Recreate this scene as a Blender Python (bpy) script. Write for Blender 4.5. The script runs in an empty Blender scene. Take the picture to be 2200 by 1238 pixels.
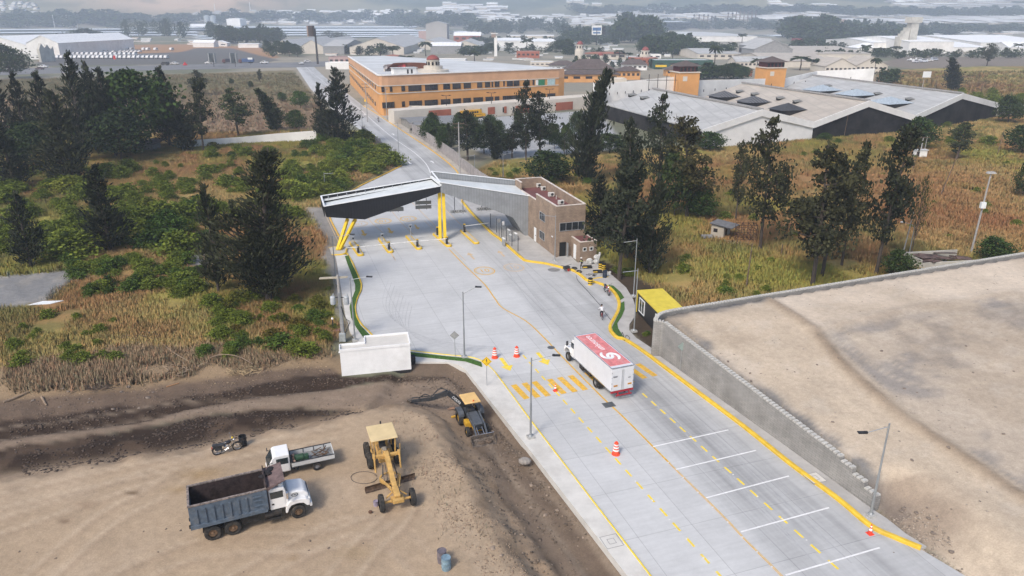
import bpy,bmesh,math,random
import numpy as np
from mathutils import Vector,Matrix
from mathutils.geometry import tessellate_polygon
sc=bpy.context.scene
col=sc.collection
CAMZ,PITCH,FPX=34.0,math.radians(20.4),1554.0
cd=bpy.data.cameras.new('camera');cam=bpy.data.objects.new('camera',cd);col.objects.link(cam)
cd.sensor_width=36.0;cd.sensor_fit='HORIZONTAL';cd.lens=36.0*FPX/2200.0
cd.clip_start=0.5;cd.clip_end=20000
cam.location=(0,0,CAMZ);cam.rotation_euler=(math.pi/2-PITCH,0,0)
sc.camera=cam
SUN_EL,SUN_AZ=math.radians(46),math.radians(212)
w=bpy.data.worlds.new("World");sc.world=w;w.use_nodes=True
nt=w.node_tree;bg=nt.nodes['Background']
sky=nt.nodes.new('ShaderNodeTexSky');sky.sky_type='NISHITA';sky.sun_disc=False
sky.sun_elevation=SUN_EL;sky.sun_rotation=SUN_AZ;sky.air_density=1.0;sky.dust_density=3.0;sky.ozone_density=1.0
nt.links.new(sky.outputs[0],bg.inputs[0]);bg.inputs[1].default_value=0.13
sl=bpy.data.lights.new('sun','SUN');sl.energy=1.75;sl.angle=math.radians(12);sl.color=(1,0.93,0.84)
so=bpy.data.objects.new('sun',sl);col.objects.link(so)
sd=Vector((math.sin(SUN_AZ)*math.cos(SUN_EL),math.cos(SUN_AZ)*math.cos(SUN_EL),math.sin(SUN_EL)))
so.rotation_euler=sd.to_track_quat('Z','Y').to_euler();so.location=sd*200
sc.view_settings.view_transform='Standard';sc.view_settings.look='None'
sc.view_settings.exposure=0.62;sc.view_settings.gamma=1.0
sc.render.engine='CYCLES'
sc.cycles.max_bounces=6;sc.cycles.diffuse_bounces=3;sc.cycles.volume_bounces=2;sc.cycles.transparent_max_bounces=8
SP,CP=math.sin(PITCH),math.cos(PITCH)
def ray(px,py):
 u=(px-1100)/FPX;v=(py-619)/FPX
 return u,CP-v*SP,-SP-v*CP
def G(px,py,z=0.0):
 dx,dy,dz=ray(px,py);t=(z-CAMZ)/dz
 return(dx*t,dy*t)
def G3(px,py,z=0.0):
 x,y=G(px,py,z);return Vector((x,y,z))
def ZT(py,Y):
 dx,dy,dz=ray(0,py);return CAMZ+Y*dz/dy
def XT(px,py,Y):
 dx,dy,dz=ray(px,py);return dx*Y/dy
def WP(px,py,A,B):
 dx,dy,dz=ray(px,py)
 nx,ny=-(B[1]-A[1]),B[0]-A[0]
 t=(A[0]*nx+A[1]*ny)/(dx*nx+dy*ny)
 return Vector((dx*t,dy*t,CAMZ+dz*t))
def proj(p):
 x,y,z=p[0],p[1],p[2]-CAMZ
 f=y*CP-z*SP;d=-y*SP-z*CP
 return(1100+FPX*x/f,619+FPX*d/f)
E2=Vector((-0.318,0.948,0)).normalized();E1=Vector((E2.y,-E2.x,0))
def tag(o,label=None,cat=None,group=None,kind=None):
 if label:o['label']=label
 if cat:o['category']=cat
 if group:o['group']=group
 if kind:o['kind']=kind
 return o
def empty(name,loc=(0,0,0),rz=0.0,label=None,cat=None,group=None):
 o=bpy.data.objects.new(name,None);o.empty_display_size=0.3;col.objects.link(o)
 o.location=loc;o.rotation_euler=(0,0,rz)
 return tag(o,label,cat,group)
def kids(o):return[c for c in bpy.data.objects if c.parent==o]
def tree_of(o):return(o,[tree_of(c)for c in kids(o)])
def copy_tree(t,parent=None):
 o,ch=t
 c=o.copy();col.objects.link(c)
 if parent:c.parent=parent
 for k in ch:copy_tree(k,c)
 return c
MATS={}
def mat(name,c,rough=0.75,metal=0.0,var=0.12,scale=1.5,bump=0.0,c2=None,spec=0.35,objcol=False,trans=0.0,stretch=None,dirt=None):
 if name in MATS:return MATS[name]
 m=bpy.data.materials.new(name);m.use_nodes=True;MATS[name]=m
 n=m.node_tree;L=n.links;b=n.nodes['Principled BSDF']
 b.inputs['Roughness'].default_value=rough;b.inputs['Metallic'].default_value=metal
 b.inputs['Specular IOR Level'].default_value=spec
 if trans:b.inputs['Transmission Weight'].default_value=trans
 tc=n.nodes.new('ShaderNodeTexCoord');out=tc.outputs['Object']
 if stretch:
  mp=n.nodes.new('ShaderNodeMapping');mp.inputs['Scale'].default_value=stretch
  L.new(out,mp.inputs[0]);out=mp.outputs[0]
 no=n.nodes.new('ShaderNodeTexNoise');no.inputs['Scale'].default_value=scale;no.inputs['Detail'].default_value=7
 no.inputs['Roughness'].default_value=0.65
 L.new(out,no.inputs['Vector'])
 cr=n.nodes.new('ShaderNodeValToRGB')
 a=c2 if c2 else tuple(x*(1-var*2)for x in c);d=c if c2 else tuple(min(1,x*(1+var))for x in c)
 cr.color_ramp.elements[0].position=0.36;cr.color_ramp.elements[0].color=(*a,1)
 cr.color_ramp.elements[1].position=0.62;cr.color_ramp.elements[1].color=(*d,1)
 L.new(no.outputs[0],cr.inputs[0]);res=cr.outputs[0]
 if dirt:
  n2=n.nodes.new('ShaderNodeTexNoise');n2.inputs['Scale'].default_value=scale*0.45;n2.inputs['Detail'].default_value=9
  n2.inputs['Roughness'].default_value=0.75;L.new(out,n2.inputs['Vector'])
  c3=n.nodes.new('ShaderNodeValToRGB');c3.color_ramp.elements[0].position=0.5;c3.color_ramp.elements[1].position=0.72
  c3.color_ramp.elements[1].color=(dirt[3],)*3+(1,);c3.color_ramp.elements[0].color=(0,0,0,1)
  L.new(n2.outputs[0],c3.inputs[0])
  mx=n.nodes.new('ShaderNodeMix');mx.data_type='RGBA';L.new(c3.outputs[0],mx.inputs[0]);L.new(res,mx.inputs[6])
  mx.inputs[7].default_value=(*dirt[:3],1);res=mx.outputs[2]
 if objcol:
  oi=n.nodes.new('ShaderNodeObjectInfo');mx=n.nodes.new('ShaderNodeMix');mx.data_type='RGBA';mx.blend_type='MULTIPLY'
  mx.inputs[0].default_value=1;L.new(res,mx.inputs[6]);L.new(oi.outputs['Color'],mx.inputs[7]);res=mx.outputs[2]
 L.new(res,b.inputs['Base Color'])
 if bump:
  bp=n.nodes.new('ShaderNodeBump');bp.inputs['Strength'].default_value=bump;bp.inputs['Distance'].default_value=0.1
  n3=n.nodes.new('ShaderNodeTexNoise');n3.inputs['Scale'].default_value=scale*6;n3.inputs['Detail'].default_value=5;L.new(out,n3.inputs['Vector'])
  L.new(n3.outputs[0],bp.inputs['Height']);L.new(bp.outputs[0],b.inputs['Normal'])
 return m
def stripes_mat(name,c,c2,axis,freq,rough=0.5,metal=0.0,duty=0.12,bump=0.4,dirt=None):
 """ribbed sheet metal / slats: lines perpendicular to axis (object space)"""
 if name in MATS:return MATS[name]
 m=mat(name,c,rough,metal,0.08,0.2,dirt=dirt)if dirt else mat(name,c,rough,metal,0.08,0.6);n=m.node_tree;L=n.links;b=n.nodes['Principled BSDF']
 tc=n.nodes.new('ShaderNodeTexCoord');dp=n.nodes.new('ShaderNodeVectorMath');dp.operation='DOT_PRODUCT'
 dp.inputs[1].default_value=Vector(axis)*freq;L.new(tc.outputs['Object'],dp.inputs[0])
 fr=n.nodes.new('ShaderNodeMath');fr.operation='FRACT';L.new(dp.outputs['Value'],fr.inputs[0])
 lt=n.nodes.new('ShaderNodeMath');lt.operation='LESS_THAN';lt.inputs[1].default_value=duty;L.new(fr.outputs[0],lt.inputs[0])
 mx=n.nodes.new('ShaderNodeMix');mx.data_type='RGBA';src=b.inputs['Base Color'].links[0].from_socket
 L.new(lt.outputs[0],mx.inputs[0]);L.new(src,mx.inputs[6]);mx.inputs[7].default_value=(*c2,1);L.new(mx.outputs[2],b.inputs['Base Color'])
 bp=n.nodes.new('ShaderNodeBump');bp.inputs['Strength'].default_value=bump;bp.inputs['Distance'].default_value=0.05;bp.invert=True
 L.new(lt.outputs[0],bp.inputs['Height']);L.new(bp.outputs[0],b.inputs['Normal'])
 return m
def brick_mat(name,c1,c2,mortar,w=0.4,h=0.2,ms=0.012):
 if name in MATS:return MATS[name]
 m=bpy.data.materials.new(name);m.use_nodes=True;MATS[name]=m
 n=m.node_tree;L=n.links;b=n.nodes['Principled BSDF'];b.inputs['Roughness'].default_value=0.9
 g=n.nodes.new('ShaderNodeNewGeometry');tc=n.nodes.new('ShaderNodeTexCoord')
 sx=n.nodes.new('ShaderNodeSeparateXYZ');L.new(tc.outputs['Object'],sx.inputs[0])
 ad=n.nodes.new('ShaderNodeMath');ad.operation='ADD';L.new(sx.outputs[0],ad.inputs[0]);L.new(sx.outputs[1],ad.inputs[1])
 cb=n.nodes.new('ShaderNodeCombineXYZ');L.new(ad.outputs[0],cb.inputs[0]);L.new(sx.outputs[2],cb.inputs[1])
 br=n.nodes.new('ShaderNodeTexBrick');br.inputs['Scale'].default_value=1;br.inputs['Brick Width'].default_value=w
 br.inputs['Row Height'].default_value=h;br.inputs['Mortar Size'].default_value=ms;br.inputs['Color1'].default_value=(*c1,1)
 br.inputs['Color2'].default_value=(*c2,1);br.inputs['Mortar'].default_value=(*mortar,1)
 L.new(cb.outputs[0],br.inputs['Vector'])
 no=n.nodes.new('ShaderNodeTexNoise');no.inputs['Scale'].default_value=0.7;no.inputs['Detail'].default_value=8;L.new(tc.outputs['Object'],no.inputs['Vector'])
 mr=n.nodes.new('ShaderNodeMapRange');mr.inputs[1].default_value=0.3;mr.inputs[2].default_value=0.7;mr.inputs[3].default_value=0.75;mr.inputs[4].default_value=1.15
 L.new(no.outputs[0],mr.inputs[0])
 mx=n.nodes.new('ShaderNodeMix');mx.data_type='RGBA';mx.blend_type='MULTIPLY';mx.inputs[0].default_value=1
 L.new(br.outputs[0],mx.inputs[6]);L.new(mr.outputs[0],mx.inputs[7]);L.new(mx.outputs[2],b.inputs['Base Color'])
 return m
class MB:
 def __init__(s):s.v=[];s.f=[];s.m=[]
 def add(s,vs,fs,mi=0):
  o=len(s.v);s.v+=[tuple(p)for p in vs];s.f+=[tuple(i+o for i in f)for f in fs];s.m+=[mi]*len(fs);return s
 def box(s,c,d,rz=0,mi=0,taper=1.0,M=None):
  hx,hy,hz=d[0]/2,d[1]/2,d[2]/2;vs=[]
  R=Matrix.Rotation(rz,3,'Z')if M is None else M
  for sz in(-1,1):
   k=taper if sz>0 else 1.0
   for sx,sy in((-1,-1),(1,-1),(1,1),(-1,1)):
    vs.append(R@Vector((sx*hx*k,sy*hy*k,sz*hz))+Vector(c))
  return s.add(vs,[(0,3,2,1),(4,5,6,7),(0,1,5,4),(1,2,6,5),(2,3,7,6),(3,0,4,7)],mi)
 def bar(s,a,b,w,h=None,mi=0):
  a,b=Vector(a),Vector(b);h=h or w;d=(b-a)
  z=d.normalized();x=z.cross(Vector((0,0,1)))
  if x.length<1e-3:x=Vector((1,0,0))
  x.normalize();y=z.cross(x)
  vs=[p+x*(i*w/2)+y*(j*h/2)for p in(a,b)for i,j in((-1,-1),(1,-1),(1,1),(-1,1))]
  return s.add(vs,[(0,3,2,1),(4,5,6,7),(0,1,5,4),(1,2,6,5),(2,3,7,6),(3,0,4,7)],mi)
 def tube(s,pts,r,n=8,mi=0,cap=True):
  pts=[Vector(p)for p in pts];rs=r if isinstance(r,(list,tuple))else[r]*len(pts);o=len(s.v);vs=[];fs=[]
  for i,p in enumerate(pts):
   d=(pts[min(i+1,len(pts)-1)]-pts[max(i-1,0)]);d=d.normalized()if d.length>1e-6 else Vector((0,0,1))
   x=d.cross(Vector((0,0,1)));
   if x.length<1e-2:x=Vector((1,0,0))
   x.normalize();y=d.cross(x)
   for k in range(n):
    a=2*math.pi*k/n;vs.append(p+(x*math.cos(a)+y*math.sin(a))*rs[i])
  for i in range(len(pts)-1):
   for k in range(n):fs.append((i*n+k,i*n+(k+1)%n,(i+1)*n+(k+1)%n,(i+1)*n+k))
  if cap:fs.append(tuple(range(n))[::-1]);fs.append(tuple((len(pts)-1)*n+k for k in range(n)))
  return s.add(vs,fs,mi)
 def lathe(s,prof,c=(0,0,0),n=16,mi=0,axis='Z',cap=True):
  vs=[];fs=[]
  for r,h in prof:
   for k in range(n):
    a=2*math.pi*k/n;p=(r*math.cos(a),r*math.sin(a),h)
    if axis=='Y':p=(p[0],p[2],p[1])
    if axis=='X':p=(p[2],p[0],p[1])
    vs.append(Vector(p)+Vector(c))
  for i in range(len(prof)-1):
   for k in range(n):
    q=(i*n+k,i*n+(k+1)%n,(i+1)*n+(k+1)%n,(i+1)*n+k);fs.append(q[::-1]if axis=='Y' else q)
  if cap:fs.append(tuple(range(n))[::-1]);fs.append(tuple((len(prof)-1)*n+k for k in range(n)))
  return s.add(vs,fs,mi)
 def sphere(s,c,r,n=10,mi=0,sq=(1,1,1)):
  vs=[];fs=[];m=n//2+1
  for i in range(m+1):
   t=math.pi*i/m
   for k in range(n):
    a=2*math.pi*k/n;vs.append((c[0]+r*sq[0]*math.sin(t)*math.cos(a),c[1]+r*sq[1]*math.sin(t)*math.sin(a),c[2]-r*sq[2]*math.cos(t)))
  for i in range(m):
   for k in range(n):fs.append((i*n+k,i*n+(k+1)%n,(i+1)*n+(k+1)%n,(i+1)*n+k))
  return s.add(vs,fs,mi)
 def prism(s,poly,z0,z1,mi=0,side=None):
  P=[Vector((p[0],p[1],0))for p in poly];n=len(P)
  tri=tessellate_polygon([P]);f0=z0 if callable(z0)else(lambda x,y:z0);f1=z1 if callable(z1)else(lambda x,y:z1)
  vs=[(p.x,p.y,f0(p.x,p.y))for p in P]+[(p.x,p.y,f1(p.x,p.y))for p in P]
  area=sum(P[i].x*P[(i+1)%n].y-P[(i+1)%n].x*P[i].y for i in range(n))
  fs=[]
  for t in tri:
   a,b,c=t;ar=(P[b]-P[a]).cross(P[c]-P[a]).z
   if ar<0:t=(a,c,b)
   fs.append(tuple(i+n for i in t));fs.append((t[2],t[1],t[0]))
  nf=len(fs)
  for i in range(n):
   j=(i+1)%n;fs.append((i,j,j+n,i+n)if area>0 else(j,i,i+n,j+n))
  s.add(vs,fs,mi)
  if side is not None:
   for k in range(len(s.m)-n,len(s.m)):s.m[k]=side
  return s
 def extr(s,prof,y0,y1,mi=0,axis='Y'):
  P=[Vector((p[0],p[1],0))for p in prof];n=len(P);tri=tessellate_polygon([P])
  area=sum(P[i].x*P[(i+1)%n].y-P[(i+1)%n].x*P[i].y for i in range(n))
  if axis=='Y':vs=[(p.x,y0,p.y)for p in P]+[(p.x,y1,p.y)for p in P]
  else:vs=[(y0,p.x,p.y)for p in P]+[(y1,p.x,p.y)for p in P]
  fs=[];flip=(axis=='X')
  for a,b,c in tri:
   if(P[b]-P[a]).cross(P[c]-P[a]).z<0:b,c=c,b
   t0=(a,b,c);t1=(c+n,b+n,a+n)
   if flip:t0,t1=t0[::-1],t1[::-1]
   fs+=[t0,t1]
  for i in range(n):
   j=(i+1)%n;q=(i,i+n,j+n,j)if(area>0)!=flip else(j,j+n,i+n,i);fs.append(q)
  return s.add(vs,fs,mi)
 def build(s,name,mats,parent=None,smooth=False,bevel=0,loc=None,rot=None,**kw):
  me=bpy.data.meshes.new(name);me.from_pydata(s.v,[],s.f)
  for m in(mats if isinstance(mats,(list,tuple))else[mats]):me.materials.append(m)
  me.polygons.foreach_set('material_index',s.m)
  if smooth:me.polygons.foreach_set('use_smooth',[True]*len(s.f))
  me.update();o=bpy.data.objects.new(name,me);col.objects.link(o)
  if parent:o.parent=parent
  if loc is not None:o.location=loc
  if rot is not None:o.rotation_euler=rot
  if bevel:
   b=o.modifiers.new('bevel','BEVEL');b.width=bevel;b.segments=2;b.limit_method='ANGLE'
  return tag(o,**kw)if kw else o
def cat_rom(pts,k=5):
 P=[Vector(p)for p in pts];out=[]
 for i in range(len(P)-1):
  p0,p1,p2,p3=P[max(i-1,0)],P[i],P[i+1],P[min(i+2,len(P)-1)]
  for j in range(k):
   t=j/k;out.append(0.5*((2*p1)+(p2-p0)*t+(2*p0-5*p1+4*p2-p3)*t*t+(3*p1-p0-3*p2+p3)*t**3))
 out.append(P[-1]);return out
def offs(pts,d):
 P=[Vector((p[0],p[1]))for p in pts];out=[]
 for i in range(len(P)):
  t=(P[min(i+1,len(P)-1)]-P[max(i-1,0)]).normalized();out.append(P[i]+Vector((-t.y,t.x))*d)
 return out
def strip(name,pts,w,z0,z1,m,**kw):
 a=offs(pts,w/2);b=offs(pts,-w/2);mb=MB();n=len(pts)
 vs=[(p.x,p.y,z1)for p in a]+[(p.x,p.y,z1)for p in b]+[(p.x,p.y,z0)for p in a]+[(p.x,p.y,z0)for p in b]
 fs=[]
 for i in range(n-1):
  fs+=[(n+i,n+i+1,i+1,i),(i,i+1,2*n+i+1,2*n+i),(3*n+i,3*n+i+1,n+i+1,n+i)]
 fs+=[(0,2*n,3*n,n),(n-1,2*n-1,4*n-1,3*n-1)]
 mb.add(vs,fs);return mb.build(name,m,**kw)
def text_mesh(name,txt,size,m,parent=None,M=None,depth=0.004,sx=1.0):
 cu=bpy.data.curves.new('txt','FONT');cu.body=txt;cu.size=size;cu.extrude=depth;cu.align_x='CENTER';cu.align_y='CENTER'
 cu.resolution_u=3
 t=bpy.data.objects.new('txt',cu);col.objects.link(t);bpy.context.view_layer.update()
 me=bpy.data.meshes.new_from_object(t.evaluated_get(bpy.context.evaluated_depsgraph_get()));bpy.data.objects.remove(t);bpy.data.curves.remove(cu)
 me.materials.clear();me.materials.append(m);me.name=name
 if sx!=1.0:me.transform(Matrix.Diagonal((sx,1,1,1)))
 o=bpy.data.objects.new(name,me);col.objects.link(o)
 if M is not None:me.transform(M)
 if parent:o.parent=parent
 return o
def join_into(o,others):
 bm=bmesh.new();bm.from_mesh(o.data)
 for q in others:
  k=len(o.data.materials);base=k
  for mm in q.data.materials:o.data.materials.append(mm)
  s0=len(bm.faces);bm.from_mesh(q.data);bm.faces.ensure_lookup_table()
  for f in bm.faces[s0:]:f.material_index+=base
 bm.to_mesh(o.data);bm.free()
 for q in others:bpy.data.objects.remove(q)
 return o
# ================================================================ TERRAIN
def vnoise(x,y,s,seed=0,oct=4):
 tot=np.zeros_like(x);amp=1.0;nrm=0
 for o in range(oct):
  u=x/s;v=y/s;i=np.floor(u);j=np.floor(v);fu=u-i;fv=v-j
  fu=fu*fu*(3-2*fu);fv=fv*fv*(3-2*fv)
  def h(a,b):
   q=np.sin(a*127.1+b*311.7+seed*74.7+o*13.3)*43758.5453;return q-np.floor(q)
  n=(h(i,j)*(1-fu)+h(i+1,j)*fu)*(1-fv)+(h(i,j+1)*(1-fu)+h(i+1,j+1)*fu)*fv
  tot+=n*amp;nrm+=amp;amp*=0.5;s*=0.5
 return tot/nrm
def sdf(poly,X,Y):
 P=np.array(poly,float);n=len(P);d=np.full(X.shape,1e18);ins=np.zeros(X.shape,bool)
 for i in range(n):
  ax,ay=P[i];bx,by=P[(i+1)%n];ex,ey=bx-ax,by-ay;L=ex*ex+ey*ey+1e-12
  t=np.clip(((X-ax)*ex+(Y-ay)*ey)/L,0,1);dx=X-ax-t*ex;dy=Y-ay-t*ey;d=np.minimum(d,dx*dx+dy*dy)
  c=((ay>Y)!=(by>Y));
  with np.errstate(divide='ignore',invalid='ignore'):
   xi=ax+(Y-ay)*ex/(ey if abs(ey)>1e-9 else 1e-9)
  ins^=c&(X<xi)
 d=np.sqrt(d);return np.where(ins,d,-d)
def sm(a,b,x):t=np.clip((x-a)/(b-a),0,1);return t*t*(3-2*t)
GP=lambda pts,z=0.0:[G(x,y,z)for x,y in pts]
R_edge=[(2075,1238),(1978,1180),(1925,1158),(1870,1132),(1800,1074),(1700,1000),(1600,920),(1500,845),(1420,785),(1377,753),(1342,731),(1326,727),(1313,714),(1311,702),(1319,687),(1328,669),(1330,652),(1324,636),(1313,623),(1300,615),(1280,608),(1262,604),(1254,598),(1241,588),(1227,581),(1210,577),(1173,568),(1132,562),(1121,556),(1101,539),(1073,514),(1054,500),(1016,462),(993,434),(990,400),(984,373),(971,358),(951,341),(918,317),(882,293),(842,267),(811,246),(781,228),(740,196),(698,166),(668,138)]
L_edge=[(632,138),(668,192),(720,240),(778,282),(820,322),(852,350),(863,357),(812,382),(760,408),(716,440),(703,455),(712,476),(735,520),(748,548),(757,565),(768,590),(776,610),(775,625),(768,640),(763,660),(766,680),(776,698),(792,714),(820,735),(885,756),(960,765),(1010,770),(1036,778),(1062,800),(1140,906),(1260,1062),(1395,1238),(1440,1297)]
Rw=GP(R_edge);Lw=GP(L_edge)
near_r=G(2160,1300);road_poly=[near_r]+Rw+Lw
side_L_out=[(885,781),(960,781),(985,787),(1000,797),(1060,873),(1130,960),(1345,1238),(1385,1292)]
wall_b=[(1872,1096),(1750,1005),(1640,925),(1540,852),(1440,778),(1402,750)]
def plat_z(x,y):return 2.0+2.1*np.clip((y-44.5)/27.0,0,1)
W_near=G(1878,1098);W_c0=G(1397,753)
dirw=(Vector(W_c0)-Vector(W_near)).normalized();nrw=Vector((dirw.y,-dirw.x))
wall_line=[Vector(W_near)+dirw*t for t in np.linspace(0,(Vector(W_c0)-Vector(W_near)).length-2.0,24)]
farA=Vector(G(1466,664,4.1));farB=Vector(G(2200,545,4.1));farC=farB+(farB-farA).normalized()*45
cpt=Vector(G(1404,690,4.1));cp2=Vector(G(1420,674,4.1))
cc=cat_rom([(*wall_line[-2],0),(*wall_line[-1],0),(*cpt,0),(*cp2,0),(*farA,0),(*(farA+(farB-farA)*.1),0)],5)[5:-5]
wall_line=wall_line[:-1]+[Vector((p.x,p.y))for p in cc]+[farA+(farC-farA)*t for t in np.linspace(0.02,1,60)]
wl_in=[Vector((p[0],p[1]))for p in offs(wall_line,-0.35)]
plat_poly=[tuple(p)for p in wl_in]+[(farC.x,5),(G(2110,1290)[0]+1,8),G(2110,1290),G(2055,1232),G(1985,1172),G(1925,1125)]
veg_left=GP([(-900,870),(0,850),(150,845),(300,832),(450,808),(560,800),(650,775),(712,778),(716,740),(742,720),(735,640),(722,560),(690,470),(740,415),(850,358),(775,282),(690,283),(0,300),(-900,300)])
yard=GP([(-900,1150),(-300,1070),(0,1038),(120,1014),(250,994),(400,970),(530,942),(640,920),(740,902),(800,880),(850,876),(895,888),(928,915),(948,960),(985,1020),(1035,1100),(1085,1180),(1160,1300),(1250,1420),(-900,1500)],1.1)
bank1=GP([(-900,1000),(0,900),(250,868),(300,878),(450,843),(560,812),(700,800),(725,812),(880,796),(985,790),(1000,800),(990,812),(960,800),(880,806),(730,838),(560,850),(450,872),(300,905),(140,925),(0,945),(-900,1060)])
bank_brown=GP([(-900,900),(0,862),(150,850),(300,838),(450,815),(560,800),(650,790),(712,792),(730,815),(720,830),(560,860),(300,905),(0,945),(-900,1060)])
dark2=GP([(-900,1060),(0,968),(150,945),(300,918),(460,888),(640,876),(760,882),(790,890),(640,926),(530,950),(400,976),(250,1002),(60,1040),(-900,1180)])
strip_road=GP([(985,788),(1130,962),(1385,1292),(1250,1400),(1120,1200),(1040,1080),(985,985),(960,905),(870,850),(800,880),(860,800)])
strip_dark=GP([(985,792),(1040,855),(1130,962),(1110,965),(1060,925),(1030,880),(985,815),(960,800)])
old_slab=GP([(-900,640),(0,602),(175,586),(168,605),(120,632),(95,655),(20,668),(-900,720)])
old_slab2=GP([(395,560),(435,552),(455,575),(452,585),(400,580)])
gravel=GP([(655,452),(708,450),(722,500),(745,600),(735,700),(715,690),(712,600),(690,560),(700,520)])
field=GP([(-900,175),(0,172),(630,151),(660,190),(700,235),(745,285),(690,290),(0,305),(-900,320)])
mpark=GP([(905,262),(1290,236),(1330,300),(1310,335),(1100,352),(1040,330),(940,285)])
right_g=GP([(1010,372),(1060,345),(1300,322),(1560,315),(1780,290),(2140,250),(2700,225),(3300,600),(2600,620),(1466,668),(1370,600),(1290,555),(1262,500),(1200,430),(1050,395)])
right_far=GP([(1885,152),(2100,143),(2700,140),(2900,260),(2150,215),(1980,188),(1880,176)])
lot_tan=GP([(150,108),(200,97),(430,95),(575,103),(600,125),(420,128),(80,132),(130,112)])
lot_grey=GP([(80,133),(130,121),(390,112),(420,104),(500,104),(600,130),(560,136),(80,142)])
right_lot=GP([(1890,140),(1930,122),(2300,124),(2700,130),(2700,146),(1960,148)])
garden=GP([(1303,598),(1325,610),(1345,632),(1362,655),(1365,680),(1352,705),(1372,730),(1400,752),(1415,700),(1400,660),(1440,640),(1380,600),(1320,570),(1290,560)])
BERMS=[(GP([(1640,640),(1690,670),(1745,705),(1800,760),(1850,800),(1950,870),(2050,925),(2200,1010),(2400,1130)],4.0),0.32,0.6),(GP([(1745,705),(1830,690),(1950,665),(2100,640),(2300,605)],4.1),0.18,0.8),(GP([(1100,1050),(1180,1150),(1240,1238),(1290,1310)]),-0.22,0.5),(GP([(1060,960),(1130,1060),(1240,1180),(1330,1290)]),-0.16,0.5),(GP([(1010,830),(1080,930),(1130,985)]),0.25,0.5),(GP([(1060,1020),(1120,1130),(1190,1238)]),0.2,0.5),(GP([(-900,1105),(0,990),(300,945),(480,905),(640,888)]),0.22,0.6),(GP([(860,800),(960,798),(1000,830),(1040,880),(1110,960)],-0.4),-0.3,0.5),(GP([(-900,1045),(0,935),(300,898),(450,860),(560,845),(730,826)]),-0.45,0.5)]
def hole_d(X,Y):return sdf(road_poly,X,Y)
def height(X,Y,fine=True):
 X=np.asarray(X,float);Y=np.asarray(Y,float);h=np.zeros(X.shape)-0.03
 if Y.min()>330:return hills(X,Y,h)
 def ap(poly,H,a,b):
  nonlocal h
  d=sdf(poly,X,Y);k=sm(a,b,d);h=h*(1-k)+H*k
 ap(veg_left,0.55,-1.0,1.6)
 ap(strip_road,-0.65,-0.9,0.5)
 ap(dark2,-0.25,-1.0,0.8)
 nz=vnoise(X,Y,5,3);n1=vnoise(X,Y,1.3,7,5)
 dy=sdf(yard,X,Y)+(nz-0.5)*1.4+(n1-0.5)*0.8;k=sm(-3.6,0.6,dy);h=h*(1-k)+1.1*k
 dp=sdf(plat_poly,X,Y);k=sm(0,0.5,dp);dend=np.hypot(X-W_near[0],Y-W_near[1])
 k2=sm(0,5.0,dp);q=sm(3.0,0.0,(Y-W_near[1])*1.0)
 kk=k*(1-q)+k2*q
 pz=np.where(Y>44.5,plat_z(X,Y),2.0-(44.5-Y)*0.0)
 h=h*(1-kk)+pz*kk
 for pts,amp,wd in BERMS:
  P=pts;d=np.full(X.shape,1e9)
  for i in range(len(P)-1):
   ax,ay=P[i];bx,by=P[i+1];ex,ey=bx-ax,by-ay;L=ex*ex+ey*ey
   t=np.clip(((X-ax)*ex+(Y-ay)*ey)/L,0,1);d=np.minimum(d,np.hypot(X-ax-t*ex,Y-ay-t*ey))
  h=h+amp*np.exp(-(d/wd)**2)*(0.6+0.8*n1)
 rough=np.clip(sdf(veg_left,X,Y),0,3)/3*0.35+sm(-3,-0.5,sdf(yard,X,Y))*(1-sm(-.5,.8,sdf(yard,X,Y)))*0.5+sm(0,1,sdf(strip_road,X,Y))*0.5+sm(0,1,sdf(bank_brown,X,Y))*0.5+sm(1,4,dp)*0.07+sm(0,1,dy)*0.06+sm(1,5,sdf(right_g,X,Y))*0.4
 h=h+(n1-0.5)*rough+(nz-0.5)*rough*0.7
 d=sdf(ROADLOW,X,Y);k=sm(-0.1,0.15,d);h=np.where(k>0,np.minimum(h,h*(1-k)+(-0.12)*k),h)
 return hills(X,Y,h)
def hills(X,Y,h):
 r=np.hypot(X,Y);hn=vnoise(X,Y,900,11,5);hs=sm(1900,4200,r+(hn-0.5)*900+X*-0.15)
 h=h+hs*(150+150*(hn-0.35)+60*vnoise(X,Y,260,5,3))
 return h
plaza=[(1122,552),(1102,535),(1074,510),(1056,497),(1018,459),(995,432),(1010,425),(1060,430),(1110,455),(1137,500),(1140,512),(1196,556),(1216,541),(1240,566),(1282,557),(1305,585),(1325,602),(1345,620),(1360,645),(1366,665),(1362,685),(1352,700),(1352,712),(1366,728),(1402,752),(1440,780),(1540,854),(1640,927),(1750,1007),(1876,1099),(1905,1118),(1945,1150),(1990,1178)]
side_near=[(1978,1180),(1925,1158),(1870,1132),(1800,1074),(1700,1000),(1600,920),(1500,845),(1420,785),(1377,753),(1342,731),(1326,727),(1313,714),(1311,702),(1319,687),(1328,669),(1330,652),(1324,636),(1313,623),(1300,615),(1280,608),(1262,604),(1254,598),(1241,588),(1227,581),(1210,577),(1173,568),(1132,562)]
side_R=GP(plaza+side_near)
side_L=GP([(1062,800),(1140,906),(1260,1062),(1395,1238),(1440,1297)][::-1]+[(1036,778),(1010,770),(960,765),(885,756),(820,735),(792,714),(776,698),(766,680),(763,660),(768,640),(775,625),(776,610),(768,590),(757,565),(748,550),(727,548),(716,552),(722,590),(735,640),(742,680),(752,716),(775,745),(830,775)]+side_L_out)
side_far=GP([(984,373),(971,358),(951,341),(918,317),(882,293),(842,267),(811,246),(781,228),(790,224),(830,244),(870,265),(905,283),(960,318),(1000,345),(1035,372),(1050,400),(1060,430),(1010,426),(993,434),(990,400)])
ROADLOW=np.array(road_poly)
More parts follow.
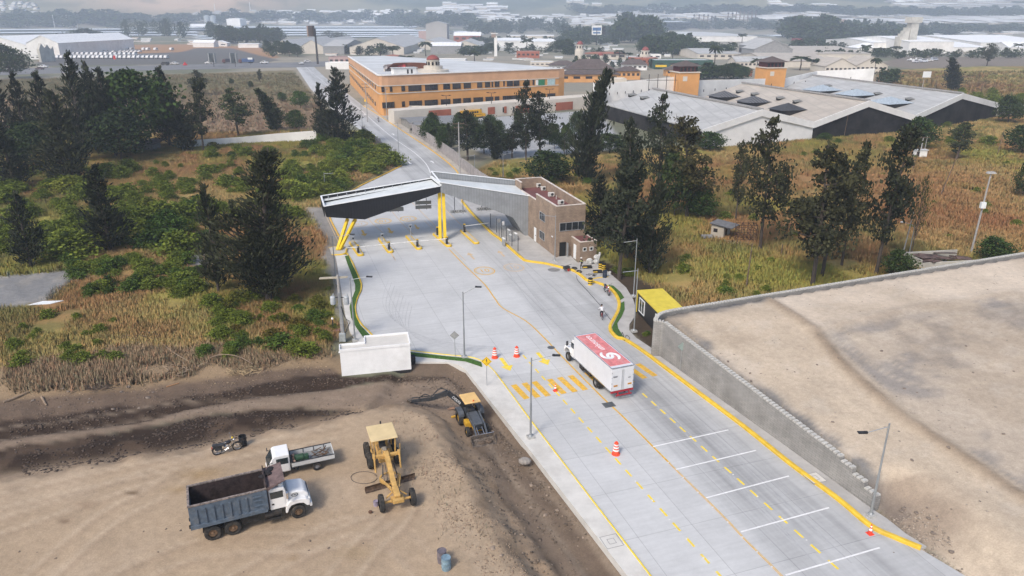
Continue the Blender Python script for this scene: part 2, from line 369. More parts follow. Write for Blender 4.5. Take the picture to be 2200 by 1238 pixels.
def hz(x,y):return float(height(np.array([x]),np.array([y]))[0])
def GT(px,py):
 z=0.0
 for _ in range(6):
  x,y=G(px,py,z);z=hz(x,y)*0.7+z*0.3
 x,y=G(px,py,z);return Vector((x,y,hz(x,y)))
side_L_=GP(side_L_out+[(1440,1297),(1395,1238),(1140,906),(1036,778),(885,756)]);edge_reg=GP([(870,770),(1000,770),(1420,1300),(1200,1300),(960,900),(860,830)])
NR,NC=620,560
ys=np.concatenate([np.linspace(-6,21,28)[:-1],np.exp(np.linspace(math.log(21),math.log(7000),NR))]);ssx=np.linspace(-1.25,1.25,NC)
YY,SS=np.meshgrid(ys,ssx,indexing='ij');XX=SS*np.maximum(YY,24)*1.0;XX=np.where(YY>1500,SS*YY*(1+0.15),XX)
HH=height(XX,YY)
C=np.zeros(XX.shape+(3,));VEG=np.zeros(XX.shape)
def mixc(k,c):
 global C
 C=C*(1-k[...,None])+np.array(c)*k[...,None]
nA=vnoise(XX,YY,40,1);nB=vnoise(XX,YY,9,2,5);nC=vnoise(XX,YY,2.2,4,4);nD=vnoise(XX,YY,150,9,4)
STRAW,RUST,OLIVE,YGRN,DGRN=(.36,.26,.105),(.29,.165,.075),(.17,.165,.055),(.25,.24,.055),(.08,.095,.035)
C[:]=(.25,.235,.19)
mixc(sm(.45,.6,nD)*.8,(.13,.14,.09));mixc(sm(.5,.62,nA)*.6,(.32,.28,.22))
def zone(poly,c,w=0.5,veg=0.0,jag=0.0):
 global VEG
 d=sdf(poly,XX,YY)+(nB-.5)*jag*2+(nC-.5)*jag;k=sm(-w,w,d);mixc(k,c);VEG=VEG*(1-k)+veg*k;return k
k=zone(field,(.23,.16,.105),2,.5,1);mixc(k*sm(.45,.65,nA)*.6,(.16,.14,.08));mixc(k*sm(.55,.7,nB)*.5,(.3,.22,.14));mixc(k*sm(240,420,YY)*.55,(.15,.145,.07));mixc(k*(np.sin((XX*E1.x+YY*E1.y)*6.283/5.5)>.2)*.4*(YY<330),(.33,.24,.15))
zone(lot_tan,(.34,.2,.11),3,0,2);zone(lot_grey,(.13,.125,.12),3,0,2);zone(right_lot,(.2,.17,.14),2,0,1);zone(mpark,(.34,.35,.36),1)
def veg(poly,w):
 global VEG
 d=sdf(poly,XX,YY);k=sm(-w,w,d+(nB-.5)*3)
 cc=np.zeros(C.shape);cc[:]=STRAW
 def mm(q,c):
  nonlocal cc
  cc=cc*(1-q[...,None])+np.array(c)*q[...,None]
 mm(sm(.42,.6,nA),RUST);mm(sm(.52,.66,nB)*.8,OLIVE);mm(sm(.58,.68,vnoise(XX,YY,14,21))*.8,YGRN);mm(sm(.56,.68,nC)*.5,DGRN)
 return k,cc
for poly,w in((veg_left,1.2),(right_g,1.5),(right_far,4)):
 k,cc=veg(poly,w);C=C*(1-k[...,None])+cc*k[...,None];VEG=VEG*(1-k)+k
def splat(px,py,rx,ry,c,a=.8,z=0):
 x0,y0=G(px,py,z);rxw=abs(G(px+rx,py,z)[0]-x0);ryw=abs(G(px,py-ry,z)[1]-y0)
 r=((XX-x0)/rxw)**2+((YY-y0)/ryw)**2;k=np.exp(-r*1.2)*(.55+.9*(nB-.2));mixc(np.clip(k*a,0,1)*(VEG>.2),c)
for s in[(1600,380,160,40,RUST),(1980,380,200,60,RUST,1),(2120,470,160,60,(.26,.13,.06),1),(1940,460,120,50,(.26,.13,.06),1),(1620,590,190,45,YGRN,1.1),(1450,560,60,40,STRAW),(1850,590,120,35,YGRN,.8),(1480,500,60,30,YGRN,.6),(1800,330,130,25,YGRN,.6),(2100,330,100,30,YGRN,.6),(1130,410,120,25,RUST),(1500,620,80,25,STRAW),(350,370,120,30,RUST),(260,410,180,25,RUST),(420,420,160,30,STRAW),(100,440,120,30,OLIVE),(370,600,90,22,RUST,1),(300,680,120,30,STRAW,1),(230,700,60,30,RUST),(60,720,120,30,OLIVE),(500,740,160,30,STRAW),(620,730,60,30,RUST),(690,640,40,50,OLIVE),(2080,190,140,20,RUST),(150,520,120,20,STRAW),(130,740,90,25,(.3,.24,.08)),(450,690,80,25,(.3,.24,.1))]:
 splat(*s)
mixc(sm(0,3,sdf(veg_left,XX,YY))*sm(.0,1.0,sdf(GP([(-900,800),(0,800),(180,770),(300,742),(400,748),(560,760),(700,770),(712,800),(300,900),(-900,900)]),XX,YY)+(nB-.5)*8),(.25,.18,.11))
mixc(sm(-6,-1.5,sdf(bank_brown,XX,YY)+(nB-.5)*4)*(sdf(veg_left,XX,YY)>-3),(.24,.175,.11))
zone(bank_brown,(.135,.098,.072),.5,.15,.6)
k=sm(-.6,.6,sdf(strip_road,XX,YY));mixc(k,(.16,.122,.092));VEG=VEG*(1-k)
tr=GP([(-900,1060),(0,940),(300,902),(460,868),(560,848),(730,838),(880,806),(960,800),(985,815),(1010,860),(960,905),(890,880),(800,876),(760,882),(640,876),(460,888),(300,918),(0,968),(-900,1100)])
zone(tr,(.205,.155,.115),.5,0,.4);zone(dark2,(.036,.025,.019),.3,0,1.0);zone(strip_dark,(.085,.06,.043),.3,0,.3)
mixc(sm(-.5,.3,sdf(dark2,XX,YY))*sm(.52,.64,nC)*.6,(.10,.07,.05))
darkA=GP([(-900,1010),(0,912),(250,872),(300,880),(450,846),(560,822),(722,806),(724,815),(880,800),(960,797),(990,806),(1010,835),(985,815),(960,803),(880,808),(728,832),(560,850),(450,870),(300,904),(0,942),(-900,1060)])
zone(darkA,(.042,.029,.022),.3,0,.8)
SAND=(.36,.275,.19)
d=sdf(side_L_,XX,YY);mixc(sm(-2.4,-1.2,d)*(sdf(edge_reg,XX,YY)>0),(.14,.105,.078));d=sdf(yard,XX,YY)+(nz2:=(vnoise(XX,YY,5,3)-.5))*1.4;k=sm(-4.4,-1.6,d);mixc(k,(.31,.232,.16));VEG=VEG*(1-k);k=sm(-.8,.5,d);mixc(k,SAND)
mixc(k*sm(.5,.65,nA)*.35,(.29,.215,.145));mixc(k*sm(.56,.68,nB)*.35,(.42,.335,.25));mixc(sm(-3.4,-1,d)*(1-k)*sm(.52,.66,nC)*.5,(.2,.14,.09))
def track(pts,w,c,a,z=1.1):
 P=GP(pts,z);P=[Vector((p.x,p.y))for p in cat_rom([(*q,0)for q in P],6)]
 for s in(-1,1):
  Q=offs(P,s*w);d=np.full(XX.shape,1e9)
  for i in range(len(Q)-1):
   ax,ay=Q[i];ex,ey=Q[i+1][0]-ax,Q[i+1][1]-ay;t=np.clip(((XX-ax)*ex+(YY-ay)*ey)/(ex*ex+ey*ey+1e-9),0,1);d=np.minimum(d,np.hypot(XX-ax-t*ex,YY-ay-t*ey))
  mixc(np.exp(-(d/.24)**2)*a*(.4+.9*nC),c)
for pts in([(-60,1150),(150,1080),(330,1020),(560,960),(720,930)],[(60,1260),(220,1120),(330,1060),(400,1010)],[(430,1300),(620,1190),(760,1130),(880,1180),(960,1300)],[(150,1300),(420,1180),(700,1160),(830,1110)],[(700,1290),(780,1180),(860,1090),(840,990)],[(-50,1090),(200,1030),(480,975),(650,950)]):track(pts,.95,(.44,.35,.255),.7);track([(x+9,y+5)for x,y in pts],.95,(.27,.2,.14),.5)
for px,py,rx,ry,c_,a_ in((430,1018,45,14,(.25,.165,.075),.8),(385,1052,30,9,(.25,.165,.075),.7),(285,1060,16,4,(.12,.08,.05),.8),(140,1120,14,6,(.12,.07,.045),.7),(30,1050,15,7,(.15,.11,.08),.6),(760,1190,40,18,(.30,.22,.13),.6),(630,1200,12,6,(.24,.16,.08),.6),(185,1085,26,6,(.22,.14,.09),.6)):
 x0,y0=G(px,py,1.1);rxw=abs(G(px+rx,py,1.1)[0]-x0);ryw=abs(G(px,py-ry,1.1)[1]-y0);mixc(np.clip(np.exp(-((XX-x0)/rxw)**2-((YY-y0)/ryw)**2)*a_*(.3+1.4*nC),0,1),c_)
track([(-60,940),(200,905),(420,872),(700,850),(900,830),(990,850)],.9,(.28,.22,.165),.6,-.1);track([(1000,960),(1080,1040),(1180,1160),(1290,1310)],.9,(.10,.075,.055),.7,-.5);track([(1040,900),(1110,1000),(1230,1150),(1340,1300)],.9,(.26,.21,.16),.6,-.5)
PLAT=(.46,.38,.29)
k=sm(0,.3,sdf(plat_poly,XX,YY));mixc(k,PLAT);VEG=VEG*(1-k)
edge=k*sm(2.0,.6,sdf(plat_poly,XX,YY)+(nC-.5)*2)*(YY>43);mixc(edge,(.17,.165,.16))
up=sdf(GP([(1640,640),(1745,705),(1950,665),(2400,590),(2400,500),(1700,600)],4.1),XX,YY);mixc(k*sm(-.5,.5,up),(.56,.475,.38))
md=sdf(GP([(1745,705),(1950,665),(2400,590),(2600,1100),(2200,1000),(1950,860)],4.1),XX,YY);mixc(k*sm(-1,1,md+(nB-.5)*3)*.8,(.40,.34,.275));mixc(k*sm(.5,1,md)*sm(.55,.66,vnoise(XX,YY,6,31))*.7,(.2,.19,.185))
[track(q,1.1,(.52,.44,.34),.55,4.0)for q in([(1480,700),(1700,860),(1950,1010),(2250,1190)],[(1560,690),(1780,830),(2000,960),(2260,1090)],[(2260,760),(2000,800),(1850,740),(1780,700)],[(2250,640),(2000,680),(1800,720)])];mixc(k*sm(.5,.66,nB)*.4,(.33,.265,.195));mixc(k*sm(.56,.7,nC)*.3,(.5,.44,.37))
dd=np.hypot(XX-G(1960,1120)[0],YY-G(1960,1120)[1]);mixc(sm(5,1,dd+(nC-.5)*3)*.75*(YY<46),(.2,.155,.12))
bx=BERMS[0][0];db=np.full(XX.shape,1e9)
for i in range(len(bx)-1):
 ax,ay=bx[i];ex,ey=bx[i+1][0]-ax,bx[i+1][1]-ay;t=np.clip(((XX-ax)*ex+(YY-ay)*ey)/(ex*ex+ey*ey),0,1);db=np.minimum(db,np.hypot(XX-ax-t*ex,YY-ay-t*ey))
mixc(np.exp(-(db/.7)**2)*(.4+.7*nC),(.22,.165,.115))
for p in(old_slab,old_slab2):zone(p,(.2,.2,.2),.6,0,.8)
k=sm(-.6,.6,sdf(old_slab,XX,YY));mixc(k*sm(.5,.6,nC)*.5,(.3,.28,.25))
zone(gravel,(.27,.25,.225),.8,.1,1.0);zone(garden,(.06,.045,.032),.3,0,.2)
r=np.hypot(XX,YY);hk=sm(15,90,HH);n5=vnoise(XX,YY,420,17,5)
mixc(hk,(.075,.095,.055));mixc(hk*sm(.5,.62,n5),(.2,.19,.11));
tl=np.exp(-((XX/YY+.42)/.13)**2)*hk;mixc(np.clip(tl*1.3,0,1)*sm(.42,.5,n5+.1),(.46,.33,.22));mixc(hk*sm(.55,.6,vnoise(XX,YY,90,23,4))*.4,(.05,.07,.04))
nr,nc=XX.shape
co=np.stack([XX,YY,HH],-1).reshape(-1,3)
idx=np.arange(nr*nc).reshape(nr,nc);F=np.stack([idx[:-1,:-1],idx[:-1,1:],idx[1:,1:],idx[1:,:-1]],-1).reshape(-1,4)
def np_mesh(name,co,F,mats,parent=None,smooth=False,cols=None):
 me=bpy.data.meshes.new(name);k=F.shape[1]
 me.vertices.add(len(co));me.vertices.foreach_set('co',np.ascontiguousarray(co,np.float32).ravel())
 me.loops.add(F.size);me.loops.foreach_set('vertex_index',np.ascontiguousarray(F,np.int32).ravel())
 me.polygons.add(len(F));me.polygons.foreach_set('loop_start',np.arange(0,F.size,k,dtype=np.int32));me.polygons.foreach_set('loop_total',np.full(len(F),k,np.int32))
 if smooth:me.polygons.foreach_set('use_smooth',np.ones(len(F),bool))
 me.update(calc_edges=True)
 if cols is not None:
  a=me.color_attributes.new('Col','FLOAT_COLOR','POINT');a.data.foreach_set('color',np.ascontiguousarray(cols,np.float32).ravel())
 for m in(mats if isinstance(mats,(list,tuple))else[mats]):me.materials.append(m)
 o=bpy.data.objects.new(name,me);col.objects.link(o)
 if parent:o.parent=parent
 return o
def ground_mat():
 m=bpy.data.materials.new('soil_and_scrub');m.use_nodes=True;n=m.node_tree;L=n.links;b=n.nodes['Principled BSDF'];b.inputs['Roughness'].default_value=.95;b.inputs['Specular IOR Level'].default_value=.1
 at=n.nodes.new('ShaderNodeAttribute');at.attribute_name='Col';tc=n.nodes.new('ShaderNodeTexCoord')
 def noise(s,d,lo,hi,stretch=None):
  x=n.nodes.new('ShaderNodeTexNoise');x.inputs['Scale'].default_value=s;x.inputs['Detail'].default_value=d;x.inputs['Roughness'].default_value=.7
  src=tc.outputs['Object']
  if stretch:mp=n.nodes.new('ShaderNodeMapping');mp.inputs['Scale'].default_value=stretch;mp.inputs['Rotation'].default_value=(0,0,-.32);L.new(src,mp.inputs[0]);src=mp.outputs[0]
  L.new(src,x.inputs['Vector']);r=n.nodes.new('ShaderNodeMapRange');r.inputs[1].default_value=.3;r.inputs[2].default_value=.7;r.inputs[3].default_value=lo;r.inputs[4].default_value=hi;L.new(x.outputs[0],r.inputs[0]);return x,r
 res=at.outputs['Color']
 x1,r1=noise(1.7,12,.85,1.13);x2,r2=noise(.22,6,.88,1.1);x3,r3=noise(9,6,.84,1.14)
 for r in(r1,r2,r3):
  mx=n.nodes.new('ShaderNodeMix');mx.data_type='RGBA';mx.blend_type='MULTIPLY';mx.inputs[0].default_value=1;L.new(res,mx.inputs[6]);L.new(r.outputs[0],mx.inputs[7]);res=mx.outputs[2]
 L.new(res,b.inputs['Base Color'])
 bp=n.nodes.new('ShaderNodeBump');bp.inputs['Strength'].default_value=.5;bp.inputs['Distance'].default_value=.07;x4,_=noise(4.5,8,0,1);L.new(x4.outputs[0],bp.inputs['Height']);L.new(bp.outputs[0],b.inputs['Normal'])
 return m
cols=np.concatenate([np.clip(C,0,1).reshape(-1,3),VEG.reshape(-1,1)],1)
ground=np_mesh('ground',co,F,ground_mat(),smooth=True,cols=cols);tag(ground,kind='structure')
# ================================================================ ROAD, PAVEMENTS, KERBS, MARKINGS
def concrete_mat():
 m=bpy.data.materials.new('road_concrete');m.use_nodes=True;n=m.node_tree;L=n.links;b=n.nodes['Principled BSDF'];b.inputs['Roughness'].default_value=.75;b.inputs['Specular IOR Level'].default_value=.25
 tc=n.nodes.new('ShaderNodeTexCoord');mp=n.nodes.new('ShaderNodeMapping');mp.inputs['Rotation'].default_value=(0,0,-math.atan2(-E2.x,E2.y));L.new(tc.outputs['Object'],mp.inputs[0])
 def N(scale,st,det=8,rg=.65):
  q=n.nodes.new('ShaderNodeMapping');q.inputs['Scale'].default_value=st;L.new(mp.outputs[0],q.inputs[0]);x=n.nodes.new('ShaderNodeTexNoise');x.inputs['Scale'].default_value=scale;x.inputs['Detail'].default_value=det;x.inputs['Roughness'].default_value=rg;L.new(q.outputs[0],x.inputs['Vector']);return x.outputs[0]
 def mr(s,a,bb,c,d):
  r=n.nodes.new('ShaderNodeMapRange');r.inputs[1].default_value=a;r.inputs[2].default_value=bb;r.inputs[3].default_value=c;r.inputs[4].default_value=d;L.new(s,r.inputs[0]);return r.outputs[0]
 def mul(a,bb):
  x=n.nodes.new('ShaderNodeMath');x.operation='MULTIPLY';L.new(a,x.inputs[0]);L.new(bb,x.inputs[1]);return x.outputs[0]
 a=mr(N(1.0,(.35,2.6,1)),.3,.7,.93,1.05);c=mr(N(.22,(1,1,1)),.3,.7,.9,1.08);d=mr(N(3,(1,1,1)),.3,.7,.96,1.03)
 sx=n.nodes.new('ShaderNodeSeparateXYZ');L.new(mp.outputs[0],sx.inputs[0])
 lane=mr(N(.75,(1,.035,1),3),.42,.68,0,1)
 side=mr(sx.outputs[0],SPLIT-1,SPLIT+1.5,.1,1.0)
 far=n.nodes.new('ShaderNodeMath');far.operation='MULTIPLY';L.new(lane,far.inputs[0]);L.new(side,far.inputs[1])
 br=mr(N(.07,(1,.5,1),3),.38,.62,.25,1.0);dk=mr(mul(far.outputs[0],br),0,1,1.0,.60);side2=mr(side,0,1,1.0,.87)
 def joint(sock,per,w):
  q=n.nodes.new('ShaderNodeMath');q.operation='DIVIDE';L.new(sock,q.inputs[0]);q.inputs[1].default_value=per
  f=n.nodes.new('ShaderNodeMath');f.operation='FRACT';L.new(q.outputs[0],f.inputs[0]);l=n.nodes.new('ShaderNodeMath');l.operation='GREATER_THAN';l.inputs[1].default_value=w/per;L.new(f.outputs[0],l.inputs[0]);return mr(l.outputs[0],0,1,.72,1.0)
 j=mul(joint(sx.outputs[0],4.3,.05),joint(sx.outputs[1],5.2,.045))
 vo=n.nodes.new('ShaderNodeTexWhiteNoise');vo.noise_dimensions='2D';sn=n.nodes.new('ShaderNodeVectorMath');sn.operation='SNAP';sn.inputs[1].default_value=(8.6,15.6,1000);L.new(mp.outputs[0],sn.inputs[0]);L.new(sn.outputs[0],vo.inputs['Vector']);sl_=mr(vo.outputs['Value'],0,1,.95,1.04)
 f=mul(mul(mul(mul(a,c),d),mul(dk,side2)),mul(j,sl_))
 mx=n.nodes.new('ShaderNodeMix');mx.data_type='RGBA';mx.blend_type='MULTIPLY';mx.inputs[0].default_value=1;mx.inputs[6].default_value=(.49,.495,.495,1);L.new(f,mx.inputs[7]);L.new(mx.outputs[2],b.inputs['Base Color'])
 bp=n.nodes.new('ShaderNodeBump');bp.inputs['Strength'].default_value=.15;bp.inputs['Distance'].default_value=.02;L.new(N(2.0,(.5,5,1)),bp.inputs['Height']);L.new(bp.outputs[0],b.inputs['Normal'])
 return m
def rotx(p):return p[0]*E1.x+p[1]*E1.y
SPLIT=rotx(G(1450,980))
M_conc=concrete_mat()
r_out=MB().prism(road_poly,-.35,0.0).build('road',M_conc,kind='structure')
M_pave=mat('pavement_concrete',(.56,.545,.51),.85,var=.06,scale=.6,bump=.1,dirt=(.36,.33,.29,.5))
MB().prism(side_L,-.9,.15).build('pavement',M_pave,kind='structure')
MB().prism(side_R,-.5,.15).build('plaza_pavement',mat('plaza_concrete',(.40,.39,.375),.85,var=.07,scale=.5,bump=.1,dirt=(.25,.23,.2,.5)),kind='structure')
MB().prism(side_far,-.5,.12).build('pavement',mat('old_pavement',(.40,.37,.33),.85,var=.08,scale=.5,dirt=(.24,.2,.16,.6)),kind='structure')
M_lawn=mat('clipped_lawn',(.055,.13,.02),.95,var=.3,scale=5,bump=.5)
lawnL=[(745,550),(752,566),(763,592),(770,612),(769,625),(762,640),(757,660),(760,682),(770,702),(784,722),(796,735),(808,735),(790,716),(774,699),(765,681),(762,660),(767,640),(774,625),(775,610),(767,590),(755,565),(750,551)]
lawnL=[(741,551),(746,566),(756,592),(763,612),(763,625),(757,640),(751,660),(754,682),(764,702),(778,722),(790,735),(809,735),(790,716),(774,699),(765,681),(762,660),(767,640),(774,625),(775,610),(767,590),(755,565),(749,549)]
MB().prism(GP(lawnL,.15),.14,.2).build('lawn',M_lawn,kind='structure')
MB().prism(GP([(880,757),(960,766),(1010,771),(1034,779),(1036,789),(1015,782),(1000,777),(960,773),(880,765)],.15),.14,.2).build('lawn',M_lawn,kind='structure')
MB().prism(GP([(1304,615),(1320,630),(1331,646),(1341,640),(1333,628),(1318,615),(1310,612)][::-1],.15),.14,.2).build('lawn',M_lawn,kind='structure')
MB().prism(GP([(1334,652),(1341,648),(1342,665),(1336,680),(1326,695),(1328,706),(1338,722),(1346,729),(1330,726),(1317,713),(1315,703),(1323,687),(1332,669)][::-1],.15),.14,.2).build('lawn',M_lawn,kind='structure')
M_yel=mat('yellow_paint',(.66,.44,.04),.7,var=.08,scale=1.2,dirt=(.42,.31,.12,.6));M_yelo=mat('orange_yellow_paint',(.68,.40,.04),.6,var=.12,scale=3,dirt=(.38,.34,.28,.7))
M_yelbright=mat('bright_yellow_paint',(.80,.60,.05),.6,var=.08,scale=3,dirt=(.45,.42,.35,.5));M_white=mat('white_road_paint',(.72,.72,.72),.6,var=.06,scale=3,dirt=(.5,.5,.5,.6))
M_faint=mat('worn_orange_paint',(.56,.42,.26),.7,var=.12,scale=4,dirt=(.45,.45,.44,.8))
def kerb(px,w=.32,h=.2,z0=-.1,m=None,smooth=4):
 pts=cat_rom([(*G(*p),0)for p in px],smooth);a=offs(pts,w/2);b=offs(pts,-w/2);c=offs(pts,w*.28);d=offs(pts,-w*.28);n=len(pts)
 vs=[]
 for L_,zz in((a,z0),(a,h*.8),(c,h),(d,h),(b,h*.8),(b,z0)):vs+=[(p.x,p.y,zz)for p in L_]
 fs=[((k+1)*n+i,(k+1)*n+i+1,k*n+i+1,k*n+i)for k in range(5)for i in range(n-1)]+[tuple(k*n for k in range(6)),tuple(k*n+n-1 for k in range(6))[::-1]]
 MB().add(vs,fs).build('kerb',m or M_yel,kind='structure')
kr=[p for p in R_edge[1:34]]
kerb(kr,.38,.26,smooth=6)
kerb([(993,434),(990,400),(984,373),(971,358),(951,341),(918,317),(882,293),(842,267),(811,246),(781,228)],.3,.18,m=M_yelo)
kerb([(863,357),(812,382),(760,408),(716,440)],.35,.22,m=M_yelo)
kerb([(705,455),(712,476),(735,520)],.25,.16,m=M_yelo)
kerb([(745,545),(748,550),(757,565),(768,590),(776,610),(775,625),(768,640),(763,660),(766,680),(776,698),(792,714),(812,735)],.22,.19,m=M_yel)
kerb([(880,756),(960,765),(1010,770),(1036,778)],.18,.19,m=M_yelbright)
kerb([(1036,778),(1062,800),(1140,906),(1260,1062),(1395,1238),(1430,1284)],.16,.17,m=M_yelbright,smooth=2)
kerb([(1268,604),(1280,600),(1306,597)],.3,.2)
def wline(px,w,m,name='lane_line',z=.004,k=4):
 pts=cat_rom([(*G(*p),0)for p in px],k)if len(px)>2 else[Vector((*G(*p),0))for p in px]
 return strip(name,pts,w,z-.003,z+.003,m,kind='structure')
centre=[(1700,1262),(1680,1238),(1600,1158),(1550,1106),(1430,987),(1340,897),(1292,852),(1210,769),(1170,727),(1130,690),(1080,662),(1062,640),(1040,610),(1000,572),(964,535)]
wline(centre,.17,M_yelo);wline([(1440,996),(1680,1238),(1700,1262)],.1,M_faint,z=.006)
wline([(850,560),(832,535)],.08,M_faint);wline([(960,510),(905,455),(880,430)],.14,M_faint)
for q in([(822,500),(800,480),(780,455)],[(888,505),(862,478),(838,450),(815,428)],[(1003,495),(985,478),(955,448)],[(848,557),(838,538)]):wline(q,.14,M_faint)
def dashes(p0,p1,n,w,m,duty=.55,name='lane_dash'):
 a=Vector(G(*p0));b=Vector(G(*p1));mb=MB();d=(b-a)/n;q=Vector((-d.y,d.x)).normalized()*w/2
 for i in range(n):
  s=a+d*i;e=s+d*duty;mb.prism([tuple(s+q),tuple(e+q),tuple(e-q),tuple(s-q)],.001,.007)
 mb.build(name,m,kind='structure')
dashes((1558,1249),(1118,757),21,.17,M_yelbright);dashes((1842,1260),(1372,838),17,.17,M_yelbright)
for x0,y0,x1,y1 in((1403,960,1565,924),(1452,1009,1624,968),(1517,1070,1695,1023),(1592,1143,1781,1091),(1688,1236,1890,1177)):wline([(x0,y0),(x1,y1)],.13,M_white,'parking_line',.012)
M_tm=mat('tyre_scuff',(.40,.405,.41),.7,var=.08,scale=2);M_tm2=mat('tyre_polish',(.36,.365,.37),.7,var=.08,scale=2)
for k in range(9):s_=k*7;wline([(835+s_*.9,600+s_),(822+s_,650+s_),(848+s_*1.1,690+s_*.8),(905+s_*1.1,720+s_*.5),(985+s_,738+s_*.3),(1070,745+s_*.1)],.05+.03*(k%3),M_tm,'tyre_mark',k*.0003-.001)
for i_,(a,b,c_,d_)in enumerate((((1090,560),(1150,640),(1200,700),(1290,800)),((1120,570),(1190,650),(1240,705),(1330,790)),((1180,600),(1230,640),(1290,700),(1400,800)),((1010,500),(1080,570),(1130,640),(1190,720)),((1500,900),(1600,1000),(1720,1110),(1830,1210)),((1440,890),(1540,990),(1640,1090),(1760,1220)),((1400,860),(1480,940),(1580,1040),(1700,1160)))):wline([a,b,c_,d_],.1,M_tm2,'tyre_mark',-.0025+i_*.0002)
zb=[((1103,827),(1132,857)),((1126,823),(1156,854)),((1147,820),(1178,851)),((1180,815),(1212,846)),((1202,811),(1236,842)),((1225,807),(1258,838)),((1260,800),(1296,832)),((1290,796),(1325,828)),((1320,792),(1358,822)),((1348,787),(1386,813)),((1370,782),(1408,808))]
for a,b in zb:
 pts=[Vector((*G(*a),0)),Vector((*G(*b),0))];strip('crossing_stripe',pts,.62,.002,.008,M_yelo,kind='structure')
def poly_mark(name,loc,rz,poly,m,s=1.0,z=.005):
 R=Matrix.Rotation(rz,2);P=[tuple(Vector(loc)+R@(Vector(p)*s))for p in poly];MB().prism(P,z-.003,z+.003).build(name,m,kind='structure')
ARROW=[(-.13,-1.6),(.13,-1.6),(.13,.4),(.42,.4),(0,1.6),(-.42,.4),(-.13,.4)]
AZ=math.atan2(-E2.x,E2.y)
for(x,y,up,m,s)in((1086,783,0,M_yelbright,1.0),(1166,771,0,M_yelbright,1.0),(781,501,0,M_yelo,1.2),(838,496,0,M_yelo,1.2),(895,488,0,M_yelo,1.0),(1012,550,1,M_faint,1.1),(1077,545,1,M_faint,1.0),(880,350,0,M_white,1.1),(929,348,1,M_white,1.1),(805,290,0,M_white,1.2),(845,289,1,M_white,1.2),(783,246,1,M_white,1.2)):
 sc_=[(p[0]*(1.6 if m is M_yelbright else 1.15),p[1])for p in ARROW]
 poly_mark('direction_arrow',G(x,y),AZ+(0 if up else math.pi),sc_,m,s,.012)
def speed_mark(x,y,m,flip):
 c=G(x,y);mb=MB();n=40
 o=[];R=Matrix.Rotation(AZ+(math.pi if flip else 0),3,'Z')
 for rr0,rr1 in((1.35,1.5),(1.16,1.22)):
  vs=[];fs=[]
  for k in range(n):
   a=2*math.pi*k/n
   for r_ in(rr0,rr1):vs.append(R@Vector((r_*math.cos(a),r_*1.25*math.sin(a),.008))+Vector((*c,0)))
  for k in range(n):a0=2*k;b0=(2*k+2)%(2*n);fs.append((a0,a0+1,b0+1,b0))
  mb.add(vs,fs)
 r_=mb.build('speed_marking',m,kind='structure')
 t=text_mesh('t','10',1.9,m,M=Matrix.Translation((*c,.009))@R.to_4x4(),sx=.8);join_into(r_,[t])
for x,y,m,fl in((823,475,M_yelo,1),(877,470,M_yelo,1),(772,481,M_faint,1),(1041,582,M_yelo,0),(1104,575,M_faint,0)):speed_mark(x,y,m,fl)
wline([(925,372),(915,352),(890,328),(843,295),(803,262),(767,230),(700,180),(650,139)],.22,M_white)
wline([(912,475),(1000,560)],.1,M_faint,z=.004)
wline([(700,463),(740,548)],.1,M_faint,z=.004)
MB().prism(GP([(-400,172),(60,160),(300,152),(632,145),(700,143),(760,136),(760,130),(640,134),(400,139),(60,147),(-400,156)]),-.3,.05).build('highway',mat('highway_asphalt',(.17,.17,.175),.9,var=.1,scale=.05),kind='structure')
M_iron=mat('cast_iron',(.12,.13,.14),.6,.3,scale=6)
for x,y,r_ in((1184,747,.42),):MB().lathe([(r_,.002),(r_,.012)],(*G(x,y),0),20).build('manhole_cover',M_iron,label='round iron manhole cover beside the centre line near the box truck',cat='manhole cover')
q=Vector(G(1308,870));mb=MB();mb.box((q.x,q.y,.012),(1.1,.9,.012),AZ)
for i in range(5):mb.box((q.x,q.y,.02),(.9,.05,.01),AZ,0)if False else mb.box((*(q+Vector((E2.x,E2.y))*(i-2)*.16),.02),(1.0,.06,.012),AZ)
mb.build('drain_grate',M_iron,label='rectangular drain grate on the centre line behind the box truck',cat='drain')
M_mark=mat('joint_grey',(.2,.2,.2),.8)
for(x,y,s,lb)in((1314,1163,1.0,'square concrete chamber lid in the pavement at the bottom of the photo'),(1751,1027,1.0,'square concrete chamber lid in the pavement below the block wall')):
 c=Vector(G(x,y,.15));mb=MB()
 for rr,w_ in((.62,.03),(.25,.03)):
  for sx_,sy_ in((1,0),(-1,0),(0,1),(0,-1)):
   cc_=c+Vector((E1.x,E1.y))*sx_*rr+Vector((E2.x,E2.y))*sy_*rr;mb.box((*cc_,.156),(w_ if sx_ else rr*2+w_,w_ if sy_ else rr*2-w_,.008),AZ)
 mb.box((*c,.152),(1.2,1.2,.006),AZ,1)
 mb.build('chamber_lid',[M_mark,M_pave],label=lb,cat='chamber lid')
def studs(pts,lab,grp):
 o0=None
 for x,y in pts:
  c=G(x,y)
  if o0 is None:o0=MB().lathe([(.07,0),(.06,.02),(.02,.035)],(0,0,0),8).build('road_stud',mat('stud_white',(.6,.6,.6),.4),label=lab,cat='road stud',group=grp);o=o0
  else:o=o0.copy();col.objects.link(o)
  o.location=(*c,.012)
def lerp(a,b,t):return(a[0]+(b[0]-a[0])*t,a[1]+(b[1]-a[1])*t)
studs([lerp((1436,994),(1690,1250),t)for t in np.linspace(0,1,9)],'small white stud on the orange centre line in the foreground','studs on the centre line')
studs([lerp((1548,1240),(1365,1034),t)for t in np.linspace(0,1,6)],'small white stud between the yellow dashes of the near left lane','studs between the left dashes')
studs([lerp((1785,1208),(1575,1020),t)for t in np.linspace(0,1,5)],'small white stud between the yellow dashes across the parking bays','studs between the right dashes')
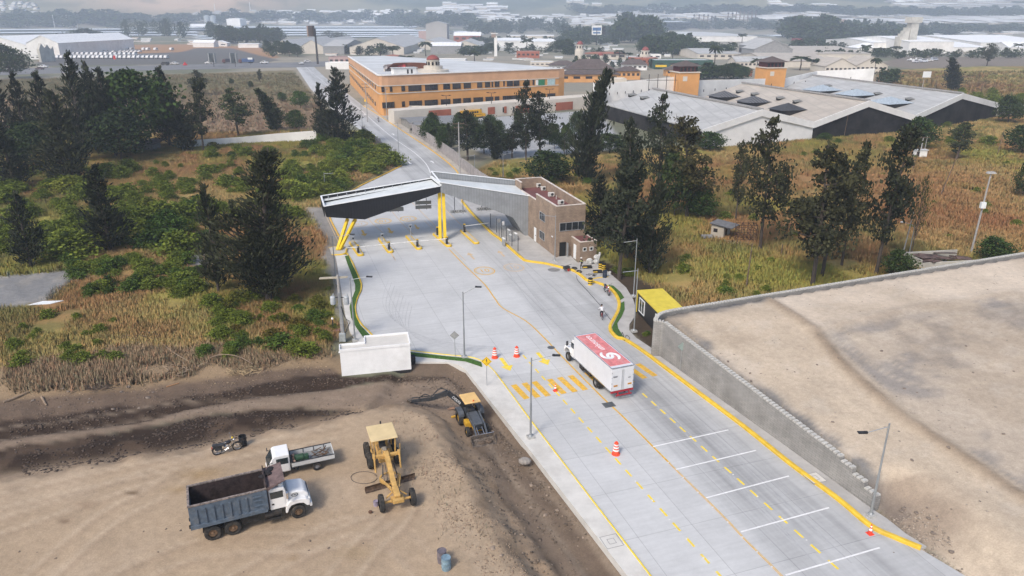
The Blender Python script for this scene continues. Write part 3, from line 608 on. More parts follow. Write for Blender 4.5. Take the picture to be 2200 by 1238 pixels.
M_block=brick_mat('grey_block',(.285,.275,.26),(.245,.24,.23),(.19,.185,.18),.4,.2,.014)
wr=empty('retaining_wall',(W_near[0],W_near[1],0),label='long grey concrete block retaining wall holding up the bare soil platform',cat='retaining wall')
O=Vector((W_near[0],W_near[1]))
mb=MB();outer=wall_line;inner=[Vector(p)for p in offs(wall_line,-.4)]
def wz(p,i):
 return float(plat_z(0,p.y))+.12
n=len(outer);zs=[];acc=0
vs=[];fs=[];
for i in range(n):
 zt=wz(outer[i],i)
 if i<3:zt=zt-.9+i*.35
 zs.append(zt)
for i in range(n-1):
 a,b,c,d=outer[i]-O,outer[i+1]-O,inner[i+1]-O,inner[i]-O;z=zs[i];y=zs[i+1]if i>2 else z
 o_=len(mb.v);mb.add([(a.x,a.y,-.6),(b.x,b.y,-.6),(c.x,c.y,-.6),(d.x,d.y,-.6),(a.x,a.y,z),(b.x,b.y,y),(c.x,c.y,y),(d.x,d.y,z)],[(4,7,6,5),(0,4,5,1),(2,6,7,3),(1,5,6,2),(0,3,7,4)])
mb.build('block_wall',M_block,wr)
mb=MB();M_cap=mat('pale_block_top',(.46,.45,.42),.9,var=.1,scale=4)
L_=0
for i in range(n-1):
 a,b=outer[i]-O,outer[i+1]-O;seg=(b-a).length;d=(b-a).normalized();nn=Vector((d.y,-d.x));ang=math.atan2(d.y,d.x);k=int(max(1,round(seg/.42)))if outer[i].length<200 else 1
 for j in range(k):
  p=a+d*(j+.5)*seg/k;w_=seg/k*.72
  mb.box((p.x+nn.x*.2,p.y+nn.y*.2,zs[i]+(zs[i+1]-zs[i])*(j+.5)/k*(i>2)+.05),(w_,.44,.13),ang)
mb.build('cap_blocks',M_cap,wr)
# ================================================================ GATE CANOPY
M_black=stripes_mat('black_ribbed_cladding',(.012,.013,.017),(.004,.004,.005),(1,.2,0),2.2,.5,duty=.15)
M_grey=stripes_mat('grey_ribbed_cladding',(.26,.275,.29),(.19,.2,.215),(1,.2,0),2.2,.5,.2,duty=.12)
M_deck=mat('pale_roof_sheet',(.60,.63,.63),.6,var=.05,scale=.5,dirt=(.42,.44,.44,.4));M_trim=mat('white_trim',(.72,.74,.75),.5,var=.03)
M_colyel=mat('yellow_steel',(.72,.50,.02),.5,var=.06,scale=1,dirt=(.5,.34,.03,.3));M_steel=mat('galvanised_steel',(.42,.44,.46),.45,.5,var=.08,scale=2)
M_dark=mat('dark_grey_metal',(.035,.037,.042),.55,var=.1,scale=3);M_glass=mat('dark_window_glass',(.02,.026,.032),.12,var=.2,scale=.5,spec=.8)
cn=empty('gate_canopy',(-11.5,114.4,0),label='angular black and grey gate canopy spanning the road on yellow columns',cat='gate canopy')
O=Vector((-11.5,114.4,0))
bk=Vector((-2.1,6.5,0))
FL,FA,FR=Vector((-29.1,109.5,0)),Vector((-11.5,114.4,0)),Vector((2.75,116.2,0))
def V(p,z):return Vector((p.x,p.y,z))-O
def pt(A,B,t,z):q=A.lerp(B,t);return Vector((q.x,q.y,z))-O
def fascia(name,P,m,th=.3,back=Vector((-.095,.295,0))):
 mb=MB();n=len(P);Q=[p+back for p in P];nrm=Vector((0,0,0))
 e=[Vector((p.x,p.z,0))for p in P];tri=tessellate_polygon([e]);fs=[]
 for a,b,c in tri:
  if(e[b]-e[a]).cross(e[c]-e[a]).z<0:b,c=c,b
  fs+=[(a,b,c),(c+n,b+n,a+n)]
 area=sum(e[i].x*e[(i+1)%n].y-e[(i+1)%n].x*e[i].y for i in range(n))
 fs+=[((i,i+n,(i+1)%n+n,(i+1)%n)if area>0 else((i+1)%n,(i+1)%n+n,i+n,i))for i in range(n)]
 mb.add(P+Q,fs);return mb.build(name,m,cn)
Lw_=[pt(FL,FA,0,6.75),pt(FL,FA,0.01,5.05),pt(FL,FA,.33,4.25),pt(FL,FA,1,7.85),pt(FL,FA,1,8.85)]
fascia('black_fascia',Lw_,M_black)
LwB=[p+bk+Vector((0,0,.12))for p in Lw_];LwB[-1]+=Vector((0,0,-.2));fascia('rear_fascia',LwB,M_black)
Rw_=[pt(FA,FR,.003,9.45),pt(FA,FR,.003,7.85),pt(FA,FR,.56,4.9),pt(FA,FR,.82,3.3),pt(FA,FR,.955,.15),pt(FA,FR,1,.15),pt(FA,FR,1,6.85)]
fascia('grey_fascia',Rw_,M_grey)
RwB=[p+bk for p in Rw_];RwB[0]+=Vector((0,0,.5));RwB[-1]+=Vector((0,0,1.2));fascia('grey_rear_fascia',RwB,M_grey)
def quadbox(name,a,b,c,d,th,m):
 mb=MB();vs=[a,b,c,d]+[p-Vector((0,0,th))for p in(a,b,c,d)]
 mb.add(vs,[(0,1,2,3),(7,6,5,4),(0,4,5,1),(1,5,6,2),(2,6,7,3),(3,7,4,0)]);return mb.build(name,m,cn)
i3=Vector((-.1,.31,0));up=Vector((0,0,1))
quadbox('roof_deck',Lw_[0]+i3-up*.12,Lw_[4]+i3-up*.06,Lw_[4]+bk*.96-up*.35,Lw_[0]+bk*.96-up*.9,.12,M_deck)
quadbox('roof_deck',Rw_[0]+i3-up*.06,Rw_[6]+i3-up*.06,Rw_[6]+bk*.96+up*.35,Rw_[0]+bk*.96-up*.55,.12,M_deck)
quadbox('end_fascia',Lw_[0]+Vector((-.12,.02,0)),Lw_[0]+Vector((-.03,.03,0)),Lw_[0]+bk+up*.12+Vector((-.03,0,0)),Lw_[0]+bk+up*.12+Vector((-.12,0,0)),1.6,M_black)
quadbox('soffit',Lw_[2]+i3+up*.12,Lw_[3]+i3+up*.12,Lw_[3]+bk+up*.12,Lw_[2]+bk+up*.12,.08,M_deck)
quadbox('soffit',Lw_[1]+i3+up*.12,Lw_[2]+i3+up*.12,Lw_[2]+bk+up*.12,Lw_[1]+bk+up*.12,.08,M_deck)
quadbox('soffit',Rw_[1]+i3+up*.12,Rw_[2]+i3+up*.12,Rw_[2]+bk+up*.12,Rw_[1]+bk+up*.12,.08,M_deck)
quadbox('soffit',Rw_[2]+i3+up*.12,Rw_[3]+i3+up*.12,Rw_[3]+bk+up*.12,Rw_[2]+bk+up*.12,.08,M_deck)
quadbox('soffit',Rw_[3]+i3+up*.12,Rw_[4]+i3+up*.12,Rw_[4]+bk+up*.12,Rw_[3]+bk+up*.12,.08,M_grey)
mb=MB()
for a,b in((Lw_[0],Lw_[4]),(LwB[0],LwB[4]),(Lw_[0],LwB[0]),(Rw_[0],Rw_[6]),(RwB[0],RwB[6]),(Rw_[0]+up*.0,RwB[0])):mb.bar(a+up*.05,b+up*.05,.26,.1)
mb.bar(Rw_[0]+Vector((.1,0,-.35)),Lw_[4]+bk+up*.2,.35,.3)
mb.build('white_coping',M_trim,cn)
for i in range(11):t=.06+i*.082;a=LwB[0].lerp(LwB[4],t)-i3*1.0;MB().bar(a-up*.05,a+Vector((.25,-.75,-.62)),.07,.1).build('gutter_bracket',M_steel,cn)
mb=MB();mb.bar(LwB[0]-i3*2.2-up*.55,LwB[4]-i3*2.2-up*.25,1.3,.08);mb.build('inner_gutter',M_deck,cn)
cbase1,cbase2=G3(727,538,.3)-O,G3(951,513,.28)-O
for nm,b,t0,t1,w_ in(('l',cbase1,WP(747,474,(-28,111),(-20,113))-O,WP(764,474,(-28,111.),(-20,113))-O,.42),('r',cbase2,WP(944,412,(-12,115.4),(-10,115.8))-O,WP(952,410,(-12,115.4),(-10,115.8))-O,.5)):
 for k,t in enumerate((t0,t1)):
  mb=MB();dx=Vector(((k-.5)*(.35 if nm=='l' else .8),0,0));mb.bar(b+dx,t+up*.25,w_,w_);mb.build('support_column',M_colyel,cn)
def rounded(cx,cy,hx,hy,r,ang,n=6):
 P=[]
 for sx,sy,a0 in((1,1,0),(-1,1,90),(-1,-1,180),(1,-1,270)):
  for k in range(n+1):
   a=math.radians(a0+90*k/n);P.append(Vector((sx*(hx-r)+r*math.cos(a),sy*(hy-r)+r*math.sin(a))))
 R=Matrix.Rotation(ang,2);return[tuple(Vector((cx,cy))+R@p)for p in P]
M_isl=mat('island_concrete',(.44,.42,.38),.9,var=.06,scale=.8)
def island(cx,cy,hx,hy,r,ang,h,lab,ring=.22):
 P=rounded(0,0,hx,hy,r,0);P2=rounded(0,0,hx-ring,hy-ring,max(.03,r-ring),0)
 e=empty('kerbed_island',(cx,cy,0),ang,lab,'kerbed island','yellow kerbed islands between the gate lanes')
 mb=MB();n=len(P);vs=[(p[0],p[1],z)for z,Q in((-.05,P),(h*.7,P),(h,[tuple(Vector(a)*.5+Vector(b)*.5)for a,b in zip(P,P2)]),(h,P2),(h-.03,P2))for p in Q]
 fs=[(k*n+i,k*n+(i+1)%n,(k+1)*n+(i+1)%n,(k+1)*n+i)for k in range(4)for i in range(n)]
 mb.add(vs,fs).build('kerb_ring',M_yel,e);MB().prism(P2,0,h-.02).build('infill',M_isl,e);return e
c0=G(724,542);island(c0[0],c0[1],1.55,2.2,1.1,AZ*.5,.32,'large rounded yellow kerbed island under the leaning left columns')
isl=[((755,521),(776,551),'first'),((817,513),(840,544),'second'),((876,508),(902,537),'third'),((934,503),(966,531),'fourth'),((993,496),(1025,525),'fifth')]
names=['narrow yellow island nearest the leaning left columns','narrow yellow island second from the leaning left columns','narrow yellow island just left of the upright yellow columns','narrow yellow island carrying the upright yellow columns','narrow yellow island right of the upright yellow columns, no reader post']
for(a,b,nm),lb in zip(isl,names):
 A_,B_=Vector(G(*a)),Vector(G(*b));c=(A_+B_)/2;d=B_-A_;island(c.x,c.y,.5,d.length/2,.45,math.atan2(-d.x,d.y),.3,lb,.2)
M_boomw=mat('barrier_white',(.75,.75,.73),.5)
def barrier(px,py,h,arm,lab):
 p=G3(px,py,.28);e=empty('barrier_gate',p,AZ,lab,'barrier','dark barrier machines on the islands')
 mb=MB();mb.box((0,0,h/2-.05),(.34,.34,h-.1),0,0,.92);mb.box((0,0,h-.06),(.38,.38,.1),0,1);mb.build('cabinet',[M_dark,M_yel],e,bevel=.02)
 if arm is not None:
  a=Vector(arm)-p;a=Matrix.Rotation(-AZ,3,'Z')@a;mb=MB();st=Vector((0,-.22,h*.78));mb.bar(st,Vector((a.x,a.y-.2,h*.82)),.07,.09);mb.build('boom_arm',M_boomw,e)
b_arm=lambda x,y:G3(x,y,.28)
barrier(770,543,1.25,b_arm(742,546),'barrier machine on the island nearest the leaning left columns');barrier(836,536,1.25,b_arm(774,543),'front barrier machine on the second island from the left columns')
barrier(897,530,1.25,b_arm(840,536),'barrier machine on the island left of the upright yellow columns');barrier(960,524,1.2,b_arm(901,530),'barrier machine at the front foot of the upright yellow columns')
barrier(940,505,1.4,None,'barrier machine behind the upright yellow columns');barrier(998,499,1.45,b_arm(1050,493),'barrier machine on the island right of the upright yellow columns')
def reader(px,py,h,lab):
 p=G3(px,py,.28);e=empty('card_reader_post',p,AZ,lab,'card reader post','card reader posts on the entry islands')
 MB().tube([(0,0,0),(0,0,h)],.05,8).build('post',M_steel,e)
 mb=MB();mb.box((0,.05,h+.1),(.42,.25,.42));mb.box((0,.05,h+.34),(.52,.4,.05));mb.build('reader_box',mat('reader_grey',(.33,.35,.37),.5),e,bevel=.02);MB().box((-.02,-.1,h+.12),(.26,.03,.24)).build('screen',M_glass,e)
reader(760,530,1.25,'short reader post on the island nearest the leaning left columns');reader(822,520,1.0,'short reader post on the second island from the left columns');reader(883,516,2.2,'tall reader post on the island left of the upright columns')
M_slat=stripes_mat('grey_sign_slats',(.28,.285,.285),(.16,.16,.16),(1,.2,0),9,.6,duty=.3)
SA,SB=(-27,114.8),(3,120.2)
def hang_sign(x0,x1,rows,posts,lab,txt=None,ztop=6.6,m=None):
 c=WP((x0+x1)/2,rows[0][0],SA,SB);ang=math.atan2(SB[1]-SA[1],SB[0]-SA[0]);e=empty('hanging_sign',(c.x,c.y,0),ang,lab,'hanging sign','signs hung under the gate canopy')
 w_=(WP(x1,rows[0][0],SA,SB)-WP(x0,rows[0][0],SA,SB)).length
 for(y0,y1)in rows:
  z1,z0=WP(x0,y0,SA,SB).z,WP(x0,y1,SA,SB).z;mb=MB();mb.box((0,0,(z0+z1)/2),(w_,.08,z1-z0));q=mb.build('panel',m or M_slat,e)
  if txt:
   t=text_mesh('lettering',txt,(z1-z0)*1.05,M_dark,e,M=Matrix.Translation((0,-.045,(z0+z1)/2))@Matrix.Rotation(math.pi/2,4,'X'),sx=1.25)
 for x in posts:
  d=WP(x,rows[0][0],SA,SB)-c;s=d.x*math.cos(ang)+d.y*math.sin(ang);zl=WP(x,rows[-1][1]+1,SA,SB).z;MB().tube([(s,.1,zl),(s,.1,ztop)],.05,6).build('hanger',M_dark,e)
hang_sign(892,926.5,((432.5,440),(442,449.5)),(900,916),'grey two-row hanging sign seen from behind, left of the yellow columns')
hang_sign(832,867,((446,455),),(838,855),'grey single-row hanging sign half hidden below the black wing',ztop=5.6)
M_clear=mat('pale_sign_panel',(.55,.56,.57),.6)
hang_sign(968,1004,((452,458.5),),(977,995),'pale hanging sign with dark lettering right of the yellow columns','SALIDA',m=M_clear)
hang_sign(1024,1056,((446.5,453),),(1035,1046),'pale hanging sign with dark lettering at the underside of the grey wing','SALIDA',m=M_clear)
# ================================================================ BRICK GATEHOUSE
M_brick=brick_mat('tan_brick',(.30,.225,.165),(.245,.18,.135),(.19,.15,.12),.42,.2,.012);M_cop=mat('pale_coping',(.62,.56,.50),.7);M_redroof=mat('maroon_roof',(.155,.062,.058),.8,var=.1,scale=.7)
gb=empty('brick_gatehouse',(6.58,104.6,0),AZ,'two storey tan brick gatehouse with maroon roof beside the grey canopy wing','gatehouse')
W_,D_=4.75,19.0;hz0=.0
mb=MB();th=.2
def wallbox(x0,x1,y0,y1,z0,z1):mb.box(((x0+x1)/2,(y0+y1)/2,(z0+z1)/2),(x1-x0,y1-y0,z1-z0))
wallbox(0,W_,0,D_,-.1,6.6)
mb.build('walls',M_brick,gb)
mb=MB();
for(x0,x1,y0,y1,z)in((0,th,th,8.7,7.95),(0,th,8.7,16.0,6.95),(0,th,16.0,D_-th,8.3),(0,W_,0,th,7.95),(0,W_,D_-th,D_,8.3)):wallbox(x0,x1,y0,y1,6.6,z)
mb.add([(W_-th,th,6.6),(W_,th,6.6),(W_,D_-th,6.6),(W_-th,D_-th,6.6),(W_-th,th,7.95),(W_,th,7.95),(W_,D_-th,8.3),(W_-th,D_-th,8.3)],[(0,3,2,1),(4,5,6,7),(0,1,5,4),(1,2,6,5),(2,3,7,6),(3,0,4,7)])
mb.build('parapet',M_brick,gb)
MB().box((W_/2,D_/2,6.62),(W_-.4,D_-.4,.06)).build('roof',M_redroof,gb)
mb=MB()
for a,b in(((.1,0,8.0),(.1,8.75,8.0)),((.1,8.7,7.0),(.1,16,7.0)),((.1,16,8.35),(.1,D_,8.35)),((W_-.1,0,8.0),(W_-.1,D_,8.35))):mb.bar(a,b,.28,.1)
mb.bar((.26,.1,8.0),(W_-.26,.1,8.0),.28,.1);mb.bar((.26,D_-.1,8.35),(W_-.26,D_-.1,8.35),.28,.1);mb.build('coping',M_cop,gb)
def window(par,c,w_,h_,n,face,frame=M_steel,name='window'):
 mb=MB();pf=MB()
 def bx(m_,u,v,du,dv,dd,pr,mi=0):
  if face=='L':m_.box((c[0]-pr,c[1]+u,c[2]+v),(dd,du,dv),0,mi)
  else:m_.box((c[0]+u,c[1]-pr,c[2]+v),(du,dd,dv),0,mi)
 for s in(-1,1):bx(mb,s*(w_/2),0,.07,h_+.07,.1,.02)
 for s in(-1,1):bx(mb,0,s*(h_/2),w_-.07,.07,.1,.02)
 for k in range(1,n):bx(mb,-w_/2+w_*k/n,0,.06,h_-.07,.08,.02)
 o=mb.build(name,frame,par);bx(pf,0,0,w_-.07,h_-.07,.03,.005);pf.build('pane',M_glass,o)
window(gb,(0,5.7,5.0),2.3,1.25,3,'L');window(gb,(0,5.7,1.95),2.2,1.25,3,'L')
window(gb,(2.6,0,4.75),4.0,1.25,4,'F')
MB().box((1.15,-.01,1.2),(1.05,.06,2.3)).build('doorway',mat('dark_opening',(.012,.013,.014),.9),gb);MB().box((1.78,-.35,1.2),(.05,.7,2.2)).build('open_door',M_steel,gb)
mb=MB();mb.box((-.02,8.85,1.25),(.06,.95,2.3));d_=mb.build('door',M_trim,gb);MB().box((-.08,8.5,1.2),(.06,.05,.15)).build('handle',M_dark,d_)
MB().box((-.06,1.3,3.0),(.1,.5,.12)).build('wall_lamp',M_trim,gb)
mb=MB();wallbox(2.55,4.75+.5,-3.3,-.002,-.1,3.1);mb.build('annex_walls',M_brick,gb)
MB().box((3.9,-1.65,3.12),(2.4,3.0,.06)).build('annex_roof',M_redroof,gb)
mb=MB()
for a,b in(((2.65,-3.3,3.15),(2.65,-.01,3.15)),((5.15,-3.3,3.15),(5.15,-.01,3.15))):mb.bar(a,b,.25,.1)
mb.bar((2.78,-3.2,3.15),(5.02,-3.2,3.15),.25,.1);mb.build('annex_coping',M_cop,gb)
MB().box((2.53,-1.5,1.2),(.06,.9,2.2)).build('annex_door',M_trim,gb)
for x in(3.3,4.4):window(gb,(x,-3.3,2.0),.5,.5,1,'F',M_trim,'small_window')
M_ac=mat('air_con_white',(.6,.6,.57),.5,var=.08,scale=3)
aclab=['air conditioner unit on the maroon roof nearest the back corner','second air conditioner unit from the back of the maroon roof','large air conditioner unit at the middle of the maroon roof','air conditioner unit on the maroon roof nearest the front corner']
for(px,py,w_),lb in zip(((1157,403,.75),(1167,410,.75),(1184,423,1.0),(1205,440,.95)),aclab):
 c=G3(px,py,6.66);e=empty('air_conditioner',c,AZ,lb,'air conditioner','air conditioners on the gatehouse roof');mb=MB();mb.box((0,0,.42),(w_,.42,.62));mb.box((-w_*.35,0,.05),(.06,.4,.1));mb.box((w_*.35,0,.05),(.06,.4,.1));mb.build('casing',M_ac,e,bevel=.02)
 MB().lathe([(.24,0),(.24,.02),(.08,.035)],(w_*.12,-.22,.42),14,axis='Y').build('fan_grille',M_dark,e)
MB().tube([(*G(1195,428,6.66),6.64),(*G(1195,428,6.66),7.3)],.06,8).build('vent_pipe',M_ac,label='thin vent pipe standing between roof air conditioners',cat='vent pipe')
fpts=[(1051,492),(1064,503),(1075,513),(1085,522),(1097,532),(1110,543)]
fw=[G3(x+3,y-3,.15)for x,y in fpts];e=empty('mesh_fence',fw[0],0,'dark mesh fence on posts along the yellow kerb beside the gatehouse','fence')
for p in fw:MB().tube([p-fw[0],p-fw[0]+up*2.5],.05,6).build('post',M_dark,e)
mb=MB()
for a,b in zip(fw[:-1],fw[1:]):
 for k in range(1,14):q=a.lerp(b,k/14)-fw[0];mb.bar(q+up*.1,q+up*2.4,.014)
 for k in range(5):mb.bar(a-fw[0]+up*(.12+k*.57),b-fw[0]+up*(.12+k*.57),.018)
mb.build('mesh_panel',M_steel,e)
tl=['turnstile post nearest the kerb','turnstile post in the middle of the row','turnstile post closest to the grey canopy leg','turnstile post standing behind the others']
for(px,py),lb in zip(((1082,531),(1097,523),(1108,520),(1093,512)),tl):
 c=G3(px,py-4,.15);e=empty('turnstile',c,AZ,lb+' beside the mesh fence','turnstile','turnstiles by the gatehouse');mb=MB();mb.box((0,0,.55),(.3,.9,1.1));mb.build('cabinet',M_steel,e,bevel=.03);MB().box((0,0,1.14),(.34,.95,.07)).build('lid',M_trim,e)
 mb=MB();[mb.tube([(.15,0,.9),(.6,.2*k,.75-.3*abs(k))],.02,6)for k in(-1,0,1)];mb.build('arms',M_steel,e)
def sign_post(px,py,h,lab,w_=.55,hh=.6,m=None,cat='sign'):
 c=G3(px,py,.15);e=empty('sign_post',c,AZ,lab,cat);MB().tube([(0,0,0),(0,0,h)],.03,6).build('pole',M_dark,e);MB().box((0,-.05,h-hh/2),(w_,.03,hh)).build('plate',m or M_slat,e);return e
sign_post(1072.5,508,3.0,'small grey sign plate on a post behind the mesh fence');sign_post(1081,508,2.6,'thin pale sign plate on a post next to the turnstiles',.4,.7,M_clear)
A_,B_=Vector(G(1366,690)),Vector(G(1440,775));kb=Vector((14.7,79.6));kang=AZ
gx=empty('guard_cabin',(*G(1371,668),.1),0,'black guard cabin with flat yellow roof between tall lamp and block wall','guard cabin')
K0=Vector((*G(1371,668),0));kf=(Vector((*G(1418,675,2.75),0))-Vector((*G(1370,626,2.75),0)));kl=kf.length;kf.normalize();gx.rotation_euler=(0,0,math.atan2(kf.y,kf.x))
c2=Vector((*G(1370,626,2.75),0));gx.location=(c2.x,c2.y,.05)
wd=(Vector((*G(1464,664,2.75),0))-Vector((*G(1418,675,2.75),0))).length
MB().box((kl/2,wd/2,1.3),(kl-.1,wd-.1,2.6)).build('walls',stripes_mat('black_boards',(.018,.018,.02),(.006,.006,.007),(1,0,0),6),gx)
M_ry=mat('yellow_cabin_roof',(.62,.50,.06),.6,var=.06,scale=1,dirt=(.4,.33,.08,.4))
mb=MB();mb.box((kl/2,wd/2,2.72),(kl+.15,wd+.15,.24));mb.build('roof',M_ry,gx,bevel=.03);MB().box((-.04,-.04,1.3),(.16,.16,2.6)).build('corner_post',M_ry,gx);MB().box((kl+.0,wd/2,1.3),(.08,wd*.98,2.55)).build('end_panel',M_ry,gx)
gx_t=gx
def kwin(c,w_,h_,n):
 mb=MB();
 for s in(-1,1):mb.box((c[0]+s*w_/2,c[1]-.04,c[2]),(.1,.1,h_+.1));mb.box((c[0],c[1]-.04,c[2]+s*h_/2),(w_-.1,.1,.1))
 mb.box((c[0],c[1]-.04,c[2]),(.07,.08,h_-.1));o=mb.build('window',M_trim,gx);MB().box((c[0],c[1]-.02,c[2]),(w_-.1,.06,h_-.1)).build('pane',M_glass,o)
kwin((1.7,.05,1.35),1.7,1.7,2);kwin((kl-.75,.05,1.45),1.0,1.5,2)
Cz=.1;cA=WP(730,808,G(730,808,-.1),G(883,792,-.1));P0,P1=Vector(G(735,812,-.2)),Vector(G(884,797,-.2));ang=math.atan2(P1.y-P0.y,P1.x-P0.x);Lc=(P1-P0).length
cb=empty('white_cabin',(P0.x,P0.y,-.2),ang,'plain white flat-roofed cabin with stepped roof beside the grey transformer pole','cabin')
M_cw=mat('white_cabin_paint',(.78,.785,.79),.7,var=.04,scale=.6,dirt=(.5,.48,.45,.35));M_cr=mat('dusty_white_roof',(.56,.54,.5),.85,var=.05,scale=.5,dirt=(.42,.38,.33,.5))
ztopc=WP(800,745,tuple(P0),tuple(P1)).z+.2
dB,dS=2.9,1.35;xs=.36*Lc;h_=ztopc
mb=MB();mb.prism([(0,0),(Lc,0),(Lc,dB),(xs,dB),(xs,dS),(0,dS)],.18,h_-.25).build('walls',M_cw,cb)
MB().prism([(.1,.1),(Lc-.1,.1),(Lc-.1,dB-.1),(xs+.1,dB-.1),(xs+.1,dS-.1),(.1,dS-.1)],h_-.25,h_-.2).build('roof',M_cr,cb)
mb=MB()
for a,b in(((0,0),(Lc,0)),((Lc,0),(Lc,dB)),((Lc,dB),(xs,dB)),((xs,dB),(xs,dS)),((xs,dS),(0,dS)),((0,dS),(0,0))):mb.bar((*a,h_-.13),(*b,h_-.13),.1,.26)
mb.build('parapet',M_cw,cb);MB().prism([(.05,.05),(Lc-.05,.05),(Lc-.05,dB-.05),(xs+.05,dB-.05),(xs+.05,dS-.05),(.05,dS-.05)],-.4,.18).build('plinth',mat('black_plinth',(.02,.02,.022),.8),cb)
for x,y in((0,.15),(Lc,.15),(xs,dB),(Lc,dB-.1)):MB().box((x,y,h_-.35),(.25,.12,.12)).build('rain_spout',M_cw,cb)
# ================================================================ LAMPS, POLES, SIGNS, CONES
M_lampg=mat('lamp_grey',(.30,.32,.335),.5,.4,var=.06,scale=1);M_lamph=mat('lamp_head_black',(.02,.02,.022),.5);M_ballast=mat('lamp_base_concrete',(.36,.36,.35),.9)
def arm_lamp(base,h,arm,lab,z=.15,head=True,r=.085,grp='grey street lamps with one arm'):
 c=G3(*base,z);e=empty('street_lamp',c,0,lab,'street lamp',grp)
 mb=MB();mb.tube([(0,0,0),(0,0,h*.45)],[r*1.15,r],10);mb.tube([(0,0,h*.45),(0,0,h)],[r*.82,r*.7],10);mb.build('pole',M_lampg,e,smooth=False)
 mb=MB();mb.box((0,0,.06),(.62,.62,.22),AZ,0,.92);mb.lathe([(.2,.17),(.12,.3)],n=8,mi=1);mb.build('base',[M_ballast,M_lampg],e)
 a=Vector(arm);mb=MB();st=Vector((0,0,h-.25));mb.tube([st,st+a],.032,6);mb.build('arm',M_lampg,e)
 if head:
  d=Vector((a.x,a.y,0)).normalized();mb=MB();M3=Matrix((d,Vector((-d.y,d.x,0)),Vector((0,0,1)))).transposed();mb.box(st+a+d*.3+up*.02,(.62,.3,.09),M=M3);mb.box(st+a+d*.05+up*.04,(.22,.16,.16),M=M3);mb.build('lamp_head',M_lamph,e,bevel=.02)
 return e
def lamph(base,topy,z=.15):c=G3(*base,z);return ZT(topy,c.y)-z
def armv(base,top,head,z=.15):
 c=G3(*base,z);h=ZT(top[1],c.y);p=WP(head[0],head[1],(c.x,c.y),(c.x+1,c.y));return Vector((p.x-c.x,0,p.z-(h-.25)))
for base,top,head,lab in(((1140,940),(1141,769),(1188,764),'grey lamp post on the pavement between the backhoe and the zebra crossing'),((998,768),(997,627),(1022,617),'grey lamp post behind the grass strip left of the centre line'),((1870,1108),(1909,910),(1862,930),'tall grey lamp post leaning out where the block wall ends at lower right'),((763,732),(751,597),(788,595),'grey lamp post rising just behind the white cabin'),((723,612),(718,507),(752,504),'grey lamp post beside the leaning yellow columns')):
 arm_lamp(base,lamph(base,top[1]),armv(base,top,head),lab)
for base,top,head,lab in(((1362,712),(1371,577),(1338,585),'nearer of two tall grey poles by the guard cabin'),((1361,637),(1369,513),(1340,521),'farther of two tall grey poles behind the guard cabin'),((1192,562),(1195,462),(1160,462),'slim lamp pole at the front corner of the brick gatehouse'),((700,418),(695,371),(716,372),'slim lamp post standing in scrub behind the black wing'),((779,276),(777,207),(792,209),'slim lamp post at the road edge beside the big dark cypress'),((858,352),(856,262),(868,290),'grey lamp post on the kerb corner where the road widens'),((1020,366),(1019,332),(1000,336),'short lamp post beyond the grey canopy wing'),((1081,392),(1083,330),(1104,328),'thin lamp post with curved pale arm in dry grass behind the gate')):
 arm_lamp(base,lamph(base,top[1]),armv(base,top,head),lab,head=False,r=.07,grp='thin lamp posts along the old road')
M_polec=mat('concrete_pole',(.33,.32,.31),.9,var=.08,scale=2);M_woodp=mat('wooden_pole',(.14,.10,.075),.95,var=.2,scale=6)
def pole(base,topy,lab,z=0,r0=.17,r1=.1,arms=(),m=None,lean=0,cat='utility pole',name='utility_pole',grp=None):
 c=G3(*base,z);z0=hz(c.x,c.y);h=ZT(topy,c.y)-z0;e=empty(name,(c.x,c.y,z0-.05),0,lab,cat,grp)
 MB().tube([(0,0,0),(lean*h,0,h)],[r0,r1],9).build('pole',m or M_polec,e)
 for zf,w_,ang in arms:
  mb=MB();mb.box((lean*h*zf,0,h*zf),(w_,.12,.14),ang);
  for k in(-1,-.35,.35,1):mb.lathe([(.05,0),(.07,.1),(.03,.2)],(lean*h*zf+math.cos(ang)*w_*.46*k,math.sin(ang)*w_*.46*k,h*zf+.07),6)
  mb.build('crossarm',M_woodp,e)
 return e,h
e,h=pole((738,733),590,'concrete utility pole with two grey transformers left of the white cabin',r0=.24,r1=.14,arms=())
mb=MB();mb.box((-.5,0,h-.35),(3.0,.12,.14),.15);mb.box((-.5,.25,h-.35),(3.0,.1,.12),.15);mb.build('crossarm',mat('pale_wood_arm',(.42,.38,.3),.9),e)
for x in(-1.0,1.0):
 mb=MB();mb.lathe([(.0,0),(.27,.02),(.29,.1),(.29,.85),(.25,.95),(.05,1.0)],(x*.75,-.1,h-3.4),14);mb.lathe([(.05,.95),(.07,1.15),(.03,1.3)],(x*.75+.1,-.1,h-3.4),6);mb.build('transformer',mat('transformer_grey',(.42,.45,.47),.5),e,smooth=False);MB().bar((0,0,h-2.6),(x*.6,-.08,h-2.6),.08).build('bracket',M_dark,e)
MB().box((.0,-.28,h-7.3),(.7,.35,.95)).build('meter_box',mat('meter_box_grey',(.35,.38,.39),.5),e,bevel=.02)
for k in range(3):
 mb=MB();a=[(.1+.05*k,-.2,h-3.6),(.35+.1*k,-.3,h-4.6-.2*k),(.7+.15*k,-.25,h-5.4),(.75,-.3,h-6.3+.2*k),(.3,-.3,h-6.8)];mb.tube([tuple(p)for p in cat_rom(a,4)],.025,5);mb.build('cable_loop',M_dark,e)
for x in(-.12,.0,.14):MB().tube([(x,-.17,0),(x*.8,-.17,h*.75)],.05,6).build('conduit',M_steel,e)
pole((988,380),262,'concrete utility pole with crossarms behind the right kerb',r0=.2,r1=.12,arms=((.97,2.6,.2),(.9,2.0,.2)))
pole((790,262),178,'utility pole at the corner of the orange building',arms=((.97,2.5,.1),(.88,2.5,.1)))
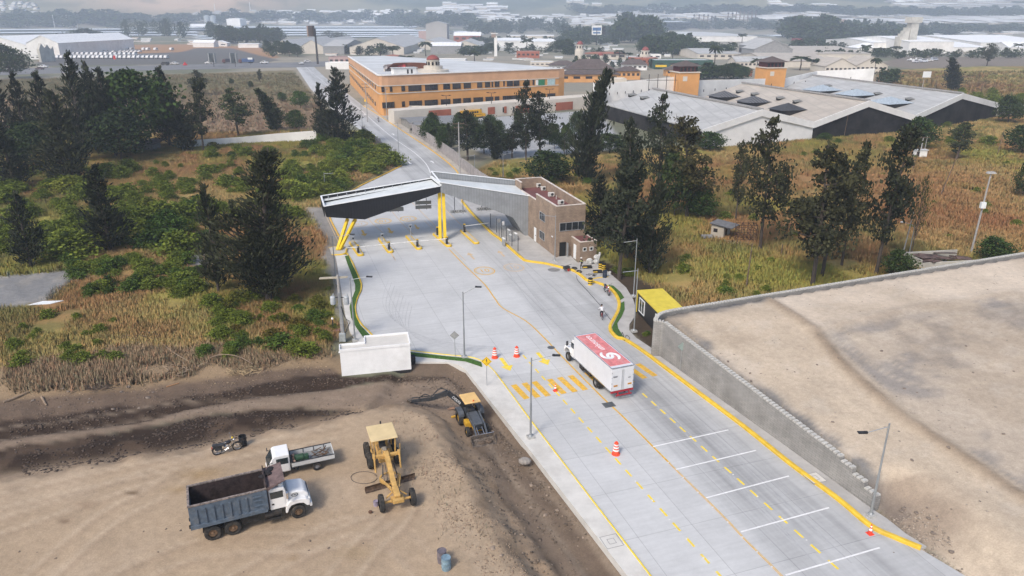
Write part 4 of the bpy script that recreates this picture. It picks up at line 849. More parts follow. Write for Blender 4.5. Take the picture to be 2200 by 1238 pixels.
pole((832,258),188,'thin utility pole in front of the orange facade',arms=((.95,1.8,.3),))
pole((2085,548),372,'tall pale floodlight pole rising behind the soil platform',r0=.16,r1=.11,lean=.02)
mb=MB();
pf=[o for o in bpy.data.objects if o.get('label')=='tall pale floodlight pole rising behind the soil platform'][0]
hh=ZT(372,G(2085,548)[1]);mb.box((.25,0,hh+.05),(1.3,.7,.28),0,0,.75);mb.build('floodlight',M_ballast,pf,bevel=.03);MB().box((.0,-.2,hh*.62),(.7,.5,.9)).build('control_box',M_trim,pf)
e,h=pole((1952,552),487,'curved white street lamp near the ruined roof',m=M_lampg,r0=.08,r1=.06)
mb=MB();mb.tube([(0,0,h),(-.4,0,h+.35),(-1.8,0,h+.75)],.04,6);mb.build('arm',M_lampg,e);MB().sphere((-2.0,0,h+.75),.24,8,sq=(1.3,.7,.5)).build('lamp_head',M_trim,e)
for(b,t,lab,ln,ms)in(((1985,330),292,'lone weathered post with a pale arm in the far rust grass',.01,M_polec),((1940,545),455,'leaning grey wooden pole behind the curved street lamp',.06,M_polec),((2021,418),323,'slanting thin dark pole in the rust-coloured grass',.22,M_woodp),((2052,345),278,'thin dark pole below the small tree near the right warehouse',.1,M_woodp),((2142,335),280,'thin dark pole at the far right of the grass field',.05,M_woodp),((1603,618),522,'bare dead trunk standing in yellow-green grass',.02,M_woodp),((1678,549),525,'short dead stump among the tall pines',0,M_woodp),((1960,365),322,'dead leaning trunk by the small white electric hut',.12,M_woodp),((1448,305),262,'thin dark pole in front of the left warehouse gable',0,M_woodp),((1788,290),245,'pale thin pole before the middle warehouse opening',.03,M_polec),((1813,296),247,'dark thin pole before the middle warehouse opening',.03,M_woodp),((1595,298),264,'thin dark pole by the tall pine and white lean-to',0,M_woodp)):
 pole(b,t,lab,m=ms,lean=ln,r0=.11,r1=.06,cat='pole',name='dead_trunk' if 'trunk' in lab or 'stump' in lab else 'wooden_pole')
for(b,t,lab)in(((2009,192),165,'wooden power pole with crossarm nearest the white sign on the far hedge'),((2107,203),175,'wooden power pole with crossarm at the right end of the far hedge')):pole(b,t,lab,m=M_woodp,arms=((.97,3,0),))
e,h=pole((1981,191),160,'pale square sign on a pole behind the right warehouse ridge',cat='sign',name='sign_pole');MB().box((1.0,-.3,h),(4.2,.15,3.0)).build('plate',M_trim,e)
def diamond(px,py,topy,lab,front,z=.15,sz=.38):
 c=G3(px,py,z);h=ZT(topy,c.y)-z-sz;e=empty('diamond_sign',c,0,lab,'road sign');MB().tube([(0,0,0),(0,0,h+sz*.9)],.032,6).build('pole',M_steel,e)
 P=[(0,-sz),(sz,0),(0,sz),(-sz,0)];mb=MB();mb.extr([(p[0],p[1]+h)for p in P],-.06,-.04);o=mb.build('plate',front,e)
 return e,h
sz=.52
e,h=diamond(1046,828,766,'yellow diamond pedestrian crossing sign on the left pavement',mat('sign_yellow',(.78,.50,.02),.5),sz=sz)
mb=MB();q=-.065
for k in range(4):
 a=Vector((0,q,h));pts=[Vector((0,0,-.44)),Vector((.44,0,0)),Vector((0,0,.44)),Vector((-.44,0,0))];mb.bar(a+pts[k],a+pts[(k+1)%4],.012,.012)
mb.sphere((0,q,h+.24),.05,8,sq=(1,.2,1));mb.bar((0,q,h+.19),(0,q,h+.02),.07,.01);mb.bar((0,q,h+.02),(-.09,q,h-.13),.035,.01);mb.bar((0,q,h+.02),(.09,q,h-.13),.035,.01);mb.bar((0,q,h+.16),(.1,q,h+.05),.025,.01);mb.bar((0,q,h+.16),(-.1,q,h+.06),.025,.01)
for k in range(5):mb.bar((-.22+k*.11,q,h-.25+.02),(-.16+k*.11,q,h-.16+.02),.035,.01)
mb.build('pedestrian_symbol',M_dark,e)
diamond(978,766,711,'grey back of a diamond road sign beside the grass strip',mat('sign_back',(.33,.34,.34),.5,.3),sz=.5)
e,h=diamond(1461,797,735,'dull green-grey diamond sign before the long block wall',mat('sign_back_green',(.26,.32,.30),.5,.2),sz=.48)
for(px,py,ty,lab)in((782,281,270,'small square sign back at the left road edge by the slim lamp'),(815,308,297,'small square sign back halfway down the scrub edge'),(849,335,320,'square sign back next to the lamp where the road widens'),(786,228,214,'small yellow sign on the left facade side of the old road')):
 c=G3(px,py,0);h=ZT(ty,c.y);e=empty('square_sign',c,0,lab,'road sign');MB().tube([(0,0,0),(0,0,h)],.035,6).build('pole',M_steel,e);MB().box((0,-.06,h-.45),(.95,.03,.9)).build('plate',mat('sign_yellow',(.78,.50,.02))if 'yellow' in lab else M_slat,e)
M_or=mat('drum_orange',(.72,.075,.03),.5,var=.06,scale=4);M_wh=mat('reflective_white',(.8,.8,.8),.4)
def drum(px,py,lab):
 c=G3(px,py,0);e=empty('traffic_drum',c,0,lab,'traffic drum','orange and white traffic drums')
 MB().lathe([(.36,0),(.36,.06),(.29,.1),(.29,.22),(.27,.24),(.27,.38)],n=16).build('base',M_or,e)
 z=.38;r=.265
 for k,(dz,wht)in enumerate(((.15,1),(.1,0),(.15,1),(.1,0),(.13,1),(.08,0))):
  MB().lathe([(r,z),(r-.012,z+dz)],n=16).build('band',M_wh if wht else M_or,e);z+=dz;r-=.015
 mb=MB();mb.lathe([(r,z),(r*.8,z+.05),(.08,z+.07)],n=16);mb.box((0,0,z+.1),(.16,.05,.1));mb.build('top',M_or,e)
drum(1063,769,'orange and white drum left of the two by the yellow arrows');drum(1110,766,'orange and white drum right of the two by the yellow arrows');drum(1323,976,'orange and white drum standing alone on the near dashed line')
M_conep=mat('cone_orange',(.75,.06,.03),.5)
def cone(px,py,lab,s=1):
 c=G3(px,py,0);e=empty('traffic_cone',c,.3,lab,'traffic cone','orange traffic cones');mb=MB();mb.box((0,0,.02),(.4*s,.4*s,.04));mb.build('base',M_conep,e)
 for a,b,m in((0,.25,M_conep),(.25,.42,M_wh),(.42,.52,M_conep),(.52,.62,M_wh),(.62,.75,M_conep)):f=lambda t:.15*s*(1-t/.9);MB().lathe([(f(a),a*s+.04),(f(b),b*s+.04)],n=12).build('cone_band',m,e)
cone(1193,840,'small orange cone standing on the zebra crossing',1.0);cone(1869,1147,'orange cone at the foot of the yellow kerb at lower right',1.05)
def barrel(p,lab,c1,c2=None,h=.9,r=.3,cat='barrel',open_=False,grp=None):
 e=empty('barrel',p,random.random()*6,lab,cat,grp);n=7;mb=MB();prof=[]
 bands=c2 is not None
 m1=mat('barrel_'+lab[:18].replace(' ','_'),c1,.6,.2,var=.15,scale=3,dirt=(.2,.14,.1,.6))
 if bands:
  for k in range(6):mb.lathe([(r,k*h/6),(r+(.015 if k%2 else 0),(k+1)*h/6)],n=18,mi=k%2,cap=False)
  mb.build('shell',[mat('barrel_yellow',(.72,.48,.03),.5),mat('barrel_black',(.02,.02,.02),.5)],e)
 else:
  mb.lathe([(r,0),(r,h*.32),(r+.02,h*.335),(r,h*.35),(r,h*.65),(r+.02,h*.665),(r,h*.68),(r,h)],n=18,cap=False);mb.build('shell',m1,e)
 MB().lathe([(r+.012,h-.03),(r+.012,h),(r-.02,h),(r-.02,h-.04 if not open_ else h-.25),(.001,h-.04 if not open_ else h-.25)],n=18,cap=False).build('lid',m1 if not bands else MATS['barrel_black'],e)
 return e
p=GT(950,1207);barrel(p,'rusty purple-grey oil drum behind the blue drum in the foreground',(.17,.15,.17));p=GT(959,1222);barrel(p,'pale blue oil drum in the foreground, in front of the rusty one',(.20,.30,.37))
barrel(GT(523,957),'black metal barrel behind the parked motorcycle',(.02,.022,.026),open_=True);barrel(G3(887,782,-.1),'black barrel at the right end of the white cabin',(.02,.022,.026),h=.95)
barrel(G3(1268,612,0),'black and yellow striped barrel on the road at the kerb corner',None or(.7,.5,0),1,h=.95);barrel(G3(1290,577,.15),'left striped black and yellow barrel by the tree trunks',(.7,.5,0),1,h=.95);barrel(G3(1297,580,.15),'right striped black and yellow barrel by the tree trunks',(.7,.5,0),1,h=.95)
barrel(G3(1299,596,.15),'dark blue plastic barrel on the plaza beside the striped barrels',(.03,.045,.075),h=1.0);barrel(G3(1310,590,.1),'small white bucket right of the dark blue barrel',(.6,.6,.58),h=.45,r=.17,cat='bucket')
pts=[(1238,592),(1242,603),(1262,625),(1290,657),(1300,672),(1316,692)]
M_cable=mat('dark_cable',(.04,.04,.045),.7)
MB().tube([tuple(p)for p in cat_rom([G3(x,y,.03)for x,y in pts],6)],.03,5).build('cable',M_cable,label='thin dark cable running across the road behind the cyclist',cat='cable')
MB().tube([tuple(p)for p in cat_rom([G3(x,y,.19)for x,y in((1318,698),(1326,710),(1334,722),(1337,714),(1342,728),(1346,720),(1353,728),(1340,731))],5)],.03,5).build('hose',M_cable,label='tangled thin hose on the pavement below the lawn strip',cat='hose')
for k,(px,py,lb)in enumerate(((1234,577,'coiled black hose nearest the walking worker'),(1244,584,'coiled black hose beside the yellow kerb'))):
 c=G3(px,py,.2);mb=MB()
 for j in range(4):mb.tube([(.42*math.cos(a)*(1-.08*j),.42*math.sin(a)*(1-.08*j),.04*j)for a in np.linspace(0,6.28,20)],.035,5)
 mb.build('hose_coil',M_cable,loc=c,label=lb+' on the plaza',cat='hose coil',group='coiled hoses on the plaza')
e=empty('welding_machine',G3(1217,583,.0),.4,'small dark machine with red part straddling the yellow kerb','machine');MB().box((0,0,.55),(.9,.5,.45)).build('body',M_dark,e,bevel=.05);mb=MB();mb.tube([(-.5,0,.9),(-.9,0,1.0)],.03,6);mb.tube([(-.5,.2,.7),(.5,.2,.85),(.9,.2,.9)],.03);mb.build('handle',M_dark,e);MB().lathe([(.2,-.3),(.2,-.24)],(.2,0,.25),12,axis='Y').build('wheel',mat('red_part',(.35,.03,.02),.5),e)
MB().lathe([(.9,.003),(.85,.012)],(*G(1190,580),0),20).build('damp_patch',mat('wet_cement',(.22,.22,.22),.6),label='grey cement stain on the road at the yellow kerb',cat='stain')
e=empty('sack_pile',G3(1272,566,.1),.2,'crumpled white sacks heaped beside the gatehouse annex','sacks');random.seed(4)
mb=MB()
for k in range(7):mb.sphere((random.uniform(-.8,.9),random.uniform(-.4,.4),.35+.25*(k%3)),.5,8,sq=(1,.7,.65+.2*random.random()))
mb.bar((.9,0,.4),(1.2,.1,1.6),.4,.08);mb.build('sacks',mat('white_sack',(.58,.58,.56),.9,var=.15,scale=3,bump=.6),e)
for px,py,lb in((1262,575,'low black pallet with yellow edge behind the walking worker'),(1284,585,'dark debris slab beside the striped barrels')):
 mb=MB();[mb.box((0,-.5+.25*k,.12),(1.3,.14,.1),.1)for k in range(5)];mb.box((-.4,-.55,.2),(.6,.12,.16),.1,1);mb.build('pallet',[mat('black_board',(.02,.018,.017),.9),M_yel],loc=G3(px,py,.15),label=lb,cat='pallet')
mb=MB();random.seed(9)
for k in range(12):a=random.random()*3;x,y=random.uniform(-.9,.9),random.uniform(-.5,.5);mb.bar((x,y,.03),(x+math.cos(a)*.6,y+math.sin(a)*.4,.05),.04)
mb.build('scrap_bars',M_dark,loc=G3(1280,592,.16),label='scattered dark scrap rods on the plaza beside the dark blue barrel',cat='scrap rods')
# ================================================================ VEHICLES
M_tyre=mat('tyre_rubber',(.03,.029,.028),.9,var=.2,scale=5,dirt=(.16,.13,.1,.5));M_rim=mat('steel_rim',(.32,.32,.33),.5,.5);M_rimb=mat('rusty_rim',(.2,.13,.08),.7,.3,var=.2,scale=8)
M_vwhite=mat('vehicle_white',(.74,.74,.74),.35,var=.03,spec=.5,scale=1,dirt=(.55,.5,.45,.3));M_chas=mat('chassis_black',(.025,.024,.023),.8,var=.2,scale=4,dirt=(.1,.07,.05,.5))
M_glz=mat('windscreen',(.025,.035,.04),.08,var=.1,spec=1);M_chrome=mat('chrome',(.65,.65,.66),.2,.9);M_redl=mat('tail_lamp_red',(.4,.01,.01),.3);M_headl=mat('headlamp_glass',(.75,.75,.72),.15)
def wheel(par,x,y,r,w_,rim=None,lug=False,name='wheel',dual=False,z=None):
 s=1 if y>0 else-1;z=r if z is None else z;mb=MB()
 mb.lathe([(r*.55,-w_/2),(r*.9,-w_/2),(r,-w_*.36),(r,w_*.36),(r*.9,w_/2),(r*.55,w_/2)],(x,y,z),22,axis='Y',cap=False)
 if lug:
  for k in range(18):
   a=2*math.pi*k/18;c=Vector((x+math.cos(a)*r,y+(.12*w_ if k%2 else-.12*w_),z+math.sin(a)*r));mb.box(c,(.05,w_*.55,.12),M=Matrix.Rotation(-a,3,'Y')@Matrix.Rotation(.5 if k%2 else-.5,3,'X'))
 o=mb.build(name,M_tyre,par)
 mb=MB();yy=y+s*w_*.22;mb.lathe([(r*.56,-s*w_*.5),(r*.56,0),(r*.42,s*.02),(r*.2,-s*.02),(r*.16,s*.06),(.001,s*.07)],(x,yy,z),16,axis='Y',cap=False)
 for k in range(6):a=k*math.pi/3;mb.sphere((x+math.cos(a)*r*.3,yy+s*.03,z+math.sin(a)*r*.3),r*.045,6)
 mb.build('rim',rim or M_rim,o);return o
def veh(name,pos,hd,lab,cat,z=0,grp=None):return empty(name,(pos[0],pos[1],z),math.atan2(hd[1],hd[0]),lab,cat,grp)
h=Vector((-.36,.933,0)).normalized();rt=Vector((h.y,-h.x,0));p=Vector((8.26,63.4,0))+rt*1.1
T=veh('box_truck',p,h,'white box truck with red-painted roof driving away over the zebra crossing','truck')
MB().box((.9,0,2.28),(8.0,2.44,2.4)).build('cargo_box',mat('box_panel_white',(.62,.63,.66),.45,var=.03,scale=.8,dirt=(.48,.48,.48,.3)),T,bevel=.03)
roofp=MB().box((1.05,0,3.487),(7.35,2.2,.012)).build('roof_panel',mat('faded_red_roof',(.62,.20,.20),.6,var=.12,scale=2,dirt=(.55,.42,.42,.5)),T)
RM=Matrix.Translation((2.6,.05,3.497));tx=text_mesh('roof_lettering','unisource',.98,M_wh,T,M=RM,sx=.92)
def ring_arc(mb,cx,cy,rx,ry,a0,a1,w_,z,n=26):
 vs=[];fs=[]
 for k in range(n+1):
  a=math.radians(a0+(a1-a0)*k/n);ww=w_*(1-abs(2*k/n-1)**3*.5)
  for s in(-.5,.5):vs.append((cx+(rx+s*ww)*math.cos(a),cy+(ry+s*ww)*math.sin(a),z))
 for k in range(n):fs.append((2*k,2*k+2,2*k+3,2*k+1))
 mb.add(vs,fs)
mb=MB();ring_arc(mb,-.35,.25,.72,.5,20,300,.36,3.5);ring_arc(mb,-.85,-.2,.72,.5,200,480,.36,3.508);mb.build('roof_emblem',M_wh,T)
mb=MB()
for s in(-1,1):mb.box((.9,s*1.2,3.485),(8.0,.07,.04));mb.box((.9,s*1.21,1.1),(8.0,.06,.1))
mb.box((-3.08,0,3.45),(.08,2.3,.1));mb.box((4.88,0,3.485),(.08,2.3,.04));mb.build('rails',M_chrome,T)
for s in(-1,1):
 d_=MB().box((-3.125,s*.58,2.2),(.04,1.13,2.2)).build('rear_door',mat('door_white',(.62,.63,.65),.45,var=.04,scale=1,dirt=(.45,.45,.45,.4)),T,bevel=.01)
 mb=MB();[mb.box((-3.15,s*1.12,z),(.03,.08,.12))for z in(1.4,1.9,2.5,3.0)];mb.build('hinge',M_steel,d_);MB().tube([(-3.17,s*.08,1.2),(-3.17,s*.08,3.2)],.018,6).build('lock_bar',M_steel,d_)
mb=MB();mb.box((-3.155,.72,1.62),(.012,.42,.17));o=mb.build('orange_plate',mat('orange_plate',(.72,.33,.02),.5),T)
for s,yy in((1,.72),(-1,-.78)):
 if s<0:MB().box((-3.155,yy,1.62),(.012,.42,.17)).build('orange_plate',MATS['orange_plate'],T)
RB=lambda y,z:Matrix.Translation((-3.165,y,z))@Matrix.Rotation(-math.pi/2,4,'Z')@Matrix.Rotation(math.pi/2,4,'X')
text_mesh('plate_lettering','PARAL',.13,M_dark,T,M=RB(.72,1.62));text_mesh('plate_lettering','PARAL',.13,M_dark,T,M=RB(-.78,1.62))
mb=MB();[mb.box((-3.15,.78-.0,2.62-.09*k),(.01,.5-.1*k,.05))for k in range(2)];mb.box((-3.15,-.72,2.3),(.01,.25,.07));mb.build('small_print',M_dark,T)
mb=MB();M_redb=mat('red_bumper',(.33,.02,.03),.5,var=.1);mb.box((-3.12,0,.98),(.12,2.4,.16));mb.box((-3.25,-.15,.62),(.1,1.7,.1));[mb.bar((-3.1,y,.95),(-3.25,y,.6),.09)for y in(-.75,.45)];mb.build('rear_bumper',M_redb,T)
mb=MB();[mb.box((1.6,s*.42,.78),(9.2,.1,.24))for s in(-1,1)];[mb.box((x,0,.8),(.1,.8,.18))for x in(-2,0,2,4)];mb.box((1.9,.85,.7),(1.1,.5,.45));mb.box((3.3,.9,.62),(.8,.45,.4));mb.box((0,0,.5),(.15,1.9,.15));mb.build('chassis',M_chas,T)
MB().box((-.75,.95,.5),(.04,.55,.6)).build('mud_flap',M_chas,T);MB().box((-.75,-.95,.5),(.04,.55,.6)).build('mud_flap',M_chas,T)
for y in(1.1,-1.1,.78,-.78):wheel(T,0,y,.5,.27)
for y in(1.08,-1.08):wheel(T,6.35,y,.5,.27)
mb=MB();mb.extr([(5.0,.75),(6.0,.75),(6.0,1.0),(5.95,1.75),(6.05,1.85),(5.75,2.65),(5.4,2.78),(5.0,2.78)],-1.05,1.05);mb.build('cab',M_vwhite,T,bevel=.06)
mb=MB();mb.extr([(6.0,1.0),(7.35,.95),(7.4,1.35),(7.1,1.62),(6.0,1.78)],-.75,.75);mb.build('hood',M_vwhite,T,bevel=.08)
for s in(-1,1):
 mb=MB();mb.extr([(5.72,.95),(5.78,1.2),(6.0,1.38),(6.4,1.45),(6.8,1.35),(7.05,1.1),(7.3,.8),(7.35,1.2),(7.1,1.5),(6.4,1.6),(5.9,1.55),(5.6,1.2)],s*.75 if s>0 else-1.18,1.18 if s>0 else-.75);mb.build('wing',M_vwhite,T,bevel=.04)
 MB().box((5.5,s*1.055,2.1),(.7,.02,.6)).build('side_window',M_glz,T)
 mb=MB();mb.bar((5.9,s*1.05,2.0),(6.15,s*1.35,2.1),.04);mb.box((6.15,s*1.38,2.15),(.12,.22,.5));mb.build('mirror',M_dark,T,bevel=.02);MB().box((7.36,s*.85,1.05),(.06,.28,.2)).build('headlight',M_headl,T)
mb=MB();mb.add([(5.98,-.95,1.88),(5.98,.95,1.88),(5.72,.9,2.62),(5.72,-.9,2.62)],[(0,1,2,3)]);mb.v=[(x+.06,y,z+.02)for x,y,z in mb.v];mb.build('windscreen',M_glz,T);MB().box((7.42,0,.72),(.14,2.2,.28)).build('front_bumper',M_vwhite,T,bevel=.03)
zy=hz(-17,40.5)
A_=Vector((*G(460,1158,zy),0));B_=Vector((*G(640,1112,zy),0));h=(B_-A_).normalized();lf=Vector((-h.y,h.x,0));p=A_+lf*1.05
T=veh('dump_truck',p,h,'dump truck with white cab and dented blue-grey tipping body on the sandy yard','truck',zy)
M_bed=mat('dump_blue_grey',(.085,.115,.155),.6,var=.15,scale=3,dirt=(.2,.19,.18,.6));M_bin=mat('rusty_bed_interior',(.035,.024,.024),.9,var=.3,scale=3,dirt=(.07,.04,.035,.6));M_rimr=mat('scraped_rim_steel',(.24,.2,.18),.7,.2,var=.3,scale=6);M_gd=mat('rusty_guard',(.15,.105,.1),.8,var=.2,scale=3)
x0,x1,zb,zt,hw=-1.15,3.72,1.36,3.02,1.22
bd=MB();bd.box(((x0+x1)/2,0,zb+.06),(x1-x0,2.3,.12));bd.build('bed_floor',M_bin,T)
for s in(-1,1):
 mb=MB();mb.box(((x0+x1)/2,s*hw,(zb+zt)/2),(x1-x0,.07,zt-zb),0,0)
 o=mb.build('bed_side',[M_bed,M_bin],T);
 for pl in o.data.polygons:
  if pl.normal.y*s<-.5:pl.material_index=1
 mb=MB();[mb.box((x0+.38+k*.52,s*(hw+.075),(zb+zt)/2-.05),(.13,.08,zt-zb-.45))for k in range(7)];[mb.box((x1-.55,s*(hw+.075),z),(.75,.07,.08))for z in(zb+.55,zb+.95,zb+1.25)];mb.box((x1-.2,s*(hw+.07),(zb+zt)/2),(.32,.07,zt-zb-.1));mb.box(((x0+x1)/2-.1,s*(hw+.11),zb+.1),(x1-x0,.16,.24));mb.build('bed_rib',M_bed,o)
 MB().box(((x0+x1)/2,s*hw,zt+.04),(x1-x0,.15,.09)).build('bed_rim',M_rimr,o)
MB().box((x0-.03,0,(zb+zt)/2),(.08,2.5,zt-zb)).build('tailgate',M_bed,T);MB().box((x0-.03,0,zt+.05),(.14,2.55,.1)).build('tailgate_rim',M_rimr,T)
MB().box((x1,0,(zb+zt)/2+.2),(.08,2.5,zt-zb+.3)).build('headboard',M_bin,T)
mb=MB();mb.add([(x1-.05,-1.25,zt+.2),(x1-.05,1.25,zt+.2),(4.95,1.2,zt+.5),(4.95,-1.2,zt+.5),(x1-.05,-1.25,zt+.27),(x1-.05,1.25,zt+.27),(4.95,1.2,zt+.57),(4.95,-1.2,zt+.57)],[(0,3,2,1),(4,5,6,7),(0,1,5,4),(1,2,6,5),(2,3,7,6),(3,0,4,7)]);mb.v=[(x,y,z-.22)for x,y,z in mb.v]
for s in(-1,1):mb.add([(x1-.05,s*1.25,zt-.25),(4.2,s*1.24,zt+.05),(4.95,s*1.2,zt+.3),(x1-.05,s*1.25,zt+.1)],[(0,1,2,3)])
mb.build('cab_guard',M_gd,T)
mb=MB();random.seed(2)
for k in range(5):mb.sphere((3.9+random.uniform(-.35,.35),random.uniform(.0,.9),zt+.22),.22,7,sq=(1.2,1,.4))
mb.build('tarp_bundle',mat('black_tarp',(.02,.018,.02),.9,bump=.8,scale=4),T,smooth=False)
mb=MB();[mb.box((2.4,s*.42,.95),(7.6,.1,.26))for s in(-1,1)];mb.box((.4,0,.62),(2.0,1.7,.2));mb.box((2.5,-.85,.85),(1.2,.4,.6));mb.box((2.5,.85,.85),(1.1,.4,.55));mb.lathe([(.3,-.55),(.3,.55)],(3.95,-.95,.85),12,axis='X');mb.box((3.9,-1.12,.5),(1.1,.3,.06));mb.build('chassis',M_chas,T)
mb=MB();mb.extr([(3.78,1.15),(5.05,1.15),(5.05,1.95),(4.85,2.72),(4.6,2.82),(3.78,2.82)],-1.08,1.08);mb.build('cab',M_vwhite,T,bevel=.07)
mb=MB();mb.box((4.62,0,2.9),(.32,1.9,.14));mb.build('roof_fairing',M_vwhite,T,bevel=.05)
for y in(-.2,.2):MB().sphere((4.78,y,2.97),.05,6).build('marker_light',mat('amber',(.6,.25,.02),.3),T)
mb=MB();mb.extr([(5.05,1.2),(6.4,1.1),(6.45,1.6),(6.15,1.93),(5.05,2.08)],-.82,.82);mb.build('hood',M_vwhite,T,bevel=.1)
for s in(-1,1):
 y0,y1=(.8,1.22)if s>0 else(-1.22,-.8)
 mb=MB();mb.extr([(4.75,.72),(4.9,.7),(5.0,1.0),(5.2,1.22),(5.6,1.3),(6.0,1.2),(6.2,.95),(6.4,.9),(6.45,1.3),(6.2,1.52),(5.6,1.62),(5.1,1.55),(4.85,1.3)],y0,y1);mb.build('wing',M_vwhite,T,bevel=.04)
 d_=MB().box((4.32,s*1.095,1.75),(1.0,.03,1.15)).build('door',M_vwhite,T,bevel=.01);MB().box((4.3,s*1.115,2.3),(.85,.02,.52)).build('side_window',M_glz,d_);MB().box((4.0,s*1.12,1.6),(.16,.02,.12)).build('handle',M_dark,d_)
 mb=MB();mb.bar((4.9,s*1.1,2.05),(4.95,s*1.4,2.1),.035);mb.bar((4.9,s*1.1,2.5),(4.95,s*1.4,2.45),.03);mb.box((4.95,s*1.42,2.3),(.14,.28,.48));mb.build('mirror',M_chrome,T,bevel=.03)
 MB().box((6.44,s*.9,1.28),(.05,.3,.2)).build('headlight',M_headl,T)
 em=MB();c_=Vector((5.5,s*.845,1.78));
 for k in range(14):a=2*math.pi*k/14;em.box(c_+Vector((math.cos(a)*.2,0,math.sin(a)*.13)),(.06,.03,.03))
 em.box(c_,(.14,.03,.05));em.build('door_emblem',M_dark,T)
mb=MB();mb.add([(5.09,-1.0,2.02),(5.09,1.0,2.02),(4.9,.95,2.68),(4.9,-.95,2.68)],[(0,1,2,3)]);mb.build('windscreen',M_glz,T);MB().box((6.5,0,.9),(.16,2.3,.3)).build('front_bumper',M_vwhite,T,bevel=.03);MB().box((6.45,0,1.45),(.04,1.2,.5)).build('grille',M_dark,T)
MB().tube([(3.72,.9,1.3),(3.72,.9,3.2)],.07,8).build('exhaust_stack',M_chrome,T)
for x in(0,1.28):
 for y in(1.08,-1.08,.76,-.76):wheel(T,x,y,.55,.29,M_rimb)
for y in(1.05,-1.05):wheel(T,5.6,y,.52,.3,M_rimb)
h=Vector((-.925,-.38,0)).normalized();lf=Vector((-h.y,h.x,0));zy=hz(-16,49);p=Vector((-15.14,47.83,0))-lf*.72
T=veh('flatbed_truck',p,h,'small white dropside flatbed truck loaded with a green machine behind the dump truck','truck',zy)
M_bedg=mat('worn_bed_grey',(.2,.21,.215),.7,var=.2,scale=3,dirt=(.12,.08,.06,.6))
mb=MB();mb.box((.25,0,.82),(3.2,1.75,.07));mb.build('bed_floor',M_bedg,T)
for s in(-1,1):o=MB().box((.25,s*.88,1.02),(3.2,.04,.36)).build('side_board',mat('board_pale',(.55,.56,.56),.5,var=.06,dirt=(.3,.28,.26,.5)),T,bevel=.008);MB().box((.25,s*.88,1.21),(3.24,.06,.05)).build('board_rail',M_dark,o);mb=MB();[mb.box((x,s*.85,1.02),(.05,.05,.36))for x in(-.8,0,.8)];mb.build('stake',M_dark,o)
MB().box((-1.36,0,1.02),(.04,1.8,.36)).build('tail_board',MATS['board_pale'],T);MB().box((1.86,0,1.15),(.05,1.7,.65)).build('headboard',M_dark,T)
mb=MB();[mb.box((.9,s*.35,.62),(4.4,.08,.18))for s in(-1,1)];mb.box((.2,0,.35),(.12,1.3,.12));mb.build('chassis',M_chas,T)
mb=MB();mb.extr([(1.95,.5),(3.55,.5),(3.62,.75),(3.58,1.15),(3.12,1.9),(2.95,1.96),(1.95,1.96)],-.8,.8);mb.build('cab',M_vwhite,T,bevel=.07)
for s in(-1,1):o=MB().box((2.55,s*.81,1.15),(1.0,.02,1.1)).build('door',M_vwhite,T,bevel=.01);MB().box((2.5,s*.825,1.48),(.85,.02,.5)).build('side_window',M_glz,o);MB().box((3.6,s*.55,.85),(.06,.3,.18)).build('headlight',M_headl,T);mb=MB();mb.bar((3.2,s*.8,1.5),(3.45,s*1.05,1.6),.03);mb.box((3.45,s*1.06,1.62),(.06,.14,.25));mb.build('mirror',M_dark,T)
mb=MB();mb.add([(3.62,-.72,1.18),(3.62,.72,1.18),(3.2,.68,1.86),(3.2,-.68,1.86)],[(0,1,2,3)]);mb.build('windscreen',M_glz,T);MB().box((3.64,0,.55),(.08,1.6,.22)).build('front_bumper',M_vwhite,T)
for x in(0,2.75):
 for y in(.72,-.72):wheel(T,x,y,.33,.2)
gm=empty('green_machine',T.matrix_basis@Vector((1.2,.2,.86)),T.rotation_euler.z,'dark green motor unit lying in the bed of the small flatbed truck','machine');M_grn=mat('machine_green',(.03,.075,.04),.5,var=.2,scale=5)
mb=MB();mb.lathe([(.22,-.35),(.26,-.3),(.26,.3),(.2,.36)],(0,0,.28),12,axis='X');mb.build('body',M_grn,gm);MB().box((-.5,0,.22),(.4,.4,.4)).build('gearbox',M_grn,gm,bevel=.05)
mb=MB();[mb.sphere((1.62,-.5+.22*k,1.0+.12*(k%2)),.13,7)for k in range(6)];mb.v=[tuple(T.matrix_basis@Vector(q))for q in mb.v];o=mb.build('produce_sacks',mat('orange_sack',(.38,.16,.08),.8,c2=(.5,.4,.32),scale=9),label='red and pale net sacks stacked behind the cab of the small flatbed truck',cat='sacks')
mb=MB();random.seed(5);[mb.bar((random.uniform(-1.1,0),random.uniform(-.6,.6),.9+.03*k),(random.uniform(-1,.3),random.uniform(-.6,.6),.95+.03*k),.05)for k in range(12)];mb.v=[tuple(T.matrix_basis@Vector(q))for q in mb.v];mb.build('timber_scraps',mat('scrap_wood',(.13,.08,.05),.9,var=.3,scale=5),label='brown timber scraps at the tail of the small flatbed truck bed',cat='timber')
MB().tube([tuple(T.matrix_basis@Vector((.1+.3*math.cos(a),.35+.25*math.sin(a),.92+a*.01)))for a in np.linspace(0,9,30)],.025,5).build('hose',M_cable,label='coil of dark hose in the bed of the small flatbed truck',cat='hose')
h=Vector((.335,-.942,0)).normalized();p=(G3(855,1090,1.1));zy=hz(-8.2,43.2);p=Vector((-8.22,43.25,0))
T=veh('motor_grader',p,h,'old yellow motor grader with flat canopy and long blade on the sandy yard','grader',zy)
M_cat=mat('grader_yellow',(.50,.31,.10),.6,var=.12,scale=2,dirt=(.28,.19,.11,.5));M_cattop=mat('faded_yellow_roof',(.60,.47,.26),.7,var=.05,scale=1)
for y in(1.12,-1.12):wheel(T,0,y,.62,.36,M_cat,True)
for x in(-5.6,-7.15):
 for y in(1.05,-1.05):wheel(T,x,y,.62,.4,M_cat,True)
